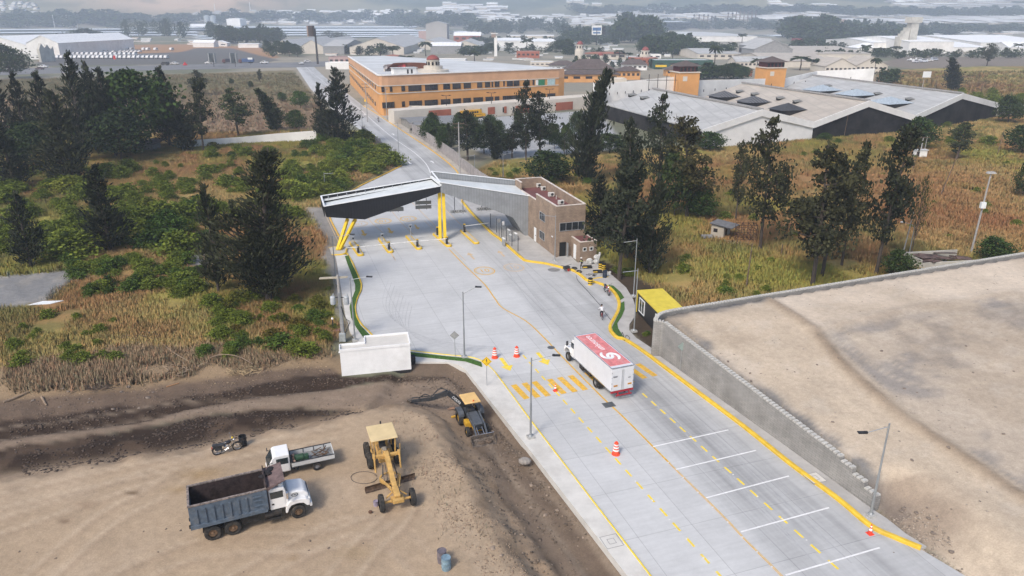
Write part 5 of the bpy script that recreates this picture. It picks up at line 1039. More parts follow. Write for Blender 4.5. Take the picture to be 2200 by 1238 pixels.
mb=MB();mb.tube([(0,-1,.62),(0,1,.62)],.1,8);mb.box((0,0,.75),(.35,.9,.35));mb.build('front_axle',M_cat,T,bevel=.03)
mb=MB();mb.bar((.35,0,1.05),(-.6,0,1.2),.42,.4);mb.bar((-.55,0,1.15),(-3.9,0,2.15),.34,.42);mb.bar((-3.8,0,2.1),(-4.8,0,1.7),.34,.42);mb.box((.55,0,.95),(.3,.8,.28));mb.build('frame_beam',M_cat,T,bevel=.03)
for s in(-1,1):
 mb=MB();mb.bar((-.3,s*.28,1.15),(-.2,s*.75,.8),.08);mb.tube([(-.5,s*.3,1.4),(-2.6,s*.75,.95)],.045,6);mb.tube([(-3.6,s*.95,2.25),(-3.3,s*.95,1.0)],.07,8);mb.build('tie_rod',M_cat,T)
mb=MB();mb.bar((-3.75,-1.0,2.05),(-3.75,1.0,2.05),.22,.22);[mb.box((-3.75,s*.95,2.1),(.32,.2,.34))for s in(-1,1)];mb.build('lift_crossbar',M_cat,T,bevel=.03)
mb=MB();mb.tube([(0,0,.75),(-1.4,.0,.72),(-2.4,0,.75)],.09,8)
for s in(-1,1):mb.bar((-.5,0,.72),(-2.7,s*.65,.74),.12,.12)
for k in range(20):a,b=2*math.pi*k/20,2*math.pi*(k+1)/20;mb.bar((-2.7+.75*math.cos(a),.75*math.sin(a),.68),(-2.7+.75*math.cos(b),.75*math.sin(b),.68),.12,.12)
mb.build('drawbar_circle',M_cat,T);mb=MB();bang=.14
prof=[(.0,0),(-.12,.12),(-.15,.3),(-.08,.5),(-.04,.5),(-.1,.3),(-.07,.13),(.05,0)]
mb.extr(prof,-1.95,1.95);mb.v=[((x*math.cos(bang)-y*math.sin(bang))-2.6,x*math.sin(bang)+y*math.cos(bang),z+.05)for x,y,z in mb.v];mb.build('blade',mat('worn_blade_steel',(.11,.075,.055),.6,.4,var=.3,scale=4),T)
mb=MB();[mb.tube([(-3.2,s*.4,1.6),(-2.7,s*.55,.9)],.04,6)for s in(-1,1)];[mb.tube([(-2.2,-.5+.25*k,.9),(-3.6,-.4+.2*k,1.5)],.022,5)for k in range(5)];mb.build('hydraulic_hoses',M_dark,T)
mb=MB();mb.box((-4.6,0,1.35),(1.0,1.1,.12));mb.box((-5.2,0,1.25),(1.6,1.0,.5));mb.box((-7.0,0,1.6),(2.3,.95,.95));mb.box((-8.2,0,1.35),(.25,1.3,.6));mb.build('body',M_cat,T,bevel=.05)
for s in(-1,1):MB().box((-6.38,s*.75,.72),(1.9,.16,.34)).build('tandem_case',M_cat,T,bevel=.05)
[MB().bar((x,s*.78,1.3),(x,s*.85,3.0),.1).build('roof_post',M_cat,T)for x in(-4.55,-6.3)for s in(-1,1)]
MB().box((-5.45,0,3.05),(2.3,2.05,.1)).build('canopy_roof',M_cattop,T,bevel=.03)
mb=MB();mb.box((-5.6,0,1.75),(.5,.5,.14));mb.box((-5.85,0,2.05),(.14,.5,.55));mb.build('seat',M_dark,T,bevel=.04);mb=MB();mb.box((-4.75,0,1.75),(.25,.4,.75));mb.box((-4.5,0,2.1),(.5,.25,.2));mb.build('console',mat('console_grey',(.25,.23,.2),.8),T,bevel=.04)
mb=MB();[mb.bar((-4.7+.03*k,s*(.28+.06*k),2.0),(-4.85,s*(.3+.08*k),2.4),.025)for k in range(4)for s in(-1,1)];mb.build('levers',M_dark,T);MB().tube([(-7.6,.25,2.0),(-7.6,.25,2.75)],.06,8).build('exhaust',M_dark,T);MB().bar((-4.3,1.1,.9),(-4.3,1.15,2.5),.05).build('antenna_rod',M_cat,T)
barrel(G3(808,1087,1.08),'grey and purple paint bucket against the front tyre of the grader',(.32,.28,.36),h=.42,r=.17,cat='bucket');MB().sphere((0,0,.12),.16,8,sq=(1,.7,.8)).build('rusty_part',mat('rusty_part',(.11,.06,.04),.9,bump=.8),loc=GT(796,1103),label='small rusty metal part lying left of the grader front tyre',cat='metal part')
MB().tube([tuple(GT(782+28*math.cos(a),1027+13*math.sin(a))+Vector((0,0,.03)))for a in np.linspace(0,6.1,40)],.018,5).build('hose',M_cable,label='thin hose lying in a loop on the sand beside the grader blade',cat='hose')
h=Vector((.36,-.933,0)).normalized();zb_=hz(-3.1,56)
T=veh('backhoe_loader',(-3.1,56.05),h,'yellow and black backhoe loader with cream canopy in the dug strip beside the pavement','backhoe',zb_)
M_jd=mat('loader_yellow',(.55,.32,.03),.5,var=.1,scale=3,dirt=(.25,.17,.1,.5));M_jdb=mat('loader_black',(.028,.032,.038),.55,var=.2,scale=4,dirt=(.13,.1,.08,.4));M_jtop=mat('cream_canopy',(.66,.43,.17),.6,var=.04)
M_hoodg=mat('dusty_hood_grey',(.075,.085,.10),.5,var=.1,scale=3)
for y in(.9,-.9):wheel(T,0,y,.42,.32,M_jd,True)
for y in(.95,-.95):wheel(T,-2.15,y,.72,.46,M_jd,True)
mb=MB();mb.extr([(-1.3,.75),(.45,.7),(.5,1.15),(.42,1.35),(-1.3,1.62)],-.4,.4);mb.build('hood',M_hoodg,T,bevel=.06);mb=MB();mb.box((-.9,.62,.75),(.8,.5,.5));mb.box((-.9,-.62,.75),(.8,.5,.5));mb.box((-1.2,0,.6),(3.0,.7,.3));mb.build('body',M_jd,T,bevel=.04);MB().box((.5,0,1.0),(.04,.62,.5)).build('grille',M_jdb,T)
for s in(-1,1):
 mb=MB();mb.bar((-1.25,s*.55,1.55),(.5,s*.5,1.2),.13,.22);mb.bar((.5,s*.5,1.25),(1.35,s*.5,.45),.13,.2);mb.build('loader_arm',M_hoodg,T);mb=MB();mb.tube([(.3,s*.25,1.1),(1.3,s*.25,.6)],.05,6);mb.build('cylinder',M_chrome,T)
bw=1.08;mb=MB();prof=[(1.35,.75),(1.3,.35),(1.42,.08),(2.15,.02),(2.15,.06),(1.46,.13),(1.36,.37),(1.41,.75)];mb.extr(prof,-bw,bw);[mb.extr([(1.36,.72),(1.36,.3),(1.46,.1),(2.1,.05),(1.95,.35)],s*bw-.02,s*bw+.02)for s in(-1,1)];mb.build('front_bucket',mat('worn_bucket',(.17,.14,.115),.6,.3,var=.3,scale=5),T);MB().box((1.38,0,.77),(.07,2.2,.05)).build('bucket_edge',M_chrome,T)
mb=MB();mb.sphere((1.75,.5,.2),.3,8,sq=(1,1.1,.6));mb.sphere((1.7,-.1,.12),.25,8,sq=(1,1.6,.5));mb.build('soil_load',mat('soil_lump',(.14,.105,.08),.95,var=.2,scale=4,bump=1),T)
[MB().bar((x,s*.58,1.3),(x,s*.62,2.5),.08).build('roof_post',M_jdb,T)for x in(-1.2,-2.75)for s in(-1,1)];mb=MB();mb.box((-2.0,0,2.58),(1.85,1.5,.14));mb.build('canopy_roof',M_jtop,T,bevel=.07);MB().lathe([(.07,2.65),(.06,2.78),(.02,2.8)],(-1.25,.1,0),10).build('beacon',mat('beacon_orange',(.6,.12,.02),.4),T)
mb=MB();mb.box((-2.0,0,1.15),(1.7,1.1,.3));mb.box((-2.0,0,1.45),(.5,.5,.15));mb.box((-2.25,0,1.75),(.12,.5,.5));mb.box((-1.4,0,1.6),(.25,.4,.4));mb.build('operator_station',M_jdb,T,bevel=.04)
for s in(-1,1):mb=MB();mb.extr([(-2.9,1.1),(-2.85,1.45),(-2.5,1.58),(-1.8,1.58),(-1.5,1.35),(-1.45,1.1),(-1.6,1.1),(-1.75,1.4),(-2.5,1.48),(-2.75,1.3),(-2.8,1.1)],s*.95-.25,s*.95+.25);mb.build('fender',M_hoodg,T,bevel=.02)
mb=MB();[mb.bar((-3.0,s*.7,.4),(-3.1,s*1.5,.35),.14)for s in(-1,1)];mb.box((-3.0,0,.75),(.3,1.6,.6));mb.build('stabiliser_frame',M_jd,T)
wi=T.matrix_basis.inverted();Lc_=lambda px,py,z:wi@Vector((*G(px,py,z+zb_),z+zb_))
b0=Vector((-3.2,.0,.9));b1=Lc_(962,843,2.9);b2=Lc_(928,857,2.0);b3=Lc_(886,862,.55)
def beam(name,a,b,w_,h0,h1,m):
 mb=MB();d=(b-a).normalized();s=d.cross(Vector((0,0,1))).normalized()*w_/2;u=s.cross(d).normalized()
 vs=[a+s-u*h0,a-s-u*h0,a-s+u*h0,a+s+u*h0,b+s-u*h1,b-s-u*h1,b-s+u*h1,b+s+u*h1];mb.add(vs,[(0,3,2,1),(4,5,6,7),(0,1,5,4),(1,2,6,5),(2,3,7,6),(3,0,4,7)]);return mb.build(name,m,T)
beam('boom',b0,b1,.3,.16,.24,M_jdb);beam('boom',b1,b2,.28,.26,.14,M_jdb);beam('dipper',b2,b3,.24,.17,.12,M_jdb)
d=(b1-b0).normalized();s=d.cross(Vector((0,0,1))).normalized();u=s.cross(d).normalized()
side=s if(T.matrix_basis.to_3x3()@s).y<0 else-s
if(T.matrix_basis.to_3x3()@d).x<0:dd_=-d
else:dd_=d
uu=-(dd_.cross(side)).normalized();uu=uu if uu.z>0 else-uu
Mt=Matrix((dd_,uu,side)).transposed().to_4x4();Mt.translation=b0.lerp(b1,.55)+side*.155+Vector((0,0,.0))
text_mesh('lettering','DEERE',.34,M_wh,T,M=Mt,sx=1.2)
mb=MB();mb.tube([b0+Vector((0,0,.3)),b0.lerp(b1,.6)+Vector((0,0,.4))],.06,6);mb.tube([b1+Vector((0,0,.1)),b2+Vector((0,0,.35))],.05,6);mb.tube([b2+Vector((0,0,.3)),b3+Vector((0,0,.35))],.05,6)
for k in range(3):mb.tube([tuple(q)for q in cat_rom([b1+Vector((0,0,.2)),b1.lerp(b2,.5)+Vector((.1*k,.0,.75)),b2+Vector((0,0,.3))],6)],.02,5);mb.tube([tuple(q)for q in cat_rom([b2+Vector((0,0,.2)),b2.lerp(b3,.35)+Vector((.1*k,.0,.6)),b2.lerp(b3,.7)+Vector((0,0,.15))],6)],.02,5)
mb.build('hydraulics',M_jdb,T)
dd3=(b3-b2).normalized();mb=MB();prof=[(0,0),(.3,.18),(.5,0),(.55,-.35),(.35,-.6),(.25,-.55),(.42,-.32),(.38,-.05),(.25,.05),(.05,-.1)]
mb.extr([(-p_[0],p_[1])for p_ in prof],-.32,.32);a_=math.atan2(dd3.y,dd3.x)+math.pi;R_=Matrix.Rotation(a_,3,'Z');mb.v=[tuple(R_@Vector(q)+b3)for q in mb.v];mb.build('digging_bucket',MATS['worn_bucket'],T)
mb=MB();mb.box((0,0,.1),(.9,.12,.06),.3);mb.box((.1,.2,.12),(.8,.1,.05),.1);mb.build('wooden_planks',mat('raw_plank',(.45,.27,.17),.9),loc=GT(972,880),label='two pale planks on the dark soil left of the backhoe rear wheel',cat='planks')
def motorbike(pos,hd,lab,c,z,s=1.0,tank=(.02,.02,.025)):
 T=veh('motorcycle',pos,hd,lab,'motorcycle',z);T.scale=(1.14,1.14,1.14);mt=mat('tank_%02d'%(int(tank[0]*99)),tank,.3,spec=.6)
 for x in(0,1.35):
  mb=MB();r=.31 if x else .3
  for k in range(22):a,b=2*math.pi*k/22,2*math.pi*(k+1)/22;mb.bar((x+r*math.cos(a),0,.31+r*math.sin(a)),(x+r*math.cos(b),0,.31+r*math.sin(b)),.1,.08)
  o=mb.build('wheel',M_tyre,T);mb=MB();
  for k in range(20):a,b=2*math.pi*k/20,2*math.pi*(k+1)/20;mb.bar((x+.25*math.cos(a),0,.31+.25*math.sin(a)),(x+.25*math.cos(b),0,.31+.25*math.sin(b)),.05,.02)
  for k in range(8):a=2*math.pi*k/8;mb.bar((x,0,.31),(x+.25*math.cos(a),0,.31+.25*math.sin(a)),.012)
  mb.lathe([(.07,-.06),(.07,.06)],(x,0,.31),10,axis='Y');mb.build('rim',M_chrome,o)
 mb=MB();mb.tube([(1.35,.07,.31),(1.05,.07,.95)],.03,6);mb.tube([(1.35,-.07,.31),(1.05,-.07,.95)],.03,6);mb.build('fork',M_chrome,T)
 mb=MB();mb.tube([(1.0,-.38,1.08),(1.0,-.2,1.0),(1.02,.0,.96),(1.0,.2,1.0),(1.0,.38,1.08)][::1],.018,6);mb.build('handlebar',M_chrome,T);[MB().sphere((.98,y,1.24),.07,7,sq=(.4,1,.8)).build('mirror',M_chrome,T)for y in(-.4,.4)]
 MB().sphere((1.18,0,.9),.1,8).build('headlight',M_chrome,T);mb=MB();mb.sphere((.72,0,.78),.2,10,sq=(1.35,.75,.7));mb.build('fuel_tank',mt,T,smooth=True)
 mb=MB();mb.box((.28,0,.72),(.6,.3,.16));mb.box((-.1,0,.78),(.36,.26,.16));mb.box((.1,0,.52),(.5,.2,.3));mb.build('seat',M_dark,T,bevel=.04);mb=MB();mb.box((.65,0,.42),(.38,.26,.32));mb.lathe([(.11,0),(.13,.2)],(.72,0,.55),10);mb.build('engine',M_chrome,T,bevel=.03)
 mb=MB();mb.tube([(0,0,.31),(.5,0,.35),(.95,0,.4),(1.0,0,.9),(.4,0,.7),(-.2,0,.72)],.03,6);mb.build('frame',M_dark,T)
 mb=MB();mb.tube([(.75,-.16,.4),(.4,-.17,.22),(-.25,-.17,.3)],[.03,.03,.05],8);mb.build('exhaust',M_chrome,T);
 for x,r in((0,.35),(1.35,.35)):
  mb=MB();mb.tube([(x+r*math.cos(a),0,.31+r*math.sin(a))for a in np.linspace(.5,2.9,8)],.05,5);mb.build('mudguard',mt,T)
 MB().box((-.32,0,.62),(.06,.14,.1)).build('tail_light',M_redl,T);return T
zt_=hz(-23.2,50.3);h=Vector((1.27,.67,0)).normalized();p_=GT(468,977);motorbike((p_.x,p_.y),h,'black and chrome motorcycle parked on the sand by the dark soil bank',None,p_.z)
MB().sphere((0,0,.95),.1,8).build('yellow_helmet',mat('helmet_yellow',(.6,.42,.05),.4),loc=Vector((p_.x,p_.y,p_.z))+Vector((1.1,.62,.25)),label='yellow helmet hanging on the handlebar of the black motorcycle',cat='helmet')
p1,p2=G(1300,626),G(1312,640);h=Vector((p2[0]-p1[0],p2[1]-p1[1],0)).normalized();motorbike(p1,h,'red motorcycle parked against the yellow kerb by the lawn strip',None,0,tank=(.35,.02,.02))
M_skin=mat('skin',(.30,.16,.10),.6);M_hair=mat('black_hair',(.015,.012,.01),.6)
def cloth(n,c):return mat('cloth_'+n,c,.9,var=.1,scale=8)
def person(loc,rz,lab,J,top,bottom,shoe=(.02,.02,.02),skin=M_skin,hat=None,sleeves=True,vest=False):
 """one continuous skinned body; J: joint name -> (x, y, z), x forward, y left"""
 me=bpy.data.meshes.new('body');names_=['pelvis','waist','chest','neck','head','crown']+[a+s for s in 'LR' for a in('sh','el','wr','hd','hip','kn','an','toe')]
 D={k:Vector(v)for k,v in J.items()}
 D['waist']=D['pelvis'].lerp(D['chest'],.45);D['neck']=D['chest'].lerp(D['head'],.45);D['crown']=D['head']+(D['head']-D['neck']).normalized()*.13
 for s in 'LR':D['hd'+s]=D['wr'+s]+(D['wr'+s]-D['el'+s]).normalized()*.09
 R_=dict(pelvis=.14,waist=.125,chest=.15,neck=.055,head=.095,crown=.075,sh=.075,el=.05,wr=.033,hd=.036,hip=.1,kn=.062,an=.042,toe=.04)
 vs=[D[n_]for n_ in names_];rad=[R_.get(n_,R_.get(n_[:-1],.05))for n_ in names_];ix={n_:i for i,n_ in enumerate(names_)}
 ed=[('pelvis','waist'),('waist','chest'),('chest','neck'),('neck','head'),('head','crown')]
 for s in 'LR':ed+=[('chest','sh'+s),('sh'+s,'el'+s),('el'+s,'wr'+s),('wr'+s,'hd'+s),('pelvis','hip'+s),('hip'+s,'kn'+s),('kn'+s,'an'+s),('an'+s,'toe'+s)]
 E=[(ix[a],ix[b])for a,b in ed]
 for s in 'LR':
  d=(D['wr'+s]-D['el'+s]).normalized();sd_=d.cross(Vector((0,0,1)));sd_=sd_.normalized()if sd_.length>.1 else Vector((0,1,0))
  for k in range(5):
   o_=(k-1.5)*.02 if k<4 else .05;ln=(.07,.085,.08,.065,.05)[k];base=ix['hd'+s];t=D['hd'+s]+sd_*o_+d*(ln if k<4 else .02)
   vs.append(t);rad.append(.009);E.append((base,len(vs)-1))
 me.from_pydata(vs,E,[]);o=bpy.data.objects.new('tmp',me);col.objects.link(o)
 sk=o.modifiers.new('s','SKIN');
 for i,r in enumerate(rad):me.skin_vertices[0].data[i].radius=(r,r)
 me.skin_vertices[0].data[0].use_root=True
 o.modifiers.new('ss','SUBSURF').levels=1;bpy.context.view_layer.update()
 m2=bpy.data.meshes.new_from_object(o.evaluated_get(bpy.context.evaluated_depsgraph_get()));bpy.data.objects.remove(o)
 e=empty('person',loc,rz,lab,'person');b=bpy.data.objects.new('body',m2);col.objects.link(b);b.parent=e;m2.materials.clear()
 for m_ in(cloth(top[0],top[1]),cloth(bottom[0],bottom[1]),skin,mat('shoe',shoe,.6),M_hair,mat('hi_vis',(.6,.62,.2),.5)):m2.materials.append(m_)
 segs=[(D[a],D[c],a,c)for a,c in ed]
 for pl in m2.polygons:
  c=pl.center;best=min(segs,key=lambda q:(c-(q[0]+(q[1]-q[0])*max(0,min(1,(c-q[0]).dot(q[1]-q[0])/max(1e-6,(q[1]-q[0]).length_squared))))).length);a,t_=best[2],best[3]
  if t_ in('head','crown')or(a=='neck'):mi=2 if not(c-D['head']).z>.03 or c.x-D['head'].x>.07 else 4
  elif t_[:2]in('hd',)or(t_[:2]=='wr' and not sleeves):mi=2
  elif t_[:3]=='toe':mi=3
  elif a[:2]in('hi','kn')or t_[:3]=='hip' or t_=='waist' and c.z<D['pelvis'].z+.08:mi=1
  else:mi=0
  if vest and mi==0 and abs(c.z-D['chest'].z+.1)<.035:mi=5
  pl.material_index=mi;pl.use_smooth=True
 f=MB();hp=D['head'];[f.sphere((hp.x+.085,hp.y+s*.032,hp.z+.015),.012,5)for s in(-1,1)];f.box((hp.x+.09,hp.y,hp.z-.055),(.012,.045,.01));f.build('eyes_and_mouth',M_hair,e);MB().sphere((hp.x+.095,hp.y,hp.z-.015),.018,6).build('nose',skin,e)
 f=MB();[f.sphere((hp.x,hp.y+s*.095,hp.z),.025,6,sq=(.8,.4,1))for s in(-1,1)];f.build('ears',skin,e)
 if hat:f=MB();f.sphere((hp.x,hp.y,hp.z+.07),.125,12,sq=(1.05,1,.75));f.lathe([(.15,.05),(.15,.065)],(hp.x+.01,hp.y,hp.z),14);f.build('helmet',hat,e,smooth=True)
 return e
walk=dict(pelvis=(0,0,.95),chest=(.03,0,1.35),head=(.06,0,1.62),shL=(.02,.2,1.4),elL=(-.12,.26,1.12),wrL=(.02,.27,.9),shR=(.02,-.2,1.4),elR=(.1,-.27,1.13),wrR=(.28,-.25,.98),hipL=(0,.09,.92),knL=(.2,.1,.52),anL=(.12,.1,.1),toeL=(.3,.11,.06),hipR=(0,-.09,.92),knR=(-.02,-.1,.5),anR=(-.3,-.1,.14),toeR=(-.14,-.1,.05))
person(G3(1249,578,.15),math.radians(200),'worker in dark clothes and white helmet walking past the gatehouse annex',walk,('navy',(.02,.022,.03)),('black',(.018,.018,.022)),hat=M_wh,vest=True)
crouch=dict(pelvis=(0,0,.5),chest=(.28,0,.85),head=(.45,0,1.05),shL=(.25,.2,.88),elL=(.45,.25,.66),wrL=(.62,.15,.6),shR=(.25,-.2,.88),elR=(.42,-.26,.64),wrR=(.6,-.16,.58),hipL=(0,.1,.48),knL=(.38,.2,.52),anL=(.1,.16,.09),toeL=(.27,.18,.04),hipR=(0,-.1,.48),knR=(.38,-.2,.5),anR=(.1,-.16,.09),toeR=(.27,-.18,.04))
person(GT(634,1012),math.radians(75),'man in light blue shirt crouching beside the small flatbed truck',crouch,('blue',(.16,.23,.33)),('jeans',(.04,.05,.08)))
bp=G3(1292,684,0);bh=Vector((-.1,1,0));brz=math.atan2(bh.y,bh.x)
def bicycle(pos,rz,lab):
 T=empty('bicycle',pos,rz,lab,'bicycle')
 for x in(-.5,.5):
  mb=MB();[mb.bar((x+.33*math.cos(2*math.pi*k/24),0,.34+.33*math.sin(2*math.pi*k/24)),(x+.33*math.cos(2*math.pi*(k+1)/24),0,.34+.33*math.sin(2*math.pi*(k+1)/24)),.035)for k in range(24)];o=mb.build('wheel',M_tyre,T);mb=MB();[mb.bar((x,0,.34),(x+.32*math.cos(k*.785),0,.34+.32*math.sin(k*.785)),.008)for k in range(8)];mb.build('spokes',M_chrome,o)
 mb=MB();P=dict(b=(-.05,0,.32),s=(-.2,0,.85),h=(.36,0,.88),r=(-.5,0,.34),f=(.5,0,.34));[mb.tube([P[a],P[c]],.02,6)for a,c in(('b','s'),('b','h'),('s','h'),('b','r'),('s','r'),('h','f'))];mb.build('frame',mat('bike_red',(.3,.03,.03),.4),T)
 mb=MB();mb.tube([(.3,-.28,1.0),(.38,-.12,1.0),(.38,.12,1.0),(.3,.28,1.0)],.016,6);mb.bar((.37,0,.86),(.37,0,1.0),.03);mb.build('handlebar',M_dark,T);MB().box((-.22,0,.92),(.26,.15,.05)).build('saddle',M_dark,T,bevel=.02);return T
bicycle(bp,brz,'bicycle ridden away from the camera by the man in white')
ride=dict(pelvis=(-.22,0,1.0),chest=(.02,0,1.38),head=(.12,0,1.64),shL=(0,.2,1.42),elL=(.12,.36,1.2),wrL=(.28,.3,1.06),shR=(0,-.2,1.42),elR=(.12,-.36,1.2),wrR=(.28,-.3,1.06),hipL=(-.2,.1,.97),knL=(.12,.14,.72),anL=(-.05,.13,.36),toeL=(.1,.13,.3),hipR=(-.2,-.1,.97),knR=(.05,-.14,.58),anR=(-.08,-.13,.2),toeR=(.08,-.13,.14))
person(bp,brz,'man in white shirt and dark cap riding a bicycle towards the gate',ride,('white',(.6,.61,.65)),('dark',(.02,.02,.026)),hat=M_hair)
bp=G3(811,262,0);mz=math.atan2(-.95,.25);motorbike((bp.x+.2,bp.y+.7),(.25,-.95),'distant motorcycle coming down the old road towards the gate',None,0,tank=(.3,.2,.18))
seat=dict(pelvis=(.25,0,.85),chest=(.36,0,1.28),head=(.45,0,1.55),shL=(.36,.2,1.32),elL=(.6,.32,1.12),wrL=(.88,.3,1.08),shR=(.36,-.2,1.32),elR=(.6,-.32,1.12),wrR=(.88,-.3,1.08),hipL=(.25,.12,.83),knL=(.68,.22,.72),anL=(.55,.22,.3),toeL=(.72,.22,.26),hipR=(.25,-.12,.83),knR=(.68,-.22,.72),anR=(.55,-.22,.3),toeR=(.72,-.22,.26))
person((bp.x+.2,bp.y+.7,0),mz,'rider in dark jacket on the distant motorcycle',seat,('black2',(.03,.03,.034)),('grey',(.06,.05,.05)),hat=M_hair)
# ================================================================ BUILDINGS BEYOND
def GR(px,py):
 dx,dy,dz=ray(px,py);Ys=np.exp(np.linspace(math.log(335 if py<175 else 60),math.log(6900),300));X=Ys*dx/dy;Z=CAMZ+Ys*dz/dy;H=height(X,Ys)
 k=np.argmax(Z<H)if(Z<H).any()else 250
 return Vector((X[k],Ys[k],H[k]))
def flat(p):return Vector((p[0],p[1],0))
M_bor=mat('orange_render',(.60,.30,.105),.8,var=.06,scale=.15,dirt=(.47,.3,.16,.5));M_bor2=mat('faded_orange_band',(.57,.33,.19),.8,var=.05,scale=.2)
M_wht=mat('white_render',(.75,.74,.72),.85,var=.05,scale=.2,dirt=(.45,.43,.4,.4));M_cream=mat('cream_render',(.58,.53,.46),.85,var=.05,scale=.2,dirt=(.42,.38,.32,.4))
M_win=mat('distant_window',(.035,.03,.03),.2,var=.4,scale=.3,spec=.6);M_redp=mat('terracotta_panel',(.33,.105,.06),.85,var=.1,scale=.3);M_flatr=mat('grey_flat_roof',(.52,.54,.55),.85,var=.08,scale=.08,dirt=(.36,.36,.35,.5))
def ribr(name,c,c2,ax=(1,0,0),f=.6,dirt=None):return stripes_mat(name,c,c2,ax,f,.7,duty=.1,bump=.2,dirt=dirt)
M_rw=ribr('white_sheet_roof',(.80,.81,.81),(.68,.69,.7),f=.25);M_rg=ribr('grey_sheet_roof',(.43,.43,.42),(.34,.34,.335),f=.3,dirt=(.3,.3,.29,.7));M_rt=ribr('tan_sheet_roof',(.44,.395,.34),(.36,.33,.29),f=.3,dirt=(.33,.3,.26,.6))
M_rb=mat('brown_tile_roof',(.10,.078,.072),.9,var=.12,scale=.5);M_rr=mat('red_tile_roof',(.30,.125,.08),.9,var=.12,scale=.5);M_dk=mat('opening_eaves_shade',(.022,.02,.02),.9,var=.5,scale=.15);M_dome=mat('dome_red',(.24,.06,.05),.6,var=.1,scale=1)  # M_dk: near-black colour standing in for shade in open gables and under eaves
C0,C1,C2=Vector((-48.9,275)),Vector((19.6,315.2)),Vector((-90.7,420));ZR=14.7
ob=empty('orange_building',(C0.x,C0.y,0),label='long orange three-storey building with white bands and flat grey roof behind the gate',cat='building')
dR=(C1-C0).normalized();dL=(C2-C0).normalized();q1=C0+dR*3.5;q2=C0+dL*3.5;rc=[q2,q2.lerp(C0,.6).lerp(q1,.12),q1.lerp(C0,.6).lerp(q2,.12),q1]
C3=C1+Vector((-dR.y,dR.x))*55;C4=C2+dR*20
poly=[tuple(p-C0)for p in([C2]+rc+[C1,C1+Vector((2.5,2.5)),C3,C4])]
mb=MB();mb.prism(poly[::1],-.2,ZR-3.9,0);mb.build('walls',M_bor,ob);MB().prism(poly,ZR-3.9,ZR-.25).build('upper_wall',M_bor2,ob);MB().prism([tuple(Vector(p)*.999)for p in poly],ZR-.25,ZR-.2).build('roof',M_flatr,ob)
def bandz(z,w_,h_,m,nm):
 mb=MB();path=[Vector(p)for p in poly[:6]]
 for a,b in zip(path[:-1],path[1:]):mb.bar((a.x,a.y,z),(b.x,b.y,z),w_,h_)
 mb.build(nm,m,ob)
bandz(ZR-.05,.7,.4,M_wht,'coping');bandz(ZR-3.9,.4,.3,M_cream,'string_course');bandz(ZR-6.7,.4,.3,M_cream,'string_course')
def fwin(A,B,x0,x1,y0,y1,org=None,par=None,frame=True,m=None,nm='window'):
 P=WP(x0,y0,A,B);Q=WP(x1,y1,A,B);d=(Vector(B)-Vector(A)).normalized();nrm=Vector((d.y,-d.x,0));c=(P+Q)/2;w_=math.hypot(Q.x-P.x,Q.y-P.y);h_=abs(P.z-Q.z);c=Vector((c.x,c.y,(P.z+Q.z)/2));
 if nrm.dot(Vector((c.x,c.y,0)))>0:nrm=-nrm
 c=c+nrm*.08-Vector((*(org or(0,0)),0));ang=math.atan2(d.y,d.x);mb=MB();mb.box(c,(w_,.2,h_),ang)
 if frame:
  n=max(1,int(round(w_/1.6)))
  for k in range(n+1):mb.box(c+nrm*.06+Vector((d.x,d.y,0))*(w_*(k/n-.5)),(.09,.2,h_+.1),ang,1)
  mb.box(c+nrm*.05,(w_,.2,.08),ang,1)
 return mb.build(nm,[m or M_win,M_dark],par)
org=tuple(C0);A,B=tuple(C0),tuple(C1)
for x0,x1 in((819,826),(837,843),(862,870),(877,905),(913,940),(952,966),(972,989),(996,1011),(1025,1035),(1042,1052),(1056,1059),(1063,1072),(1081,1084),(1089,1101),(1103.5,1115),(1127,1137),(1144,1148)):
 t=(x0-819)/330;yc=192.5-t*15.5;fwin(A,B,x0,x1,yc-5.5,yc+5.5,org,ob,x1-x0>8)
for x0,x1 in((821,847),(863,870),(879,906),(912,940),(947,967),(973,990),(995,1011),(1017,1037),(1043,1059),(1063,1072),(1080,1117),(1145,1170),(1176,1192)):
 t=(x0-821)/370;yc=226-t*20;fwin(A,B,x0,x1,yc-5.5,yc+5.5,org,ob,x1-x0>8)
fwin(A,B,1151,1156,172,183,org,ob,False,M_wht,'pale_banner');fwin(A,B,1156,1170,171.5,183,org,ob,False,mat('green_banner',(.03,.2,.09),.6),'green_banner');fwin(A,B,1176,1192,170.5,182,org,ob,False,mat('pale_blue_banner',(.42,.55,.56),.6),'blue_banner')
A,B=tuple(C0),tuple(C2)
for k in range(17):
 t=(k+.5)/17;t=t**.8;x=810-t*60;
 for(y0,y1)in((190,137),(227,157)):yc=y0+(y1-y0)*((810-x)/60);w_=2.6*(1-.45*((810-x)/60));hh_=5.2*(1-.4*((810-x)/60));fwin(A,B,x-w_/2,x+w_/2,yc-hh_,yc+hh_,org,ob,False)
def roofpt(px,py,z=ZR-.2):return Vector((*G(px,py,z),z))
r0=roofpt(931,155);e=empty('domed_rotunda',r0,0,'white rotunda with dark red dome on the orange building roof','rotunda');e.scale=(1.1,1.1,.66);MB().lathe([(5.5,0),(5.5,1.6),(3.4,1.6),(3.4,3.6),(2.2,3.6),(2.2,6.6),(2.5,6.7),(2.5,7)],n=20).build('drum',M_cream,e);MB().lathe([(2.3,7),(2.2,7.8),(1.7,8.8),(.9,9.5),(.1,9.8)],n=18).build('dome',M_dome,e,smooth=True);mb=MB();[mb.box((2.25*math.cos(a),2.25*math.sin(a),5),(.3,.7,1.8),a)for a in np.linspace(3.5,6.0,5)];mb.build('window',M_win,e)
r0=roofpt(883,152);e=empty('curved_roof_screen',r0,0,'curved terracotta roof with white rim left of the red dome','roof');mb=MB();n=20;vs=[];fs=[]
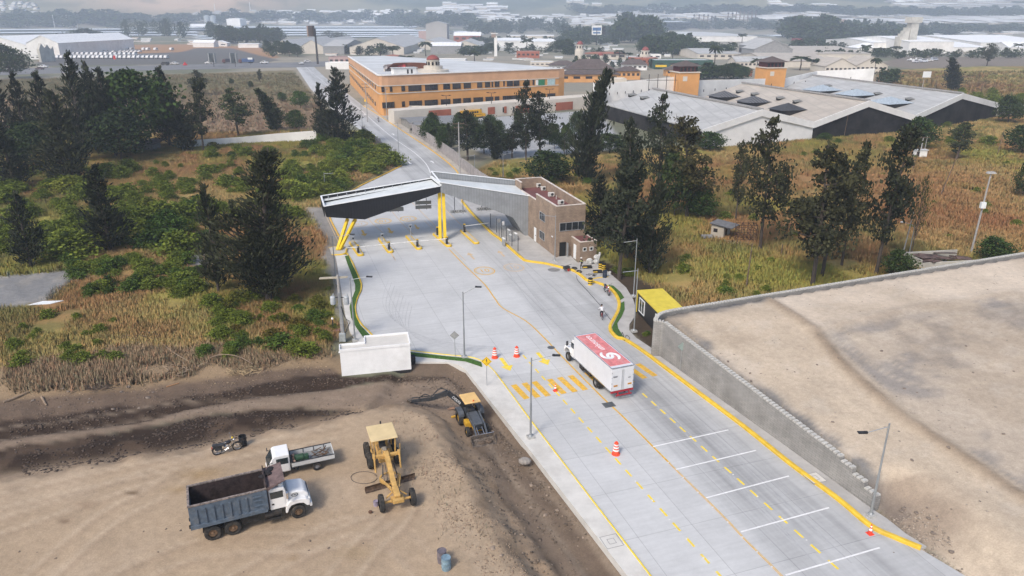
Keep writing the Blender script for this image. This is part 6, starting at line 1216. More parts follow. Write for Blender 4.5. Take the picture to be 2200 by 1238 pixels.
for k in range(n+1):
 a=math.pi*(.15+.9*k/n);
 for r_,z_ in((9,.5),(6,3.0)):vs.append((r_*math.cos(a)*1.1,r_*math.sin(a)-3,z_))
fs=[(2*k,2*k+1,2*k+3,2*k+2)for k in range(n)];mb.add(vs,fs);mb.build('tiles',M_rr,e);mb=MB();[mb.bar((9.2*1.1*math.cos(math.pi*(.15+.9*k/n)),9.2*math.sin(math.pi*(.15+.9*k/n))-3,1.2),(9.2*1.1*math.cos(math.pi*(.15+.9*(k+1)/n)),9.2*math.sin(math.pi*(.15+.9*(k+1)/n))-3,1.2),.4,2.4)for k in range(n)];mb.build('rim_wall',M_cream,e)
for px,py,w_,lb in((868,159,9,'low white plant room with dark doors at the front of the orange building roof'),):e=empty('plant_room',roofpt(px,py),.5,lb,'plant room');MB().box((0,0,1.1),(w_,3,2.2)).build('walls',M_wht,e);MB().box((0,0,2.3),(w_+.8,3.6,.2)).build('roof',M_flatr,e);mb=MB();[mb.box((x,-1.5,.9),(.7,.1,1.6))for x in(1,2.6)];mb.build('door',M_win,e)
for px,py,lb,cc_ in((829,150,'grey satellite dish on the orange building roof',(.3,.28,.28)),(859,147,'left of two red satellite dishes on the roof',(.4,.06,.06)),(868,147,'right of two red satellite dishes on the roof',(.4,.06,.06))):
 e=empty('satellite_dish',roofpt(px,py+4),0,lb,'satellite dish');MB().tube([(0,0,0),(0,0,1.2)],.08,6).build('mast',M_steel,e);MB().lathe([(.02,-.1),(.5,-.22),(.85,-.5)],(0,0,1.7),14,axis='Y',cap=False).build('dish',mat('dish_%d'%int(cc_[0]*100),cc_,.5),e)
def hipped(par,w_,d_,z0,z1,m,ov=.6,nm='roof',k=.35):
 x,y=w_/2+ov,d_/2+ov;r=max(0,x-y)if w_>d_ else 0;ry=max(0,y-x)if d_>w_ else 0
 mb=MB();mb.add([(-x,-y,z0),(x,-y,z0),(x,y,z0),(-x,y,z0),(-r,-ry,z1),(r,ry,z1)],[(0,1,5,4),(1,2,5),(2,3,4,5),(3,0,4),(3,2,1,0)]);return mb.build(nm,m,par)
def bld(x0,x1,yb,ye,depth,rise,style,lb,cat='building',wm=None,rm=None,name='warehouse',group=None,wins=0,yb1=None,base=None,ang=None,ov=.4,doors=0):
 a=base[0]if base else flat(GR(x0,yb));b=base[1]if base else flat(GR(x1,yb1 or yb));z0=hz(*((a+b)/2)[:2])if a.y>1400 else 0
 d=b-a;w_=d.length;an=math.atan2(d.y,d.x);h_=max(1.5,ZT(ye,(a.y+b.y)/2)-z0);c=(a+b)/2+Vector((-d.y,d.x,0)).normalized()*depth/2
 e=empty(name,(c.x,c.y,z0),an,lb,cat,group);wm=wm or M_wht;rm=rm or M_rw
 x,y=w_/2,depth/2
 if style=='gable':
  MB().extr([(-x,-.5),(x,-.5),(x,h_),(0,h_+rise),(-x,h_)],-y,y).build('walls',wm,e)
  mb=MB();
  for s in(-1,1):mb.add([(0,-y-ov,h_+rise+.02),(0,y+ov,h_+rise+.02),(s*(x+ov),y+ov,h_-rise*ov/x+.02),(s*(x+ov),-y-ov,h_-rise*ov/x+.02),(0,-y-ov,h_+rise+.3),(0,y+ov,h_+rise+.3),(s*(x+ov),y+ov,h_-rise*ov/x+.3),(s*(x+ov),-y-ov,h_-rise*ov/x+.3)],[(4,5,6,7),(7,6,5,4)][:1]if s<0 else[(7,6,5,4)]);o_=len(mb.v)-8;mb.add([mb.v[o_+i]for i in range(8)],[(0,3,7,4),(3,2,6,7),(2,1,5,6)])
  mb.build('roof',rm,e)
 elif style=='side':
  MB().extr([(-y,-.5),(y,-.5),(y,h_),(0,h_+rise),(-y,h_)],-x,x,axis='X').build('walls',wm,e)
  mb=MB();
  for s in(-1,1):vs=[(-x-ov,0,h_+rise+.3),(x+ov,0,h_+rise+.3),(x+ov,s*(y+ov),h_+.3-rise*ov/y),(-x-ov,s*(y+ov),h_+.3-rise*ov/y)];vs+=[(p[0],p[1],p[2]-.26)for p in vs];mb.add(vs,[(0,1,2,3)if s>0 else(3,2,1,0),(3,2,6,7),(0,3,7,4),(2,1,5,6)])
  mb.build('roof',rm,e)
 elif style=='hip':MB().box((0,0,h_/2-.25),(w_,depth,h_+.5)).build('walls',wm,e);hipped(e,w_,depth,h_,h_+rise,rm,1.0)
 else:
  MB().box((0,0,h_/2-.25),(w_,depth,h_+.5)).build('walls',wm,e);MB().box((0,0,h_+.03),(w_-.8,depth-.8,.06)).build('roof',rm,e);mb=MB()
  for s in(-1,1):mb.box((0,s*(y-.2),h_+.25),(w_,.4,.5));mb.box((s*(x-.2),0,h_+.25),(.4,depth-.8,.5))
  mb.build('parapet',wm,e)
 for k in range(wins):MB().box((-x+w_*(k+.5)/wins,-y-.03,h_*.6),(w_/wins*.55,.1,h_*.3)).build('window',M_win,e)
 for k in range(doors):MB().box((-x+w_*(k+.5)/doors,-y-.03,h_*.28),(w_/doors*.5,.1,h_*.56)).build('door',M_win,e)
 return e
A_=Vector(G(848,268));B_=Vector(G(1205,238));D_=Vector(G(1345,226));e=empty('arcade_wall',(A_.x,A_.y,0),label='low white and terracotta arcade wall in front of the orange building',cat='wall')
hA=4.6;mb=MB();mb.prism([tuple(Vector(p)-A_)for p in(A_,B_,D_,D_+Vector((-1,9)),B_+Vector((-3,9)),A_+Vector((-3,6)))],-.2,hA).build('walls',M_cream,e)
for x0,x1,seg in((921,969,0),(1048,1063,0),(1083,1088,0),(1108,1137,0),(1194,1230,1)):
 P,Q=(A_,B_)if not seg else(B_,D_);yt=238+(x0-921)*(-12/216.)if not seg else 221;fwin(tuple(P),tuple(Q),x0,x1,yt,yt+14,tuple(A_),e,False,M_redp,'terracotta_panel')
for x0 in(1022,1070,1092):
 yt=238+(x0-921)*(-12/216.);fwin(tuple(A_),tuple(B_),x0+10,x0+12,yt+1,yt+12,tuple(A_),e,False,M_dk,'slot')
bld(870,925,262,240,14,0,'flat','low white annex with a messy grey roof at the near corner of the orange building',wm=M_cream,rm=M_flatr,name='annex',wins=3)
bld(832,880,292,262,18,.8,'gable','grey-roofed lean-to shed beside the old road below the orange corner',wm=mat('rough_block',(.25,.24,.22),.9),rm=mat('dull_sheet',(.2,.205,.21),.8,var=.1),name='roadside_shed',base=(flat(G(862,268)),flat(G(888,284))),wins=0)
bld(880,908,290,272,8,0,'flat','small grey block hut at the start of the concrete panel fence',wm=mat('rough_block',(.25,.24,.22)),rm=M_flatr,name='block_hut',wins=3)
def gshed(Lp,Rp,back,ze,zr,lb,rm,dark=True,ext=0,skew=.5):
 O=Vector((Lp[0],Lp[1],0));L_=Vector((0,0,0));R_=Vector((Rp[0]-Lp[0],Rp[1]-Lp[1],0));Mx=L_.lerp(R_,skew);Bk=Vector((back[0],back[1],0));fz=Vector((0,0,1));e=empty('market_hall',O,label=lb,cat='market hall')
 mb=MB();th=.35
 for a,b,za,zb_ in((L_,Mx,ze,zr),(Mx,R_,zr,ze)):vs=[a+fz*za,b+fz*zb_,b+Bk+fz*zb_,a+Bk+fz*za];mb.add(vs+[v-fz*th for v in vs],[(0,1,2,3),(7,6,5,4),(0,4,5,1),(2,6,7,3),(3,7,4,0),(1,5,6,2)])
 mb.build('roof',rm,e);fr=Vector((0,-.5,0))
 mb=MB();dn=1.6;vs=[L_+fz*(ze+.3),Mx+fz*(zr+.3),R_+fz*(ze+.3),R_+fz*(ze-dn),Mx+fz*(zr-dn),L_+fz*(ze-dn)];vs=[v+fr for v in vs];mb.add(vs+[v+Vector((0,.45,0))for v in vs],[(0,5,4,1),(1,4,3,2),(6,7,10,11),(7,8,9,10),(0,1,7,6),(1,2,8,7),(5,11,10,4),(4,10,9,3),(2,3,9,8),(0,6,11,5)]);mb.build('gable_fascia',M_wht,e)
 wl=MB();vs=[L_,R_,R_+fz*(ze-.4),Mx+fz*(zr-.4),L_+fz*(ze-.4)];wl.add(vs,[(0,1,2,3,4)]);o2=Bk;wl.add([R_,R_+o2,R_+o2+fz*(ze-.4),R_+fz*(ze-.4)],[(0,1,2,3)]);wl.build('gable_wall',M_dk if dark else M_wht,e);wl=MB();wl.add([L_+Vector((1,1,0)),L_+o2,L_+o2+fz*(ze-.4),L_+Vector((1,1,ze-.4))],[(3,2,1,0)]);wl.build('side_wall',M_dk,e)  # left side wall coloured near-black, shade of the overhanging eaves put into it
 mb=MB();a=Mx+fz*(zr+.35);mb.bar(a,a+Bk,1.0,.5);mb.build('ridge_vent',mat('ridge_grey',(.3,.29,.28),.8),e)
 for k in range(0):x=L_.lerp(R_,.1+.2*k);MB().bar(x+fr*.9,x+fr*.9+fz*(ze-dn*.4+(zr-ze)*(1-abs(.1+.2*k-.5)*2)*.8),.35,.35).build('column',M_wht,e)
 return e,O,Mx,Bk
S1=((52.7,203),(89.9,219));S2=((89.9,219),(128.3,235));S3=((128.3,235),(177,270))
gshed(*S1,(-19,66),5.1,9.6,'left market hall with ribbed pale grey roof and white gable',M_rg,False);gshed(*S2,(-19,66),5.1,10.4,'middle market hall with tan roof and dark open gable',M_rt);gshed(*S3,(-18,84),5.1,10.2,'right market hall with grey roof and widest dark open gable',M_rg)
a,b,c_,d_=(G3(1540,316,0),G3(1777,289,0),G3(1760,272,3),G3(1530,295,3));e=empty('lean_to_roof',a,0,'white sheet lean-to along the foot of the left market hall gable','lean-to');vs=[a+Vector((0,0,.9)),b+Vector((0,0,.9)),c_+Vector((0,3,.5)),d_+Vector((0,3,.5))];vs=[v-a for v in vs];mb=MB();mb.add(vs+[v-Vector((0,0,.2))for v in vs],[(0,1,2,3),(7,6,5,4),(0,4,5,1),(1,5,6,2),(3,7,4,0),(2,6,7,3)]);mb.build('roof',M_rw,e);mb=MB();bb=b-a;mb.bar(Vector((0,.4,.35)),bb+Vector((0,.4,.35)),.2,.9);mb.build('wall',M_wht,e)
def onroof(S,back,skew,px,py,ze,zr):
 L_,R_=Vector((*S[0],ze)),Vector((*S[1],ze));M_=L_.lerp(R_,.5);M_.z=zr;Bk=Vector((*back,0));n=(M_-L_).cross(Bk);dx,dy,dz=ray(px,py);D=Vector((dx,dy,dz));t=(L_-Vector((0,0,CAMZ))).dot(n)/D.dot(n);return Vector((0,0,CAMZ))+D*t
def skylight(p,s,lb,m,rz=0):
 e=empty('roof_skylight',p,rz,lb,'skylight');MB().box((0,0,.4),(s,s*.8,1.6)).build('base',M_dk,e);mb=MB();x,y=s/2+.5,s*.4+.5;mb.add([(-x,-y,1.2),(x,-y,1.2),(x,y,1.2),(-x,y,1.2),(0,0,3.2)],[(0,1,4),(1,2,4),(2,3,4),(3,0,4),(3,2,1,0)]);mb.build('pyramid_roof',m,e)
M_char=stripes_mat('charcoal_slats',(.07,.072,.08),(.2,.2,.2),(1,.3,0),.8,.7,duty=.2);M_blueg=mat('blue_grey_sheet',(.36,.42,.47),.6)
for px,py,lb,m in((1555,214,'charcoal pyramid skylight with pale ribs, farthest of three on the tan roof',M_char),(1618,226,'charcoal pyramid skylight, middle of three on the tan roof',M_char),(1691,243,'plain charcoal pyramid skylight, nearest of three on the tan roof',mat('charcoal',(.05,.052,.058),.8))):skylight(onroof(S2,(-19,66),0,px,py,5.1,10.4),8.5,lb,m,.3)
for px,py,lb in((1765,200,'pale blue-grey pyramid skylight at the far end of the right grey roof'),(1838,210,'pale blue-grey pyramid skylight in the middle of the right grey roof'),(1910,228,'pale blue-grey pyramid skylight nearest on the right grey roof')):skylight(onroof(S3,(-18,84),0,px,py,5.1,10.2),11,lb,M_blueg,.4)
lv=None
for S,bk_,pts,zr in((S2,(-19,66),((1590,199),(1622,205),(1677,214),(1713,221)),10.4),(S3,(-18,84),((1779,187),(1838,197),(1886,204),(1954,216)),10.2),(S1,(-19,66),((1359,207),(1385,213)),9.6)):
 for(px,py)in pts:
  p=onroof(S,bk_,0,px,py,5.1,zr)
  if lv is None:lv=empty('roof_louvre',p,.5,None,'roof vent','small raised vents on the market hall roofs');MB().box((0,0,.6),(3.4,1.6,.25),M=Matrix.Rotation(.3,3,'X')).build('lid',mat('vent_grey',(.2,.2,.19),.8),lv);MB().box((0,.2,.2),(3.0,1.0,.8)).build('base',M_dk,lv);lv['label']='small raised vent lid on a market hall roof slope';LV=tree_of(lv)
  else:o=copy_tree(LV);o.location=p
def wallseg(pts,zt,lb,m,name='boundary_wall',th=.4,z0=-.1,cat='wall'):
 P=[Vector(p)for p in pts];O=P[0];e=MB();n=len(P);zt=zt if isinstance(zt,(list,tuple))else[zt]*n
 for i in range(n-1):
  a,b=P[i]-O,P[i+1]-O;d=(b-a).normalized();q=Vector((-d.y,d.x))*th/2;e.add([(*(a+q),z0),(*(a-q),z0),(*(b-q),z0),(*(b+q),z0),(*(a+q),zt[i]),(*(a-q),zt[i]),(*(b-q),zt[i+1]),(*(b+q),zt[i+1])],[(0,3,2,1),(4,5,6,7),(1,2,6,5),(3,0,4,7),(0,1,5,4),(2,3,7,6)])
 return e.build(name,m,loc=(O.x,O.y,0),label=lb,cat=cat)
def WY(px,Y,yt):dx,dy,dz=ray(px,180);return(dx*Y/dy,Y),ZT(yt,Y)
def wseg(specs,lb,**k):w_=[WY(*s)for s in specs];return wallseg([a for a,z in w_],[z for a,z in w_],lb,MATS['white_render'],**k)
wseg(((1276,262,178),(1300,284,180),(1470,296,163)),'high white wall with small vents left of the first orange tower');wseg(((1499,294,173),(1686,322,168),(1752,342,153),(1874,342,147)),'long high white wall behind the middle and right market halls');
mbv=MB();
for k in range(9):(a,b),z=WY(1310+k*17,284+k*1.4,190-k*1.6);mbv.box((a,b-.6,z-2),(.25,.2,.9))
for k in range(14):(a,b),z=WY(1512+k*24,294+k*3.6,186-k*2.0);mbv.box((a,b-.9,z-1.5),(.25,.2,.9))
mbv.build('wall_spouts',M_win,label='row of small dark drain spouts on the high white wall',cat='spouts')
e=empty('steel_gantry',(*WY(1420,289,180)[0],0),.05,'bare steel sign frame standing against the high white wall','frame');z1=ZT(165,289);mb=MB();[mb.bar((x,-1.2,4),(x,-1.2,z1+1),.2)for x in(-5,-1.6,1.8,5.2)];mb.bar((-6,-1.2,z1-1.2),(6,-1.2,z1-1.2),.18);mb.build('frame',M_win,e)
def otower(x0,x1,Y,ytop_o,yeave,yapex,lb):
 (xa,_),_=WY(x0,Y,150);(xb,_),_=WY(x1,Y,150);w_=xb-xa;e=empty('orange_tower',((xa+xb)/2,Y+w_/2,0),.2,lb,'tower');z=ZT(ytop_o,Y);ze=ZT(yeave,Y);za=ZT(yapex,Y);w_*=.88
 MB().box((0,0,z/2),(w_,w_,z)).build('shaft',M_bor,e);MB().box((0,0,z+.15),(w_+.7,w_+.7,.35)).build('cornice',M_cream,e);MB().box((0,0,(z+ze)/2),(w_*.82,w_*.82,ze-z)).build('belvedere',mat('dark_red_wood',(.12,.035,.035),.8),e);mb=MB();[mb.box((w_*.82*(k/4-.5)*.9,-w_*.415,(z+ze)/2),(w_*.1,.08,(ze-z)*.6))for k in range(5)];mb.build('window',M_win,e);hipped(e,w_*.95,w_*.95,ze,za,M_rb,.8)
 MB().box((-w_*.2,-w_/2-.04,z-2.2),(1.8,.1,1.8)).build('small_window',M_cream,e)
otower(1449,1503,290,157,143,131,'orange tower with dark red lantern storey, left of the two, between white walls');otower(1635,1688,315,147,134,122,'orange tower with brown hipped roof, right of the two, behind the white wall')
for a in((1218,1318,172,149,16,5.5,'hip','large brown hipped roof behind the right end of the orange building',M_cream,M_rb),(1181,1242,158,141,14,3,'hip','brown hipped roof with white arcade between the orange building and the large brown roof',M_wht,M_rb),(1200,1330,178,160,12,2,'hip','lower grey-brown skirt roof wrapping the large brown hipped roof',M_bor,M_rb),(1290,1345,200,172,10,.5,'flat','cream arched gateway block left of the high white wall',M_cream,M_cream),(1325,1375,172,153,10,2.5,'hip','orange block with brown hipped roof before the market towers',M_bor,M_rb),(1338,1390,152,139,9,3.5,'hip','small steep brown roof left of the green market hall',M_wht,M_rb),(1355,1412,142,126,14,.6,'flat','orange terracotta block beneath the small red dome',M_redp,M_flatr),(1405,1530,150,131,22,.5,'flat','dark green low market block with yellow panels',mat('dark_green_wall',(.03,.08,.06),.7),M_flatr),(1255,1345,128,116,16,1.5,'hip','long tan market block with brown tile roof and red trim',M_cream,M_rr),(806,874,134,126,25,2.8,'hip','orange-red tiled hip roof on the far side of the orange building',M_wht,M_rr),(945,1012,150,138,14,2,'hip','brown roofed white gallery behind the red dome',M_wht,M_rb),(1110,1159,126,112,14,.4,'flat','small dark red flat building among palms',M_redp,M_flatr),(900,1000,140,130,22,.4,'flat','long white flat market block with grey roof behind the dome',M_wht,M_flatr),(1010,1060,150,143,20,.4,'flat','white flat block left of the palm above the orange roof',M_wht,M_flatr),(1140,1190,143,135,20,.4,'flat','pale flat block with roof tanks behind the orange building',M_cream,M_flatr),(1430,1465,165,150,8,2.2,'hip','small brown hip roof just left of the left orange tower',M_bor,M_rb),(1575,1615,165,149,9,2,'hip','brown roofed brick pavilion between the two orange towers',M_redp,M_rb),(1390,1420,128,118,8,0.3,'flat','white parapet block behind the green market hall',M_wht,M_flatr)):
 bld(a[0],a[1],a[2],a[3],a[4],a[5],a[6],a[7],'market building',a[8],a[9],name='market_building',wins=5 if a[1]-a[0]>45 else 2)
for px,yb,yt,w_,lb in((1245,125,88,3.2,'white market tower with pink dome, left of three small domes'),(1290,122,112,3,'low white turret with pink dome, middle of three small domes'),(1385,130,100,3.4,'white market tower with red dome, right of three small domes')):
 p=GR(px,yb+8);e=empty('domed_tower',flat(p),0,lb,'domed tower');z=ZT(yt,p.y);MB().lathe([(w_*1.3,0),(w_*1.3,z*.55),(w_,z*.56),(w_,z-3.4),(w_*1.12,z-3.3),(w_*1.12,z-3)],n=12).build('shaft',M_cream,e);MB().lathe([(w_*.85,z-3),(w_*.8,z-1.9),(w_*.5,z-.7),(.1,z)],n=14).build('dome',M_dome,e,smooth=True);mb=MB();[mb.box((w_*math.cos(a),w_*math.sin(a),z-5),(.3,1.1,1.8),a)for a in(3.9,4.7,5.5)];mb.build('window',M_win,e)
mb=MB();
yb_=bpy.data.objects.get('market_building.007')
e=empty('yellow_signboard',flat(GR(1440,150)),0,'dark green signboard with yellow lettering on the low market block','sign');z=ZT(142,GR(1440,150).y);MB().box((0,-.5,z),(24,.3,3)).build('board',MATS['dark_green_wall'],e);MB().box((-7,-.7,z),(8,.1,1.4)).build('lettering_band',mat('sign_yellow',(.78,.5,.02)),e);MB().box((5,-.7,z),(10,.1,1.4)).build('lettering_band',MATS['sign_yellow'],e)
bld(1590,1637,125,98,30,6,'side','grey gabled factory block rising above long sheds at centre right',wm=mat('grey_block_wall',(.27,.27,.27),.9),rm=M_rg,base=(flat(GR(1585,124)),flat(GR(1618,130))),name='factory',wins=4)
bld(1617,1700,132,106,34,7,'gable','big windowless grey gable of the factory block',wm=MATS['grey_block_wall'],rm=M_rg,name='factory');bld(1500,1590,128,116,90,3,'side','pale long shed left of the grey factory block',rm=M_rg,wm=M_cream,wins=6);bld(1580,1660,148,133,22,3,'side','pale grey shed with window strip below the factory block',rm=M_rg,wm=M_cream,wins=9)
bld(1690,1870,128,116,150,4,'side','very long pale roof stretching right from the factory block',rm=M_rt,wm=M_cream);bld(1650,1790,145,132,90,4,'side','second long pale shed below the longest roof',rm=M_rt,wm=M_cream);bld(1772,1838,157,143,26,5,'gable','cream gabled shed with trellis windows, left of the pair',rm=M_rt,wm=M_cream,wins=7);bld(1838,1905,155,141,26,5.5,'gable','cream gabled shed with trellis windows, right of the pair',rm=M_rt,wm=M_cream,wins=7)
bld(1875,1960,112,92,130,3,'side','white warehouse left of the ruined white tower',wm=M_wht);bld(1950,2045,116,90,150,4,'side','largest white warehouse right of the ruined white tower',wm=M_wht);bld(2030,2118,112,102,150,5,'side','white low-roofed warehouse between two larger white ones',wm=M_wht);bld(2105,2290,106,92,260,6,'side','very wide white warehouse at the right frame edge',wm=M_wht);bld(2165,2290,113,102,30,5,'side','low white shed at the right frame edge before the wide warehouse',wm=M_wht)
bld(1840,1915,112,103,25,5,'hip','low white hip-roofed shed left below the ruined tower',wm=M_wht);p=GR(1947,114);e=empty('ruined_tower',flat(p),.2,'stained white concrete tower with broken stepped side','tower');z=ZT(44,p.y);M_stain=mat('stained_concrete',(.52,.50,.45),.9,var=.15,scale=.1,dirt=(.25,.24,.21,.7));s_=p.y/1554.
MB().box((4*s_,0,z/2),(17*s_,14*s_,z)).build('shaft',M_stain,e);MB().box((4*s_,0,z+.4),(26*s_,18*s_,11*s_)).build('head',M_stain,e);mb=MB();[mb.box((-9*s_-k*5*s_,0,(z*.78-k*3)/2),(5.0*s_,14*s_,z*.78-k*3))for k in range(4)];mb.build('broken_wing',M_stain,e)
bld(1780,1812,60,42,30,0,'flat','pinkish block above the tree line right of the stacks',wm=mat('pink_wall',(.42,.3,.28),.9),rm=M_flatr);bld(1570,1600,80,72,12,0,'flat','small grey water cistern block by the palm at centre right',wm=MATS['grey_block_wall'],rm=M_flatr)
bld(1710,1790,92,84,20,0,'flat','dark red petrol station canopy among trees',wm=mat('dark_red_wall',(.25,.04,.05),.7),rm=M_flatr,wins=6)
bld(-60,62,116,98,170,9,'gable','white industrial hall at the far left edge',wm=M_wht);bld(62,130,121,93,150,7,'gable','white industrial hall second from the left edge',wm=M_wht);bld(65,100,128,121,14,0.3,'flat','low white sheds before the left industrial hall',wm=M_wht,wins=3)
bld(580,640,116,104,190,8,'gable','pale grey gabled hall left of the tall billboard mast',wm=M_cream,rm=M_rg);bld(640,702,116,104,190,8,'gable','pale grey gabled hall right of the tall billboard mast',wm=M_cream,rm=M_rg);bld(752,868,118,102,230,9,'gable','wide pale gabled hall behind the orange building',wm=M_cream,rm=M_rg);bld(695,740,118,100,110,5,'side','mottled grey hall between the mast and the wide hall',wm=MATS['grey_block_wall'],rm=M_rg)
bld(707,752,140,124,16,0,'flat','pink-walled house with dark roof edge left of the orange building',wm=mat('pink_wall',(.42,.3,.28)),rm=M_rb,name='house',wins=4);bld(700,750,150,136,12,0,'flat','long white wall block at the left end of the orange building',wm=M_wht,name='house')
bld(916,961,92,52,40,4,'gable','tall windowless grey block standing above the sheds',wm=mat('tall_grey',(.36,.35,.34),.9,var=.06,scale=.02),rm=M_rg,name='tall_block');bld(900,916,92,68,30,0,'flat','dark reddish annex at the left of the tall grey block',wm=mat('pink_wall',(.42,.3,.28)),rm=M_flatr);bld(975,1033,92,77,30,5,'side','red brick shed with white roof right of the tall grey block',wm=M_redp,rm=M_rw,wins=4)
bld(878,962,108,98,150,6,'gable','pale grey gable in front of the tall grey block',wm=M_cream,rm=M_rg);bld(965,1035,108,100,120,6,'gable','pale gable before the red brick shed',wm=M_cream,rm=M_rg);bld(925,990,116,99,30,3,'side','low white-roofed shed left of the palms in the centre',wm=MATS['grey_block_wall'],rm=M_rw)
bld(1066,1120,104,88,150,1,'side','white flat warehouse right of the white sign tower',wm=M_wht);bld(1120,1195,104,90,150,1,'side','long white warehouse with roof plant behind the palms',wm=M_wht);bld(1090,1190,84,77,30,1,'side','thin pale roof row behind the long white warehouse',wm=M_cream)
bld(1434,1626,90,78,420,1.5,'side','huge flat pale roof with slots beyond the market',wm=M_wht,rm=ribr('pale_roof',(.55,.56,.55),(.4,.4,.4),(0,1,0),.05));bld(1330,1440,52,46,90,2,'side','long white roof behind the dark tree clump',wm=M_wht)
bld(220,242,91,83,12,2,'side','small white house left of the round tree',wm=M_wht,rm=M_rr,name='house',wins=3);bld(247,264,91,83,10,2.5,'gable','small white gabled house right of the round tree',wm=M_wht,rm=M_rg,name='house',wins=2);bld(140,172,92,87,12,2,'side','low red-roofed house behind the small bush',wm=M_cream,rm=M_rr,name='house')
bld(415,460,102,92,16,3,'side','white-roofed farm building under the umbrella trees',wm=M_wht);bld(455,488,100,93,12,3,'gable','small white gable below the umbrella trees',wm=M_wht,wins=2);bld(512,556,103,95,14,0.5,'side','long low white wall building right of the umbrella trees',wm=M_wht)
P=Vector(G(90,134));Q=Vector(G(120,131));d=Q-P;n=6;mb=MB();L_=d.length;prof=[(0,-.5),(L_,-.5)]
hts=[ZT(102,P.y),ZT(108,P.y),ZT(97,P.y),ZT(104,P.y),ZT(94,P.y),ZT(106,P.y)];prof+=[(L_*(1-k/5),hts[k])for k in range(6)];mb.extr(prof,0,2);mb.build('jagged_wall',M_stain,loc=(P.x,P.y,0),rot=(0,0,math.atan2(d.y,d.x)),label='old grey concrete wall with jagged saw-tooth top by the highway',cat='wall')
for px,lb in((447,'left of two grey silos under the hills'),(460,'right of two grey silos under the hills')):
 p=GR(px,58);s_=p.y/1554.;e=empty('silo',p,0,lb,'silo','grey silos');zt_=ZT(33,p.y)-p.z;MB().lathe([(6*s_,-2),(6*s_,zt_*.9)],n=16).build('body',mat('silo_grey',(.33,.36,.38),.6),e);MB().lathe([(6.2*s_,zt_*.9),(1.5*s_,zt_)],n=16).build('cone',mat('silo_grey',(.3,.3,.3)),e)
bld(488,517,57,41,50,2,'gable','white windowless block right of the grey silos',wm=M_wht,name='white_block');bld(410,470,66,57,40,6,'side','white roofed shed in front of the grey silos',wm=M_wht)
p=GR(683,138);e=empty('billboard',flat(p),0,'tall dark billboard on a single mast by the highway','billboard');z=ZT(56,p.y);MB().lathe([(.9,0),(.7,z-2)],n=10).build('mast',M_win,e);MB().box((-1,0,z-3.8),(1.2,8,8.0),.3).build('panel',M_win,e);MB().box((-3.2,-1,z-3.8),(1.2,7,8.0),-.5).build('panel',mat('brown_panel',(.3,.22,.18),.8),e)
p=GR(1281,98);e=empty('billboard',flat(p),0,'white and blue billboard above the trees at the top centre','billboard');z=ZT(56,p.y);s_=p.y/1554.;MB().lathe([(.8,0),(.7,z-2)],n=10).build('mast',M_win,e);MB().box((0,0,z-8*s_),(20*s_,1,18*s_)).build('panel',M_wht,e);MB().box((0,-.6,z-6*s_),(17*s_,.1,6*s_)).build('blue_lettering_band',mat('sign_blue',(.05,.14,.32),.6),e);MB().box((0,-.6,z-13*s_),(15*s_,.1,3*s_)).build('blue_lettering_band',MATS['sign_blue'],e);MB().box((14*s_,2,z-9*s_),(9*s_,1,16*s_),.6).build('side_panel',M_win,e)
p=GR(1065,122);e=empty('sign_tower',flat(p),0,'slim white sign tower with brown box top among palms','sign tower');z=ZT(78,p.y);s_=p.y/1554.;MB().box((0,0,z/2),(6*s_,4*s_,z)).build('shaft',M_wht,e);MB().box((-4*s_,0,z+1),(9*s_,6*s_,9*s_)).build('box_top',mat('brown_panel',(.3,.22,.18)),e);MB().box((-2*s_,0,z+5*s_),(14*s_,8*s_,1.5*s_)).build('cap',M_wht,e)
for k,x in enumerate((1563,1572,1580,1588.5,1597,1605.5,1614,1622,1490,1501,1511,1520,1528,1536)):
 p=GR(x,50 if k>7 else 49);s_=p.y/1554.;zt_=ZT((27 if k<2 else 21)if k<8 else(31 if k<12 else 34),p.y)-p.z;e=empty('smoke_stack',p,0,('dark striped exhaust stack in the taller row on the skyline' if k<8 else 'thin exhaust stack in the lower row left of the taller stacks'),'exhaust stack','taller row of exhaust stacks' if k<8 else 'lower row of exhaust stacks');MB().lathe([(1.1*s_,0),(1.0*s_,zt_)],n=8).build('shaft',mat('stack_rust',(.16,.1,.09),.8),e);MB().lathe([(1.7*s_,zt_-3*s_),(1.7*s_,zt_)],n=8).build('cap',M_win,e)
for k,(x,yb,yt,lb)in enumerate(((240,46,26,'white transmission mast above the far left trees'),(538,27,5,'thin white mast on the hill haze'),(632,52,36,'white water tank on legs behind the greenhouses'),(462,25,8,'faint pale mast on the hill left of the white mast'),(118,60,32,'thin pole left of three in the far left trees'),(147,60,33,'thin pole middle of three in the far left trees'),(167,60,40,'thin pole right of three in the far left trees'))):
 p=GR(x,yb);s_=p.y/1554.;zt_=ZT(yt,p.y)-p.z;mb=MB();mb.lathe([(.7*s_,0),(.5*s_,zt_)],n=6)
 if 'tank' in lb:mb.lathe([(3.2*s_,zt_-7*s_),(3.2*s_,zt_)],n=10)
 mb.build('mast',M_wht,loc=p,label=lb,cat='mast')
random.seed(11);gh=None
rows=[]
for k in range(11):y=57+k*3.0;rows.append((440+k*3 if k<4 else 560+k*8,905-k*6 if k<7 else 700+k*8,y,y-k*.0))
rows=[(455,900,56.5),(430,930,58.5),(420,905,60.8),(545,900,63.3),(560,900,66),(575,935,69),(590,915,72.5),(600,900,76),(700,900,80),(-80,260,66),(-80,270,70.5),(265,415,61),(270,415,66),(270,420,71),(275,425,76.5),(405,450,84),(405,470,79),(395,440,89),(965,1000,70),(965,1010,75),(1380,1500,50),(-60,70,80),(1630,1700,78)]
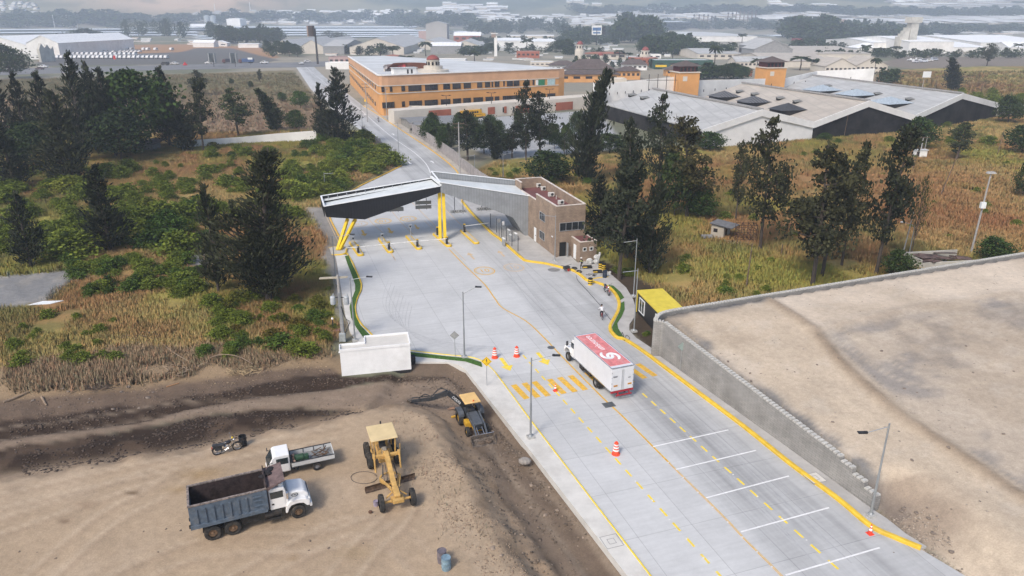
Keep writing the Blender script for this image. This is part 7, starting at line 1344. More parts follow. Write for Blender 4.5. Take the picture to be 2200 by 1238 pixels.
for x0,x1,y in rows:
 a=flat(GR(x0,y+1.2));b=flat(GR(x1,y));mid=(a+b)/2;d=b-a;s_=mid.y/1554.;z0=hz(mid.x,mid.y)
 if gh is None:
  gh=empty('greenhouse',(0,0,0),0,'long low white plastic greenhouse in the parallel rows below the hills','greenhouse','long white greenhouses on the valley floor')
  MB().box((0,0,.3),(1,.9,.6)).build('walls',mat('greenhouse_wall',(.30,.33,.33),.8),gh)
  mb=MB();mb.add([(-.5,-.55,.55),(.5,-.55,.55),(.5,-.1,1),(-.5,-.1,1),(.5,.55,.6),(-.5,.55,.6)],[(0,1,2,3),(3,2,4,5)]);mb.build('plastic_roof',mat('greenhouse_white',(.62,.66,.68),.5,var=.1,scale=.3),gh);GH=tree_of(gh);o=gh
 else:o=copy_tree(GH)
 o.location=(mid.x,mid.y,z0);o.rotation_euler=(0,0,math.atan2(d.y,d.x));o.scale=(d.length,2.3*mid.y/max(8,y-39),3.2*s_)
hs=empty('far_house',(0,0,0),0,'tiny pale roofed building in the hazy far town','house','tiny pale buildings of the hazy far town');MB().box((0,0,.3),(1,1,.7)).build('walls',M_wht,hs);mb=MB();mb.add([(-.55,-.55,.6),(.55,-.55,.6),(.55,0,1),(-.55,0,1),(.55,.55,.6),(-.55,.55,.6)],[(0,1,2,3),(3,2,4,5)]);mb.build('roof',mat('far_roof',(.6,.6,.58),.7,objcol=True),hs);HS=tree_of(hs);first=True
spots=[]
for(x0,x1,y0,y1,n,w0,w1)in((700,1010,98,120,34,8,24),(1010,1330,90,110,44,8,26),(1228,1445,120,142,46,8,26),(1700,1880,98,110,12,8,20),(260,560,84,100,22,6,20),(1790,2190,62,78,22,16,50),(1040,1220,112,130,22,8,20)):
 for _ in range(n):spots.append((random.uniform(x0,x1),random.uniform(y0,y1),random.uniform(w0,w1)))
FM=[MB(),MB()]
for(x0,x1,y0,y1,n,w0,w1)in((0,82,5,30,34,4,9),(560,900,28,54,170,5,16),(930,1070,14,42,70,12,45),(1060,1330,36,56,90,8,25),(1330,1500,22,44,60,10,35),(1220,1290,4,14,5,8,20),(1500,1800,34,46,60,12,40),(1810,2190,38,54,90,18,60),(1940,2190,3,22,60,20,60),(1640,1940,8,20,8,10,30),(380,560,28,54,50,5,14)):
 for _ in range(n):spots.append((random.uniform(x0,x1),random.uniform(y0,y1),random.uniform(w0,w1)))
for x,y,w_ in spots:
 p=GR(x,y);s_=p.y/1554.
 if y<58 and x>90:
  ww,dd_,hh_=w_*s_*1.3,max(12*s_,w_*s_*.8),random.uniform(2.5,5)*s_;q=FM[0];q.box((p.x,p.y,p.z+hh_*.3),(ww,dd_,hh_*.7));q.add([(p.x-ww*.52,p.y-dd_*.55,p.z+hh_*.6),(p.x+ww*.52,p.y-dd_*.55,p.z+hh_*.6),(p.x+ww*.52,p.y+dd_*.4,p.z+hh_*1.3),(p.x-ww*.52,p.y+dd_*.4,p.z+hh_*1.3)],[(0,1,2,3)],1);continue
 o=hs if first else copy_tree(HS);first=False;o.location=p;o.scale=(w_*s_,max(10*s_,w_*s_*.5),random.uniform(2.2,4.5)*s_);o.rotation_euler=(0,0,random.uniform(-.3,.3))
 if x<90:o['label']='small white house on the far left hillside';o['group']='white houses on the far left hillside'
 g=random.choice([(1,1,1),(1,1,1),(.85,.87,.9),(.9,.72,.6),(.7,.7,.72)]);
 for c in o.children:c.color=(*g,1)
FM[0].build('far_town_roofs',[M_cream,mat('far_pale_roof',(.66,.66,.64),.7,var=.25,scale=.004)],kind='stuff',label='mass of tiny pale roofs in the hazy far town',cat='town')
wallseg([G(393,322),G(520,312),G(600,309),G(681,307)],[ZT(303,G(393,322)[1]),ZT(295,G(520,312)[1]),ZT(287,G(600,309)[1]),ZT(281,G(681,307)[1])],'long white wall along the near edge of the ploughed field',M_wht)
a=G3(283,330);e=empty('rusty_shed',a,0,'low shed with rusty sheet roof under the dark trees','shed');b=G3(333,328)-a;mb=MB();mb.add([(0,0,2.2),(b.x,b.y,2.2),(b.x+1.5,b.y+7,3.0),(2.5,7,3.0)],[(0,1,2,3)]);mb.add([(x,y,z-.15)for x,y,z in mb.v[:4]],[(3,2,1,0)]);mb.build('roof',mat('rusty_sheet',(.16,.12,.11),.8,var=.25,scale=.6),e);MB().box((b.x/2,3.5,1.0),(b.x*.9,5,2.0)).build('walls',mat('rough_block',(.25,.24,.22)),e)
fp=[(883,286),(912,303),(945,327),(975,349),(990,361),(1010,376),(1035,394),(1062,412)];P=[Vector(G(*q))for q in fp];e=empty('concrete_fence',(P[0].x,P[0].y,0),0,'grey concrete panel fence lining the right side of the old road','fence');O2=P[0];mb=MB();mp_=MB()
for i in range(len(P)-1):
 a,b=P[i]-O2,P[i+1]-O2;ln=(b-a).length;h_=3.1 if i<4 else 2.4;k=max(1,int(ln/1.25));mb.bar((*a,h_/2),(*b,h_/2),.12,h_)
 for j in range(k):q=a.lerp(b,j/k);mp_.box((q.x,q.y,h_/2+.05),(.22,.22,h_+.1),.6)
mb.build('panels',mat('old_panel',(.27,.25,.25),.9,var=.12,scale=.5),e);mp_.build('fence_posts',mat('post_pale',(.34,.32,.31),.9),e)
wallseg([G(779,288),G(800,303),G(822,322),G(840,338),G(855,357)],[2.4,2.2,1.8,1.6,1.8],'dark low wall at the left edge of the old road by the scrub',mat('dark_wall',(.09,.09,.095),.9))
e=empty('dark_canopy',(*G(845,352),0),.6,'dark grey sheet shelter beside the lamp where the road widens','shelter');MB().box((0,0,2.3),(3.6,2.6,.1),M=Matrix.Rotation(.35,3,'Y')).build('roof',mat('dark_wall',(.09,.09,.095)),e);MB().box((.4,0,1),(2.2,1.8,2)).build('walls',M_win,e)
for x,yb,yt,lb in((960,255,207,'double-armed dark lamp left of three in the market car park'),(1056,250,201,'double-armed dark lamp middle of three in the market car park'),(1180,238,193,'double-armed dark lamp right of three in the market car park')):
 p=G3(x,yb);z=ZT(yt,p.y);e=empty('car_park_lamp',p,0,lb,'lamp','double-armed lamps in the market car park');MB().tube([(0,0,0),(0,0,z)],[.16,.1],8).build('pole',M_win,e);mb=MB();mb.bar((-1.5,0,z+.2),(1.5,0,z+.2),.12);[mb.box((s*1.4,0,z+.35),(.9,.4,.15))for s in(-1,1)];mb.build('arms',M_win,e)
A_,B_=G3(988,256),G3(1040,252);d=B_-A_;T=empty('school_bus',(A_+B_)/2,math.atan2(d.y,d.x),'yellow school bus parked before the arcade wall, partly behind a tree','bus');L_=d.length;M_busy=mat('bus_yellow',(.62,.33,.02),.5)
MB().extr([(-L_/2,.5),(L_/2-1.6,.5),(L_/2,.55),(L_/2,1.5),(L_/2-1.5,1.7),(L_/2-1.7,3.0),(-L_/2,3.0)],-1.2,1.2).build('body',M_busy,T,bevel=.12);mb=MB();[mb.box((-L_/2+1+k*.95,-1.21,2.2),(.75,.04,.65))for k in range(int((L_-3)/.95))];mb.build('side_windows',M_win,T);MB().box((-.7,-1.22,1.3),(L_-2,.04,.12)).build('stripe',M_dark,T);[wheel(T,x,y,.5,.28)for x in(-L_/2+2,L_/2-1.5)for y in(-1.05,1.05)]
def car_proto(label,group,kind='car'):
 e=empty('parked_car',(0,0,0),0,label,'car',group)
 if kind=='pickup':prof=[(-2.5,.45),(2.4,.45),(2.45,.9),(1.3,1.05),(.8,1.6),(-.4,1.65),(-.6,1.0),(-2.5,1.0)]
 elif kind=='van':prof=[(-2.2,.4),(2.2,.4),(2.3,.95),(1.9,1.2),(1.4,1.95),(-2.1,2.0),(-2.25,1.2)]
 else:prof=[(-2.1,.4),(2.1,.4),(2.15,.8),(1.1,.95),(.5,1.42),(-1.0,1.45),(-1.8,1.0),(-2.15,.9)]
 MB().extr(prof,-.85,.85).build('body',mat('car_paint',(.72,.72,.72),.35,objcol=True),e,bevel=.08);mb=MB()
 w0,w1,z0,z1={'pickup':(-.3,.75,1.1,1.5),'van':(-1.9,1.3,1.3,1.8),'car':(-1.1,.6,1.0,1.35)}[kind]
 mb.box(((w0+w1)/2,0,(z0+z1)/2),(w1-w0,1.74,z1-z0));mb.box((w1+.18,0,(z0+z1)/2-.05),(.35,1.5,z1-z0-.06));mb.build('windows',M_win,e)
 for x in(-1.35,1.4):
  for y in(-.78,.78):MB().lathe([(.32,-.1),(.32,.1)],(x,y,.32),10,axis='Y').build('wheel',M_tyre,e)
 return e
random.seed(3)
protos={k:tree_of(car_proto('','',k))for k in('car','van','pickup')};used_p=set()
def put_car(px,py,rz,kind,c,lb,grp=None,s=1.0):
 t=protos[kind];o=t[0]if kind not in used_p else copy_tree(t);used_p.add(kind);p=GR(px,py);o.location=(p.x,p.y,0.05);o.rotation_euler=(0,0,rz);o['label']=lb;o.scale=(s,s,s)
 if grp:o['group']=grp
 elif 'group' in o:del o['group']
 for ch in o.children:ch.color=(*c,1)
W3=(1,1,1);G1='white cars and vans in the lot beyond the highway'
lots=[(x,127,'van')for x in np.linspace(126,358,25)]+[(x+random.uniform(-1,1),123.5,'car')for x in np.linspace(128,250,12)]+[(x,119.5,'van')for x in np.linspace(150,290,15)]+[(x,113,'car')for x in(161,168,220,228,244,260,268,276,284,292,300)]+[(x,109,'van')for x in(155,192,202,229,238,247,257,275,283,309,318,335,369)]
for i,(x,y,k)in enumerate(lots):put_car(x,y,-1.57+random.uniform(-.06,.06),k,random.choice([W3,W3,W3,W3,(.8,.82,.85)]),'white vehicle parked in the tight rows of the lot beyond the highway',G1,1.5 if y>115 else 1.6)
for x,y,rz,k,c,lb in((86,151,3.1,'car',(.12,.08,.09),'dark maroon car on the highway at far left'),(94,146,3.1,'pickup',(.9,.9,.9),'white pickup on the highway at far left'),(150,145,0,'van',W3,'white minibus on the highway between tree tops'),(355,141,3.1,'van',(.06,.06,.07),'black van on the highway behind the dark tree tops'),(376,139.5,3.1,'pickup',(.8,.8,.8),'silver pickup trailing the black van'),(450,138,3.1,'pickup',W3,'white pickup on the highway left of the dark lorry'),(568,137.5,3.1,'pickup',W3,'white pickup on the highway before the junction'),(647,139,2.2,'car',(.7,.72,.74),'silver car turning at the top of the old road'),(661,135,.4,'car',(.9,.9,.9),'white car on the far side of the junction'),(1957,132,.2,'pickup',W3,'white pickup at the left of the group on the dirt lot'),(1966,136,.5,'van',(.9,.9,.95),'white van in front of the group on the dirt lot'),(1974,131.5,.1,'van',W3,'white van in the middle of the group on the dirt lot'),(1984,135,.0,'van',(.85,.9,1),'pale blue-white van low in the group on the dirt lot'),(1995,133,2.9,'pickup',(.85,.85,.85),'silver pickup in the group on the dirt lot'),(2007,131,.2,'van',(.55,.6,.7),'blue-grey van at the right of the group on the dirt lot')):
 put_car(x,y,rz,k,c,lb,None,1.35)
for x,y,c,lb in((496,137,(.03,.03,.045),'dark lorry with covered load on the highway'),(531,137,(.05,.09,.2),'blue lorry on the highway')):
 p=GR(x,y);e=empty('lorry',(p.x,p.y,0),.0,lb,'lorry');MB().box((1,0,2.3),(9.5,2.5,2.6)).build('load',mat('lorry_%d'%int(c[2]*100),c,.6),e,bevel=.2);MB().extr([(-6.6,.6),(-4.1,.6),(-4.1,3.1),(-6.0,3.1),(-6.6,1.9)],-1.2,1.2).build('cab',mat('lorry_cab',(.12,.05,.05),.5),e,bevel=.1);[MB().lathe([(.5,-.15),(.5,.15)],(x_,y_,.5),12,axis='Y').build('wheel',M_tyre,e)for x_ in(-5.3,2,4)for y_ in(-1.1,1.1)]
for x,y,lb in((460,144,'left slim pair of billboard edges by the highway'),(506,144,'right slim pair of billboard edges by the highway')):
 p=GR(x,y);z=ZT(114,p.y);e=empty('roadside_billboard',flat(p),0,lb,'billboard');[MB().box((s*1.5,0,z/2+1.5),(.6,6,z-3),s*.2).build('panel',MATS['sign_back'],e)for s in(-1,1)];MB().tube([(0,0,0),(0,0,z*.6)],.2,6).build('post',M_win,e)
p=GR(539,140);e=empty('road_sign',flat(p),0,'small white twin-panel sign at the highway edge','road sign');MB().tube([(0,0,0),(0,0,4)],.12,6).build('post',M_win,e);MB().box((0,-.2,4.8),(3.6,.2,1.4)).build('panel',M_wht,e)
p=GR(248,137);MB().box((0,0,4.5),(1.9,.3,3.0)).build('red_sign',mat('sign_red',(.5,.03,.03),.6),loc=flat(p),label='red roadside panel before the rows of white cars',cat='sign')
p=GR(398,141);MB().lathe([(2.0,.2),(.2,2.6)],n=4).build('red_pyramid',MATS['sign_red'],loc=flat(p),label='small red pyramid tent by the highway',cat='tent')
a=G3(1526,512);b=G3(1553,517);d=b-a;e=empty('small_hut',a,math.atan2(d.y,d.x),'small cream hut with sloping grey roof beside rusty frames in the field','hut');w_=d.length;h_=2.3
MB().prism([(0,0),(w_,0),(w_,2.8),(0,2.8)],-.1,lambda x,y:2.5-.15*x).build('walls',mat('hut_cream',(.40,.36,.30),.9,var=.1,scale=.6,dirt=(.25,.22,.18,.6)),e);mb=MB();mb.add([(-.3,-.3,2.62),(w_+1.4,-.3,2.3),(w_+1.4,3.1,2.3),(-.3,3.1,2.62)],[(0,1,2,3)]);mb.add([(x,y,z-.1)for x,y,z in mb.v[:4]],[(3,2,1,0)]);mb.build('roof',mat('hut_roof',(.15,.15,.155),.9),e);MB().box((w_*.35,-.01,1.5),(.7,.05,.6)).build('window',M_win,e);MB().box((w_+.01,1.0,1.0),(.05,.8,1.9)).build('door',M_win,e)
MB().prism(GP([(1552,518),(1572,508),(1625,523),(1612,528),(1585,529)]),-.1,.15).build('concrete_slab',M_isl,label='pale concrete slab beside the small cream hut',cat='slab')
mb=MB();c=G3(1600,520);
for x in(-1.5,-.5,.5,1.5):
 for y in(-.8,.8):mb.bar((x,y,0),(x,y,3.0),.07)
for z in(.6,1.4,2.2,3.0):[mb.bar((-1.5,y,z),(1.5,y,z),.06)for y in(-.8,.8)];[mb.bar((x,-.8,z),(x,.8,z),.06)for x in(-1.5,-.5,.5,1.5)]
mb.build('lattice_rack',mat('rusty_steel',(.08,.045,.035),.9,var=.3,scale=3),loc=c,label='rusty steel lattice frame standing beside the small cream hut',cat='frame')
MB().lathe([(.4,-.9),(.4,.9)],(0,0,.4),10,axis='X').build('grey_tank',mat('tank_grey',(.2,.2,.2),.8),loc=G3(1518,514),label='small grey tank lying left of the cream hut',cat='tank')
c=G3(2015,570);e=empty('ruined_roof',c,.15,'collapsed brown roof sheets over broken white walls behind the platform','ruin');random.seed(8);mb=MB()
for k in range(14):mb.box((random.uniform(-3.8,3.8),random.uniform(-1.6,1.8),1.1+random.uniform(0,.5)),(random.uniform(1.5,3.2),random.uniform(.6,1.3),.06),M=Matrix.Rotation(random.uniform(-.25,.25),3,'X')@Matrix.Rotation(random.uniform(-.5,.5),3,'Z'))
mb.build('roof_sheets',mat('ruin_brown',(.12,.08,.07),.9,var=.35,scale=.8),e);MB().box((0,1.9,.8),(8.6,.2,1.6)).build('wall',M_stain,e);MB().box((-4.3,0,.8),(.2,3.8,1.6)).build('wall',M_stain,e);MB().box((0,-1.9,.6),(8.6,.2,1.2)).build('wall',M_stain,e)
p=G3(1975,337);e=empty('electric_hut',p,0,'small white electric cabinet hut on the pole line in the far field','hut');MB().box((0,0,.9),(3.0,1.5,1.8)).build('walls',M_wht,e);MB().box((0,0,1.85),(3.4,1.9,.15)).build('roof',M_flatr,e);MB().box((-.9,-.76,.8),(.8,.05,1.4)).build('door',M_win,e);e2,h_=pole((1976,337),293,'concrete pole with crossarm above the small white electric hut',arms=((.95,3.5,0),))
MB().prism([(0,0),(2.6,.4),(3.6,1.5),(1.1,1.3)],0,.06).build('white_sheet',M_trim,loc=GT(60,658)-Vector((0,0,0))+Vector((0,0,.12)),label='white rigid sheet lying on the old grey slab at the left',cat='sheet')
def brush(px,py,r,lb,n=60,m=None):
 random.seed(px);mb=MB();c=GT(px,py)
 for k in range(n):a=random.random()*6.28;q=Vector((random.gauss(0,r*.4),random.gauss(0,r*.25),random.uniform(.05,.5)*max(.1,1-random.random())));mb.tube([q,q+Vector((math.cos(a)*r*.5,math.sin(a)*r*.4,random.uniform(-.1,.3)))],.03,4)
 mb.build('brush_pile',m or mat('dead_twigs',(.10,.075,.06),.95,var=.3,scale=3),loc=c,label=lb,cat='brush pile')
brush(310,728,2.0,'round dark pile of cut twigs in the dry grass',110);brush(212,832,1.5,'dark heap of twigs on the edge of the cut bank',80);brush(395,795,2.2,'scattered cut branches left of the fallen branch heap',50,mat('pale_dead_branch',(.24,.18,.13),.95));brush(520,800,1.6,'drooping dry reed bundle on the bank edge',80,mat('dry_reed',(.33,.25,.15),.95))
def logs(pts,r,lb,m=None):P=[GT(x,y)+Vector((0,0,z))for x,y,z in pts];O=P[0].copy();MB().tube([p-O for p in cat_rom(P,4)],[r*(1-.5*k/(4*(len(P)-1)))for k in range(4*(len(P)-1)+1)],7).build('fallen_branch',m or MATS['pale_dead_branch'],loc=O,label=lb,cat='branch')
logs([(8,866,.1),(35,857,.15),(62,845,.2)],.14,'pale log lying at the far left of the cut bank');logs([(90,855,.1),(97,868,.1),(101,873,.1)],.12,'short pale stub below the left log');logs([(345,738,.1),(380,770,.5),(416,783,.1)],.07,'thin bare branch leaning left of the reed bundle');logs([(440,778,.1),(470,774,.6),(510,778,.7),(545,790,.4)],.06,'long pale branch arching over the bank edge');logs([(358,832,.05),(385,825,.1)],.07,'small orange-brown stick on the bank',mat('orange_wood',(.36,.2,.1),.9));logs([(240,792,.1),(258,812,.1)],.08,'short pole lying on the cut ground')
random.seed(21);rk=None
def rocks(n,reg,lb,grp,s0,s1,m):
 rk=None
 for _ in range(n):
  x,y=random.uniform(reg[0],reg[1]),random.uniform(reg[2],reg[3]);p=GT(x,y)
  if rk is None:
   bm=bmesh.new();bmesh.ops.create_icosphere(bm,subdivisions=2,radius=1)
   for v in bm.verts:v.co*=random.uniform(.75,1.15)
   me=bpy.data.meshes.new('rock');bm.to_mesh(me);bm.free();me.materials.append(m);rk=bpy.data.objects.new('rock',me);col.objects.link(rk);tag(rk,lb,'rock',grp);o=rk
  else:o=rk.copy();col.objects.link(o)
  s=random.uniform(s0,s1);o.location=p+Vector((0,0,s*.2));o.scale=(s*1.3,s,s*.6);o.rotation_euler=(0,0,random.random()*6)
rocks(14,(20,330,820,880),'weathered stone on the cut bank at the left','stones on the left cut bank',.08,.22,mat('bank_stone',(.22,.18,.15),.95,var=.2,scale=2,bump=.5));rocks(22,(1040,1300,960,1230),'clod of pale soil in the dug strip beside the pavement','clods in the dug strip',.05,.16,mat('soil_clod',(.28,.22,.17),.95,var=.2,scale=4));rocks(20,(1915,2060,1085,1215),'pale stone on the loose soil at the end of the block wall','stones at the end of the wall',.05,.17,MATS['bank_stone'])
rocks(26,(10,900,980,1230),'tiny stone on the sandy yard','tiny stones on the sandy yard',.03,.09,mat('yard_stone',(.18,.14,.11),.95));rocks(24,(1500,2180,700,1000),'small stone on the bare platform','small stones on the bare platform',.05,.15,MATS['bank_stone'])
c=GT(1155,975);mb=MB();mb.sphere((0,0,.1),.55,9,sq=(1,.8,.5));mb.build('cement_lump',mat('cement_lump',(.33,.30,.27),.9,bump=1,scale=3),loc=c-Vector((1.1,1.2,0)),label='rough cement lump at the pavement edge by the lamp base',cat='lump')
c=GT(716,708);e=empty('stake',c,.3,'black and white stake standing on a reddish board left of the pole','stake');MB().bar((0,0,0),(0,0,1.3),.12).build('post',M_dark,e);MB().sphere((0,0,1.35),.14,8).build('white_cap',M_wh,e);MB().box((.0,-.2,.05),(1.7,1.1,.05)).build('board',mat('reddish_board',(.25,.13,.12),.9),e)
# ================================================================ VEGETATION
def leaf_mat(name,c,c2):
 m=bpy.data.materials.new(name);m.use_nodes=True;n=m.node_tree;L=n.links;b=n.nodes['Principled BSDF'];b.inputs['Roughness'].default_value=.8;b.inputs['Specular IOR Level'].default_value=.15
 at=n.nodes.new('ShaderNodeAttribute');at.attribute_name='Col';oi=n.nodes.new('ShaderNodeObjectInfo')
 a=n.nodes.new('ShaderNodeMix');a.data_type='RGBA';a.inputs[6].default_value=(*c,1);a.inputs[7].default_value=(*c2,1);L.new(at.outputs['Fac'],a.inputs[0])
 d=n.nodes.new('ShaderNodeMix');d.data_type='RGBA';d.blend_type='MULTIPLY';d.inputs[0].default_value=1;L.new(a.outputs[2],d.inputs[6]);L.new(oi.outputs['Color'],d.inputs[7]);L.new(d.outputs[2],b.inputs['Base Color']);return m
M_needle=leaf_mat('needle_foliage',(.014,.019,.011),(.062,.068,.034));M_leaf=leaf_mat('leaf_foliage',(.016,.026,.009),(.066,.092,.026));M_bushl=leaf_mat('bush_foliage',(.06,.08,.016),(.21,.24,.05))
M_bark=mat('bark',(.075,.06,.05),.95,var=.25,scale=4)
def leaf_mesh(name,P,D,L,W,sh,m,parent,rng):
 D=D/np.linalg.norm(D,axis=1,keepdims=True);R=rng.normal(size=P.shape);S=np.cross(D,R);S/=np.linalg.norm(S,axis=1,keepdims=True)+1e-9;L=L[:,None];W=W[:,None]
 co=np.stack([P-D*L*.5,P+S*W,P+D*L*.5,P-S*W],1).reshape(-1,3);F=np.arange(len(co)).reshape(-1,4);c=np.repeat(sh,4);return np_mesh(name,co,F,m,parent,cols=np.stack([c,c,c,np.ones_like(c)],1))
def R_(k):return dict(cas=.30,pine=.20,broad=.46,bush=.6,far=.42,bare=.4,col=.17)[k]
def make_tree(kind,seed,leafy,nl,ll,m):
 rng=np.random.default_rng(seed);random.seed(seed);e=empty('tree',(0,0,0));tk=MB();P=[];D=[];S=[]
 par=dict(cas=(.10,.30),pine=(.30,.20),broad=(.22,.46),bush=(.02,.6),far=(.12,.42),bare=(.4,.4),col=(.06,.17))[kind]
 t0,R=par;bend=rng.normal(0,.004,2);nld=dict(cas=4,pine=2,far=1).get(kind,1);LD=[(rng.normal(0,.36*R_(kind)),rng.normal(0,.36*R_(kind)),rng.uniform(.45,.75))if j else(0,0,1)for j in range(nld)]
 if kind in('bush',):tk.tube([(0,0,-.05),(0,0,.5)],[.035,.02],5)
 else:tk.tube([(bend[0]*k*k/4,bend[1]*k*k/4,k/8-.01)for k in range(9)],[.022*(1-.1*k)for k in range(9)],7)
 for i in range(nl):
  t=t0+(1-t0)*((i+rng.random())/nl)**.9*.97;az=i*2.4+rng.normal(0,.5);u=(t-t0)/(1-t0)
  if kind in('cas','col'):r=R*((1-u)**.75*(.45+.55*min(1,u*5))+.05)*rng.uniform(.45,1.25)*(1 if nld<3 else .85);sl=.75 if kind=='cas' else 1.2
  elif kind=='pine':r=R*(.35+.9*math.sin(math.pi*min(1,.12+.85*u)))*rng.choice([.4,.8,1.15])*(1-.35*u);sl=.3
  elif kind=='bush':r=R*math.sqrt(max(.05,1-u**2))*rng.uniform(.6,1.1);sl=.3
  elif kind=='bare':r=R*math.sin(math.pi*(.2+.75*u))*rng.uniform(.6,1.1);sl=.9
  else:r=R*math.sin(math.pi*(.22+.76*u))**.7*rng.uniform(.6,1.12);sl=.35
  d=np.array([math.cos(az),math.sin(az),sl]);rise=r*sl;tb=max(.02,t-rise*.7);base=np.array([0,0,tb]);ld=LD[int(rng.integers(nld))if rng.random()<.5 else 0];tb*=ld[2];g_=tb/ld[2];base=np.array([ld[0]*g_+bend[0]*(tb*8)**2/4,ld[1]*g_+bend[1]*(tb*8)**2/4,tb]);tip=base+np.array([math.cos(az)*r,math.sin(az)*r,min(rise,1.0-tb)])
  if kind!='far' and(i%2==0 or kind in('pine','bare')):tk.tube([tuple(base),tuple((base+tip)/2-np.array([0,0,r*.04])),tuple(tip)],[.007,.004,.002],4,cap=False)
  n=int(leafy*(.4+r/R));q=rng.random(n)**.6;lo=.25 if kind in('cas','col','bush')else .5
  if kind in('far',):lo=.2
  s=lo+(1-lo)*q;sp={'cas':.10,'pine':.2,'broad':.2,'bush':.22,'far':.3,'bare':.3,'col':.16}[kind]*r+.012
  pp=base+(tip-base)*s[:,None]+rng.normal(0,1,(n,3))*sp*np.array([1,1,.55]);dd=d*(1.2 if kind in('cas','col')else .3)+rng.normal(0,.55,(n,3))+np.array([0,0,.5 if kind in('cas','col')else .15])
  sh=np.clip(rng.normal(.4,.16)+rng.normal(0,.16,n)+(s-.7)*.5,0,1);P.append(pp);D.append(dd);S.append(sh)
 P=np.concatenate(P);D=np.concatenate(D);S=np.concatenate(S);P[:,2]=np.clip(P[:,2],.0,1.02);n=len(P);LL=ll*rng.uniform(.6,1.3,n);wr=.16 if kind in('cas','col')else .42
 tk.build('trunk',M_bark,e);leaf_mesh('crown',P,D,LL,LL*wr,S,m,e,rng);return tree_of(e),R
PR={}
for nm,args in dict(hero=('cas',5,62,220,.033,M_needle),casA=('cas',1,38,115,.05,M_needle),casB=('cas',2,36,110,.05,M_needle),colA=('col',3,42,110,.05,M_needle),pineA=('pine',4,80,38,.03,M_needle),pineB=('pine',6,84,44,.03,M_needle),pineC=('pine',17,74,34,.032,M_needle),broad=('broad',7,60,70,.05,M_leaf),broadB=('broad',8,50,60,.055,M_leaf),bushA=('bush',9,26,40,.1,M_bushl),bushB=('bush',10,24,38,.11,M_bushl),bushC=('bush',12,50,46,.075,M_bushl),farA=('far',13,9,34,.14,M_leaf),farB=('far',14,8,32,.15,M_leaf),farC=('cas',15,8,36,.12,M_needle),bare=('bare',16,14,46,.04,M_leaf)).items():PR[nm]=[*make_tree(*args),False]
def palm():
 rng=np.random.default_rng(3);e=empty('palm_tree');MB().tube([(0,0,0),(.02,0,.4),(0,.01,.8)],[.03,.022,.02],7).build('trunk',M_bark,e);P=[];D=[]
 for k in range(26):
  a=k*2.4;up=.1+.9*((k*7)%9)/9
  for j in range(22):s=j/21;p=np.array([math.cos(a)*s*.34,math.sin(a)*s*(.36-.12*up),.8+up*.36*s-s*s*.2]);w_=np.array([-math.sin(a),math.cos(a),-.4]);P+=[p+w_*.02,p-w_*np.array([1,1,-1])*.02];D+=[w_+np.array([math.cos(a),math.sin(a),0])*.5,-w_*np.array([1,1,-1])+np.array([math.cos(a),math.sin(a),0])*.5]
 P=np.array(P);leaf_mesh('fronds',P,np.array(D),np.full(len(P),.11),np.full(len(P),.03),rng.uniform(.1,.7,len(P)),M_leaf,e,rng);return tree_of(e)
PR['palm']=[palm(),.36,False]
rv=random.Random(77)
def plant(kind,px,py,topy,wpx,lb,c=(1,1,1),grp=None,cat='tree',name=None,wz=None,p=None,h=None,wm=None):
 pr=PR[kind];o=copy_tree(pr[0])if pr[2]else pr[0][0];pr[2]=True
 if p is None:p=GR(px,py)if py<175 else GT(px,py)
 d_=p.y*CP-(p.z-CAMZ)*SP;h=h or max(.4,ZT(topy,p.y)-p.z);wm=wm or wpx*d_/1554.;s=wm/(2.1*pr[1])*(.82 if kind[:4]=='pine' else 1);o.location=p-Vector((0,0,.05));o.scale=(s,s*rv.uniform(.85,1.1),h);o.rotation_euler=(0,0,rv.random()*6.28)
 o.name=name or{'bushA':'bush','bushB':'bush','bushC':'bush','palm':'palm_tree'}.get(kind,'cypress_tree' if kind in('hero','casA','casB','colA')else 'pine_tree' if kind[:4]=='pine' else 'tree')
 k=rv.uniform(.85,1.18);cc=(c[0]*k,c[1]*k,c[2]*k,1)
 for ch in o.children:
  if ch.name.startswith(('crown','fronds')):ch.color=cc
 o['label']=lb;o['category']=cat
 if grp:o['group']=grp
 elif 'group' in o:del o['group']
 return o
DK=(.75,.8,.85);BR=(1.25,1.0,.75)
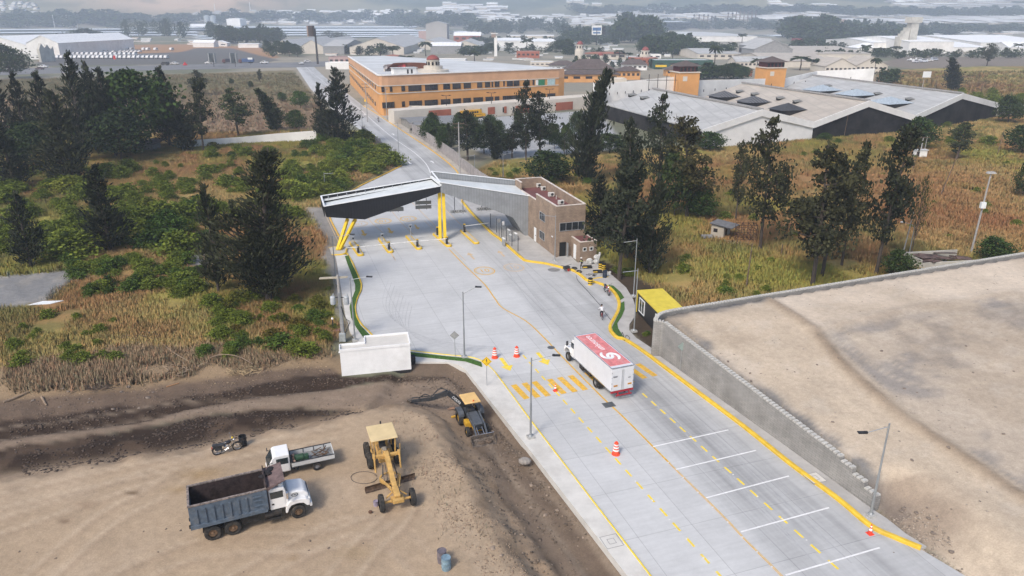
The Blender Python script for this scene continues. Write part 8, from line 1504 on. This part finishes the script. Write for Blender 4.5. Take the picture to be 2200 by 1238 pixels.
T_=[('hero',578,645,312,225,'largest feathery dark cypress, left of the gate, with many spreading limbs',1),('casB',470,628,388,100,'shorter dark cypress joined to the left side of the largest one',1),('casA',238,540,348,125,'dark cypress standing alone between bushes in the left scrub',DK),('casB',68,575,408,105,'dark narrow cypress by the old grey slab at the far left',DK),('casA',12,335,148,110,'dark cypress at the left edge of the left grove',DK),('casA',34,405,262,120,'dark cypress in front of the grove, at its left end',DK),('casB',62,335,152,95,'dark cypress second from the left in the left grove',DK),('casB',112,340,150,110,'dark cypress third from the left in the left grove',DK),('casA',148,395,190,150,'lighter grey-green drooping cypress in front of the grove',(1.3,1.25,1.2)),('casB',186,345,106,110,'tallest ragged cypress of the left grove, with forked top',DK),('casA',212,330,128,90,'cypress joined to the right side of the tallest one in the grove',DK),('casB',250,335,142,100,'cypress in the middle of the left grove, left of the bright green tree',DK),('broad',305,325,150,175,'broad bright green tree in the right part of the left grove',(.9,1.15,.8)),('casB',366,315,140,95,'dark pointed cypress right of the broad green tree',DK),('colA',402,325,192,65,'small thin cypress near the right end of the left grove',DK),('pineB',438,325,165,55,'thin airy tree at the right end of the left grove',(1,1.05,.9)),('broadB',25,170,94,78,'dark round tree at the far left edge above the grove',(.7,.8,.9)),('broadB',262,345,235,120,'low dark dense tree filling the grove between trunks',(.6,.7,.75)),('broad',80,360,262,120,'low dark dense tree at the left of the grove floor',(.6,.7,.75)),('casA',728,312,142,110,'big dark bushy cypress beside the old road, left of the orange building',DK),('casB',695,305,175,60,'narrow cypress leaning on the big dark one beside the old road',DK),('pineA',512,292,188,60,'crooked slim tree in the ploughed field behind the white wall',(1.1,1.3,.9)),('colA',591,282,188,48,'narrow oval tree in the ploughed field',(1,1.2,.9)),('broadB',638,282,237,44,'small round tree with short trunk near the white wall',(.9,1.1,.8)),('broadB',646,233,195,38,'small light green round tree in the ploughed field',(1.2,1.5,1)),('broadB',607,218,198,20,'tiny tree right of the narrow oval tree',(1,1.2,.9)),('broadB',498,182,168,11,'tiny tree left in the far ploughed field',1),('broadB',540,190,174,11,'tiny tree middle in the far ploughed field',1),('pineC',559,178,148,14,'small thin tree high in the far ploughed field',1),('pineA',427,205,150,40,'sparse tall tree at the field edge right of the grove top',1),('pineB',1005,345,238,62,'dark leaning pine in front of the school bus',DK),('casB',965,322,262,40,'small green tree at the start of the fenced lot',(1.1,1.3,.9)),('broadB',930,305,255,55,'round dark green tree just right of the concrete panel fence',(.8,.95,.8)),('broad',1040,330,268,60,'dark dense tree right of the leaning pine',DK),('colA',1066,345,252,42,'narrow dark tree between the leaning pine and the thin pair',DK),('pineA',1130,345,173,48,'left slim pine of the pair before the arcade wall',DK),('pineC',1160,345,196,62,'right slim pine of the pair before the arcade wall',DK),('colA',1257,395,145,82,'tall dark full-crowned cypress in front of the white wall',DK),('broadB',1180,395,322,95,'dark low tree right behind the brick gatehouse roof',(.7,.8,.85)),('pineC',1100,340,262,55,'small pine in the middle of the market car park edge',DK),('casB',1345,560,285,130,'large dark cypress mass immediately right of the brick gatehouse',DK),('casA',1290,520,372,110,'dark cypress hugging the right wall of the gatehouse',DK),('casA',1395,590,370,105,'dark cypress in front of the mass right of the gatehouse',DK),('pineB',1330,600,340,120,'tall dark pine behind the worker, trunk bare near the ground',DK),('pineA',1412,440,200,62,'tall narrow pine rising above the left market hall',DK),('pineB',1475,470,248,95,'ragged brownish pine right of the dark mass',BR),('broadB',1448,470,330,80,'dark bushy tree below the ragged brownish pine',DK),('broadB',1505,472,400,60,'small green tree at the right foot of the dark mass',(.8,1,.8)),('pineC',1350,470,250,70,'thin dark pine rising behind the dark mass',DK),('pineA',1632,538,250,90,'tall clumpy pine above the small cream hut',(.95,.9,.8)),('pineC',1580,475,300,40,'thin trunked pine left of the tall clumpy one',(.95,.9,.8)),('pineB',1745,615,312,130,'widest pine of the central group beside the block wall',(.95,.85,.75)),('pineA',1765,600,335,105,'pine merging with the widest one from behind',(.9,.82,.75)),('pineC',1808,570,300,70,'slim pine on the right side of the widest one',(.95,.9,.8)),('pineB',1882,590,262,95,'tall narrow pine nearest the collapsed roof',(.85,.85,.85)),('broadB',1930,600,540,80,'low round dark bushy tree before the collapsed roof',(.8,.9,.75)),('broadB',2135,565,510,75,'round green bushy tree at the right of the pale floodlight pole',(.9,1.1,.8)),('broadB',2195,425,345,40,'small bush tree at the right edge of the field',1),('broadB',2195,330,270,70,'dark tree at the right edge by the market hall',DK),('colA',2045,195,122,45,'dark tree above the right market hall ridge',(.9,.95,1)),('pineC',2120,142,92,32,'dark thin tree at the far right beyond the dirt lot',(.8,.9,1)),('broadB',1975,320,252,75,'green tree at the front of the right dark gable',(1,1.2,.9)),('pineC',2055,345,262,60,'light slim tree with bare trunk in the far right grass',(1.1,1.2,1)),('broadB',1525,325,282,60,'round green tree beside the white lean-to',(.9,1.15,.8)),('broadB',1310,330,285,70,'bush-like tree at the left market hall corner',DK),('pineA',1165,480,405,0,'',1),('broadB',2165,265,205,60,'dark tree at the right end of the dark hedge',DK),('bare',1955,560,380,40,'bare dead tree behind the curved street lamp',BR)]
for k,px,py,ty,w_,lb,c in T_:
 if w_:plant(k,px,py,ty,w_,lb,(1,1,1)if c==1 else c)
for x,y,t,w_,lb in((874,160,117,30,'palm in front of the domed rotunda, right side'),(1020,138,108,22,'palm behind the domed rotunda'),(915,122,88,22,'tall palm by the low white-roofed shed'),(845,128,97,28,'palm left of the dome, beside the tiled hip roof'),(818,124,98,24,'palm above the tiled hip roof, left'),(1132,112,80,24,'tall palm in front of the long white warehouse'),(1094,112,90,20,'shorter palm left of the tall palm'),(1330,128,106,18,'palm beside the green market block'),(1350,128,112,16,'short palm beside the green market block'),(1445,130,98,22,'palm above the left orange tower'),(1535,145,95,24,'tall palm between the two orange towers'),(1594,92,71,20,'palm above the grey factory block'),(1625,158,124,22,'palm left of the right orange tower'),(1718,152,119,34,'leafy palm right of the right orange tower'),(1755,152,125,34,'second leafy palm right of the right orange tower'),(1878,160,123,20,'palm at the corner of the trellis shed'),(1858,118,95,20,'palm left of the ruined white tower'),(1923,118,98,20,'palm at the foot of the ruined white tower'),(2185,115,92,18,'palm at the far right white sheds'),(712,115,92,16,'palm by the grey mottled hall'),(950,312,265,40,'young palm at the edge of the market car park'),(1213,345,258,18,'thin palm in the market car park')):plant('palm',x,y,t,w_*1.4,lb,(1,1,1))
FAR=[((0,258,47,62,26,34,40,'dark tree in the wooded band under the left hillside'),('farA','farB')),((0,140,28,40,0,8,20,''),('farA',)),((265,412,78,86,42,20,16,'thin-trunked tree in the bare row behind the car lot'),('bare','bare','farB')),((168,218,90,92,63,2,50,'round dense tree between the small white houses'),('broadB',)),((232,250,88,90,68,2,16,'small tree between the two white houses'),('farA',)),((110,160,88,98,74,6,18,'scruffy tree by the left industrial hall'),('farA','farB')),((460,600,86,96,52,12,44,'wide umbrella-shaped tree above the white farm sheds'),('broadB','farA')),((565,640,118,124,92,6,26,'tree before the pale grey gabled halls'),('farA','broadB')),((740,830,115,122,95,9,24,'tree behind the left end of the orange building'),('farB','farC')),((700,745,88,92,66,3,36,'spreading bare tree right of the billboard mast'),('bare',)),((280,900,40,54,26,46,34,'hazy tree below the hills at centre left'),('farA','farB')),((825,1010,46,62,28,34,30,'dark tree in the hazy belt before the long white plant'),('farA','farC','farB')),((1000,1220,62,76,42,40,24,'dark pointed tree in the belt behind the centre warehouses'),('farC','farA')),((1010,1330,92,98,78,26,20,'tree in the green row behind the market palms'),('farA','farB')),((970,1070,106,120,96,20,22,'tree in the grove around the sign tower'),('farA','farB')),((1080,1300,112,120,98,18,20,'dark tree in front of the long white warehouse'),('farA','farC')),((1195,1225,108,112,82,3,34,'large dark tree at the right end of the white warehouse'),('broadB',)),((1210,1340,80,92,56,22,28,'dark tree around the white and blue billboard'),('farA','farB')),((1325,1420,80,95,34,26,36,'tall dark tree in the big clump above the market'),('farA','farB','farC')),((1420,1720,54,66,42,50,26,'dark tree in the belt in front of the exhaust stacks'),('farA','farC')),((1380,1500,108,120,76,20,34,'dark dense tree above the green market block'),('broadB','farA')),((1500,1570,112,126,92,12,28,'tree left of the grey factory block'),('farA','farB')),((1500,1600,168,174,138,11,34,'leafy tree between the two orange towers'),('broadB','farA')),((1690,1790,80,92,36,26,40,'large dark tree in the clump right of the stacks'),('farA','farB')),((1800,1945,78,92,50,30,30,'dark tree in the band left of the ruined tower'),('farA','farB')),((1955,2055,68,82,50,20,26,'dark tree right behind the ruined tower'),('farC','farA')),((2050,2200,64,72,52,18,26,'dark tree before the far right warehouses'),('farA','farB')),((1830,2200,30,40,16,60,26,'hazy tree in the upper right forest band'),('farA','farB')),((1230,1830,24,34,12,60,30,'hazy tree in the upper centre forest band'),('farA','farB')),((1750,2200,122,128,104,34,22,'scrubby tree below the white warehouses at right'),('farA','farB','farC')),((1700,1830,96,112,84,16,24,'scrubby tree by the dark red canopy'),('farA','farB')),((1225,1420,134,150,120,14,16,'small tree among the market roofs'),('farA',)),((1890,1925,176,182,150,5,26,'tree at the right end of the high white wall'),('farA','farB')),((905,1250,290,335,258,16,34,'leafy tree at the edge of the market car park'),('broadB','broad')),((1335,1500,205,215,175,0,20,''),('farA',))]
MG=[]
def merged(name,kd,m,lb,cat):
 V=[];F_=[];K=[];off=0
 for kind,p,s,h,a in MG:
  ms=[c[0].data for c in PR[kind][0][1]if 'crown' in c[0].name][0];nv=len(ms.vertices);v=np.empty(nv*3,np.float32);ms.vertices.foreach_get('co',v);v=v.reshape(-1,3);f=np.empty(len(ms.loops),np.int32);ms.loops.foreach_get('vertex_index',f);q=np.empty(nv*4,np.float32);ms.color_attributes['Col'].data.foreach_get('color',q)
  c_,s_=math.cos(a),math.sin(a);V.append(np.stack([(v[:,0]*c_-v[:,1]*s_)*s+p.x,(v[:,0]*s_+v[:,1]*c_)*s+p.y,v[:,2]*h+p.z],1));F_.append(f.reshape(-1,4)+off);K.append(q.reshape(-1,4));off+=nv
 o=np_mesh(name,np.concatenate(V),np.concatenate(F_),m,cols=np.concatenate(K));tag(o,lb,cat,kind='stuff');MG.clear();return o
for(x0,x1,b0,b1,ty,n,w_,lb),ks in FAR:
 if not lb:continue
 for k in range(n):
  x=x0+(x1-x0)*(k+rv.random())/n;f=rv.random();yb=b0+(b1-b0)*f;hh=(b0+b1)/2-ty;tp=yb-hh*rv.uniform(.75,1.1);kd=ks[rv.randrange(len(ks))]
  if b1<60 or(b1<=100 and n>=16)or lb.startswith(('hazy','scrubby','dark tree in front','tree in the grove'))or 'exhaust' in lb or 'pointed' in lb:
   p=GR(x,yb);MG.append((kd,p,w_*rv.uniform(.75,1.35)*p.y/1554./(2.1*PR[kd][1]),max(.4,ZT(tp,p.y)-p.z),rv.random()*6));continue
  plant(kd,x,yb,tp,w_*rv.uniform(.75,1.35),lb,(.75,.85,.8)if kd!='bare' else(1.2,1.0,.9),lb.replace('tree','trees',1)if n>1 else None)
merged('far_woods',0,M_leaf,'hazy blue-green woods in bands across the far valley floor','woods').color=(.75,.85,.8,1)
YG=(1.15,1.12,.8);GN=(.5,.68,.5);DG=(.3,.45,.38);OL=(.75,.65,.5);BN=(.75,.5,.42)
BUSH=[((690,860,296,372),90,(1.6,3.6),(YG,GN,YG),'yellow-green bush in the thick scrub between the white wall and the old road'),((620,745,365,430),34,(1.5,3.2),(GN,YG,OL),'bush in the thick scrub behind the black canopy wing'),((330,640,350,470),70,(1,2.6),(YG,OL,GN,BN),'scattered bush in the rusty grass left of the big cypress'),((0,330,370,540),90,(1.2,3.2),(GN,YG,DG,OL),'bush in the left scrub below the dark grove'),((300,450,455,545),24,(2,3.6),(GN,DG,YG),'leafy green bush left of the big cypress foot'),((150,440,565,640),60,(.9,1.9),(GN,DG,GN),'low dark green bush spreading behind the old slab'),((0,260,680,790),22,(.6,1.3),(OL,YG,GN),'low olive bush in the dry grass at the left'),((440,700,640,775),60,(.7,1.6),(GN,OL,BN,GN),'low bush in front of the big cypress'),((690,735,560,720),8,(.4,.9),(GN,OL),'small weed between scrub and pavement'),((1880,2200,200,232),34,(2,3.4),(DG,DG,GN),'dark hedge bush behind the right market hall'),((1560,2150,262,312),26,(1.4,3),(GN,DG,GN),'bush at the foot of the market hall gables'),((1420,2190,330,520),30,(.6,1.5),(GN,OL,YG),'small bush in the rust and yellow grass at right'),((1440,1700,560,660),14,(.5,1.3),(GN,YG),'small green bush near the block wall in the right field'),((1045,1300,360,420),16,(.8,2.0),(GN,OL),'bush behind the concrete fence near the gatehouse'),((420,690,315,345),16,(1.4,2.8),(GN,DG,OL),'bush growing against the long white wall'),((1370,1410,690,745),7,(.4,.9),(DG,GN),'small garden plant below the guard cabin'),((1320,1360,580,625),7,(.4,1.1),(DG,OL),'dark weed on the soil strip behind the plaza')]
PV=np.array(side_L);ok_poly=[road_poly,side_L,side_R,side_far]
for(x0,x1,y0,y1),n,(h0,h1),cs,lb in BUSH:
 k=0
 while k<n:
  x,y=rv.uniform(x0,x1),rv.uniform(y0,y1);p=GT(x,y);k+=1
  if any(sdf(q,np.array([p.x]),np.array([p.y]))[0]>-1.2 for q in ok_poly):continue
  h=rv.uniform(h0,h1)
  if 'weed' in lb or 'left scrub' in lb and k%2 or 'scattered' in lb and k%2 or 'hedge' in lb or 'yellow grass' in lb or 'olive' in lb or k%2==0:MG.append((rv.choice(('bushA','bushB','bushC')),p,h*rv.uniform(1.3,2.2)/1.26,h,rv.random()*6));continue
  plant(rv.choice(('bushA','bushB','bushC')),x,y,0,0,lb,cs[rv.randrange(len(cs))],lb.replace('bush','bushes',1).replace('weed','weeds').replace('plant','plants'),'bush',None,None,p,h,h*rv.uniform(1.3,2.2))
merged('undergrowth',0,M_bushl,'mixed green undergrowth filling the scrub between the single bushes','undergrowth').color=(.85,.92,.6,1)
plant('bushC',152,408,0,0,'bright yellow-green round bush in front of the grey-green drooping cypress',(1.25,1.15,.8),None,'bush',None,None,GT(152,412),3.4,8);plant('bushC',150,548,0,0,'bright yellow-green bush left of the lone dark cypress',(1.0,1.05,.7),None,'bush',None,None,GT(155,548),3.6,9.5);plant('broadB',365,520,452,75,'leafy dark green bush tree left of the big cypress',(1,1.3,.8))
def tufts(name,poly,n,lb,ymax,hmin,hmax,seed,avoid=(),cs=1.0,blades=6,inset=.3):
 rng=np.random.default_rng(seed);P=np.array(poly);x0,y0=P.min(0);x1,y1=P.max(0);y1=min(y1,ymax);y0=max(y0,22);u=rng.random(n*4);Y=y0*(y1/y0)**(u**.8);X=rng.uniform(-.78,.78,n*4)*Y
 keep=sdf(poly,X,Y)>inset
 for a in avoid:keep&=sdf(a,X,Y)<0
 keep&=(vnoise(X,Y,6,41)>.31);X,Y=X[keep][:n],Y[keep][:n];Z=height(X,Y);m_=len(X)
 iy=np.clip(np.searchsorted(ys,Y),0,nr-1);ix=np.clip(((X/np.maximum(Y,24)+1.25)/2.5*(NC-1)).astype(int),0,NC-1);c=C[iy,ix]
 B=blades;ang=rng.uniform(0,6.28,(m_,B));H=rng.uniform(hmin,hmax,(m_,B))*(.6+.8*vnoise(X,Y,7,43))[:,None];W=H*.06*(1+Y[:,None]/140);ln=rng.uniform(.1,.7,(m_,B))*H;o=rng.normal(0,.35,(m_,B,2))
 bx=X[:,None]+o[...,0];by=Y[:,None]+o[...,1];dx,dy=np.cos(ang),np.sin(ang);z=np.repeat(Z[:,None],B,1)-.05
 v=np.stack([np.stack([bx-dy*W,by+dx*W,z],-1),np.stack([bx+dy*W,by-dx*W,z],-1),np.stack([bx+dx*ln,by+dy*ln,z+H],-1)],2).reshape(-1,3);F=np.arange(len(v)).reshape(-1,3)
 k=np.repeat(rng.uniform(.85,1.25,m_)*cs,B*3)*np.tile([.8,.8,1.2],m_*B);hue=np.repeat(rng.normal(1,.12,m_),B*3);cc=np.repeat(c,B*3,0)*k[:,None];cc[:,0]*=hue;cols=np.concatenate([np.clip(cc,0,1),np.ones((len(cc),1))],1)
 ob=np_mesh(name,v,F,M_tuft,cols=cols);tag(ob,lb,'grass',kind='stuff')
M_tuft=bpy.data.materials.new('dry_grass_blades');M_tuft.use_nodes=True;n_=M_tuft.node_tree;at=n_.nodes.new('ShaderNodeAttribute');at.attribute_name='Col';n_.links.new(at.outputs['Color'],n_.nodes['Principled BSDF'].inputs['Base Color']);gn=n_.nodes.new('ShaderNodeNewGeometry');va=n_.nodes.new('ShaderNodeVectorMath');va.operation='MULTIPLY_ADD';va.inputs[1].default_value=(.35,.35,.35);va.inputs[2].default_value=(0,0,1);n_.links.new(gn.outputs['Normal'],va.inputs[0]);vn=n_.nodes.new('ShaderNodeVectorMath');vn.operation='NORMALIZE';n_.links.new(va.outputs[0],vn.inputs[0]);n_.links.new(vn.outputs[0],n_.nodes['Principled BSDF'].inputs['Normal']);n_.nodes['Principled BSDF'].inputs['Roughness'].default_value=.9;n_.nodes['Principled BSDF'].inputs['Specular IOR Level'].default_value=.1
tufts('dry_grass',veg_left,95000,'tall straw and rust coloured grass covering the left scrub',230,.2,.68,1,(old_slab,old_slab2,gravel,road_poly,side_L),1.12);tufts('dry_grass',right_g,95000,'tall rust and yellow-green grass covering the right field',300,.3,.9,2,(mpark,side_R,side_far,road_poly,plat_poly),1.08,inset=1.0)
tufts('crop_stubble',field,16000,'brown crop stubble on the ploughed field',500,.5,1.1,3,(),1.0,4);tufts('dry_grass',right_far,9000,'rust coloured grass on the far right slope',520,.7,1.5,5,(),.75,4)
tufts('sparse_weeds',GP([(830,885),(930,915),(1000,1040),(1120,1210),(1190,1300),(1000,1300),(900,1080),(840,960)],1.0),520,'sparse reddish weeds on the bank of the sandy yard',80,.12,.4,7,(),.75)
def clods(name,poly,n,s0,s1,cs,seed,lb,cat,sq=.6):
 rng=np.random.default_rng(seed);P=np.array(poly);x0,y0=P.min(0);x1,y1=P.max(0);x0=max(x0,-60);y0=max(y0,22);X=rng.uniform(x0,x1,n*8);Y=rng.uniform(y0,y1,n*8);k=(sdf(poly,X,Y)>0)&(vnoise(X,Y,3,51)>rng.uniform(.3,.62,n*8))&(np.abs(X)<Y*.8);X,Y=X[k][:n],Y[k][:n];m_=len(X);Z=height(X,Y);s=s0+(s1-s0)*rng.random(m_)**3
 b=np.array([(1,0,0),(.3,.9,.1),(-.8,.5,0),(-.7,-.6,.1),(.4,-.9,0),(.1,.05,.9),(0,0,-.6)]);v=b[None]*rng.uniform(.7,1.2,(m_,7,1))*s[:,None,None]*np.array([1,1,sq]);a=rng.uniform(0,6.28,m_)[:,None];v=np.stack([v[...,0]*np.cos(a)-v[...,1]*np.sin(a),v[...,0]*np.sin(a)+v[...,1]*np.cos(a),v[...,2]],-1)+np.stack([X,Y,Z],-1)[:,None]
 f=np.array([(i,(i+1)%5,5)for i in range(5)]+[((i+1)%5,i,6)for i in range(5)]);F=(f[None]+(np.arange(m_)*7)[:,None,None]).reshape(-1,3);c=np.repeat(np.array(cs)[None]*rng.uniform(.6,1.35,(m_,1)),7,0)
 tag(np_mesh(name,v.reshape(-1,3),F,M_cl,cols=np.concatenate([c,np.ones((len(c),1))],1)),lb,cat,kind='stuff')
M_cl=bpy.data.materials.new('loose_soil');M_cl.use_nodes=True;n_=M_cl.node_tree;at=n_.nodes.new('ShaderNodeAttribute');at.attribute_name='Col';n_.links.new(at.outputs['Color'],n_.nodes['Principled BSDF'].inputs['Base Color']);n_.nodes['Principled BSDF'].inputs['Roughness'].default_value=.95
clods('soil_clods',dark2,3200,.03,.2,(.06,.042,.032),1,'loose dark soil clods along the lower dug band','soil');clods('soil_clods',darkA,2600,.03,.2,(.075,.053,.04),2,'loose dark soil clods along the upper cut','soil');clods('soil_clods',strip_road,3600,.02,.17,(.15,.115,.085),3,'loose brown soil clods in the strip beside the pavement','soil')
clods('soil_clods',tr,1500,.02,.12,(.2,.155,.12),4,'small clods scattered over the brown terrace','soil');clods('soil_clods',GP([(780,870),(930,905),(1010,1040),(1130,1210),(1230,1330),(1080,1330),(930,1080),(850,950)],.6),2600,.02,.11,(.27,.2,.14),5,'pebbles and crumbs on the bank of the sandy yard','soil')
clods('soil_clods',GP([(1880,1090),(1990,1100),(2120,1238),(2060,1238),(1985,1175),(1900,1120)],.6),900,.02,.14,(.3,.25,.2),6,'rubble at the broken end of the block wall','soil');clods('plant_litter',bank_brown,2600,.02,.13,(.15,.11,.08),7,'dry plant litter and roots over the cut bank','litter',.35)
clods('plant_litter',GP([(0,770),(300,745),(700,770),(700,795),(300,835),(0,850)],.5),3600,.02,.14,(.25,.18,.11),8,'flattened dry straw on top of the cut bank','litter',.3);clods('pebbles',plat_poly,1500,.02,.12,(.3,.26,.22),9,'pebbles scattered over the raised platform','pebbles')
# ================================================================ HAZE
hz_m=bpy.data.materials.new('haze_air');hz_m.use_nodes=True;n_=hz_m.node_tree;n_.nodes.remove(n_.nodes['Principled BSDF']);pv=n_.nodes.new('ShaderNodeVolumePrincipled');pv.inputs['Color'].default_value=(.74,.85,1.0,1);pv.inputs['Density'].default_value=.00028;pv.inputs['Anisotropy'].default_value=.1;n_.links.new(pv.outputs[0],n_.nodes['Material Output'].inputs['Volume'])
zmax=float(HH.max())+12;hb=MB().box((0,3490,(zmax-3)/2),(18800,7040,zmax+3)).build('haze',hz_m,kind='stuff',label='pale blue haze lying over the whole valley',cat='haze')
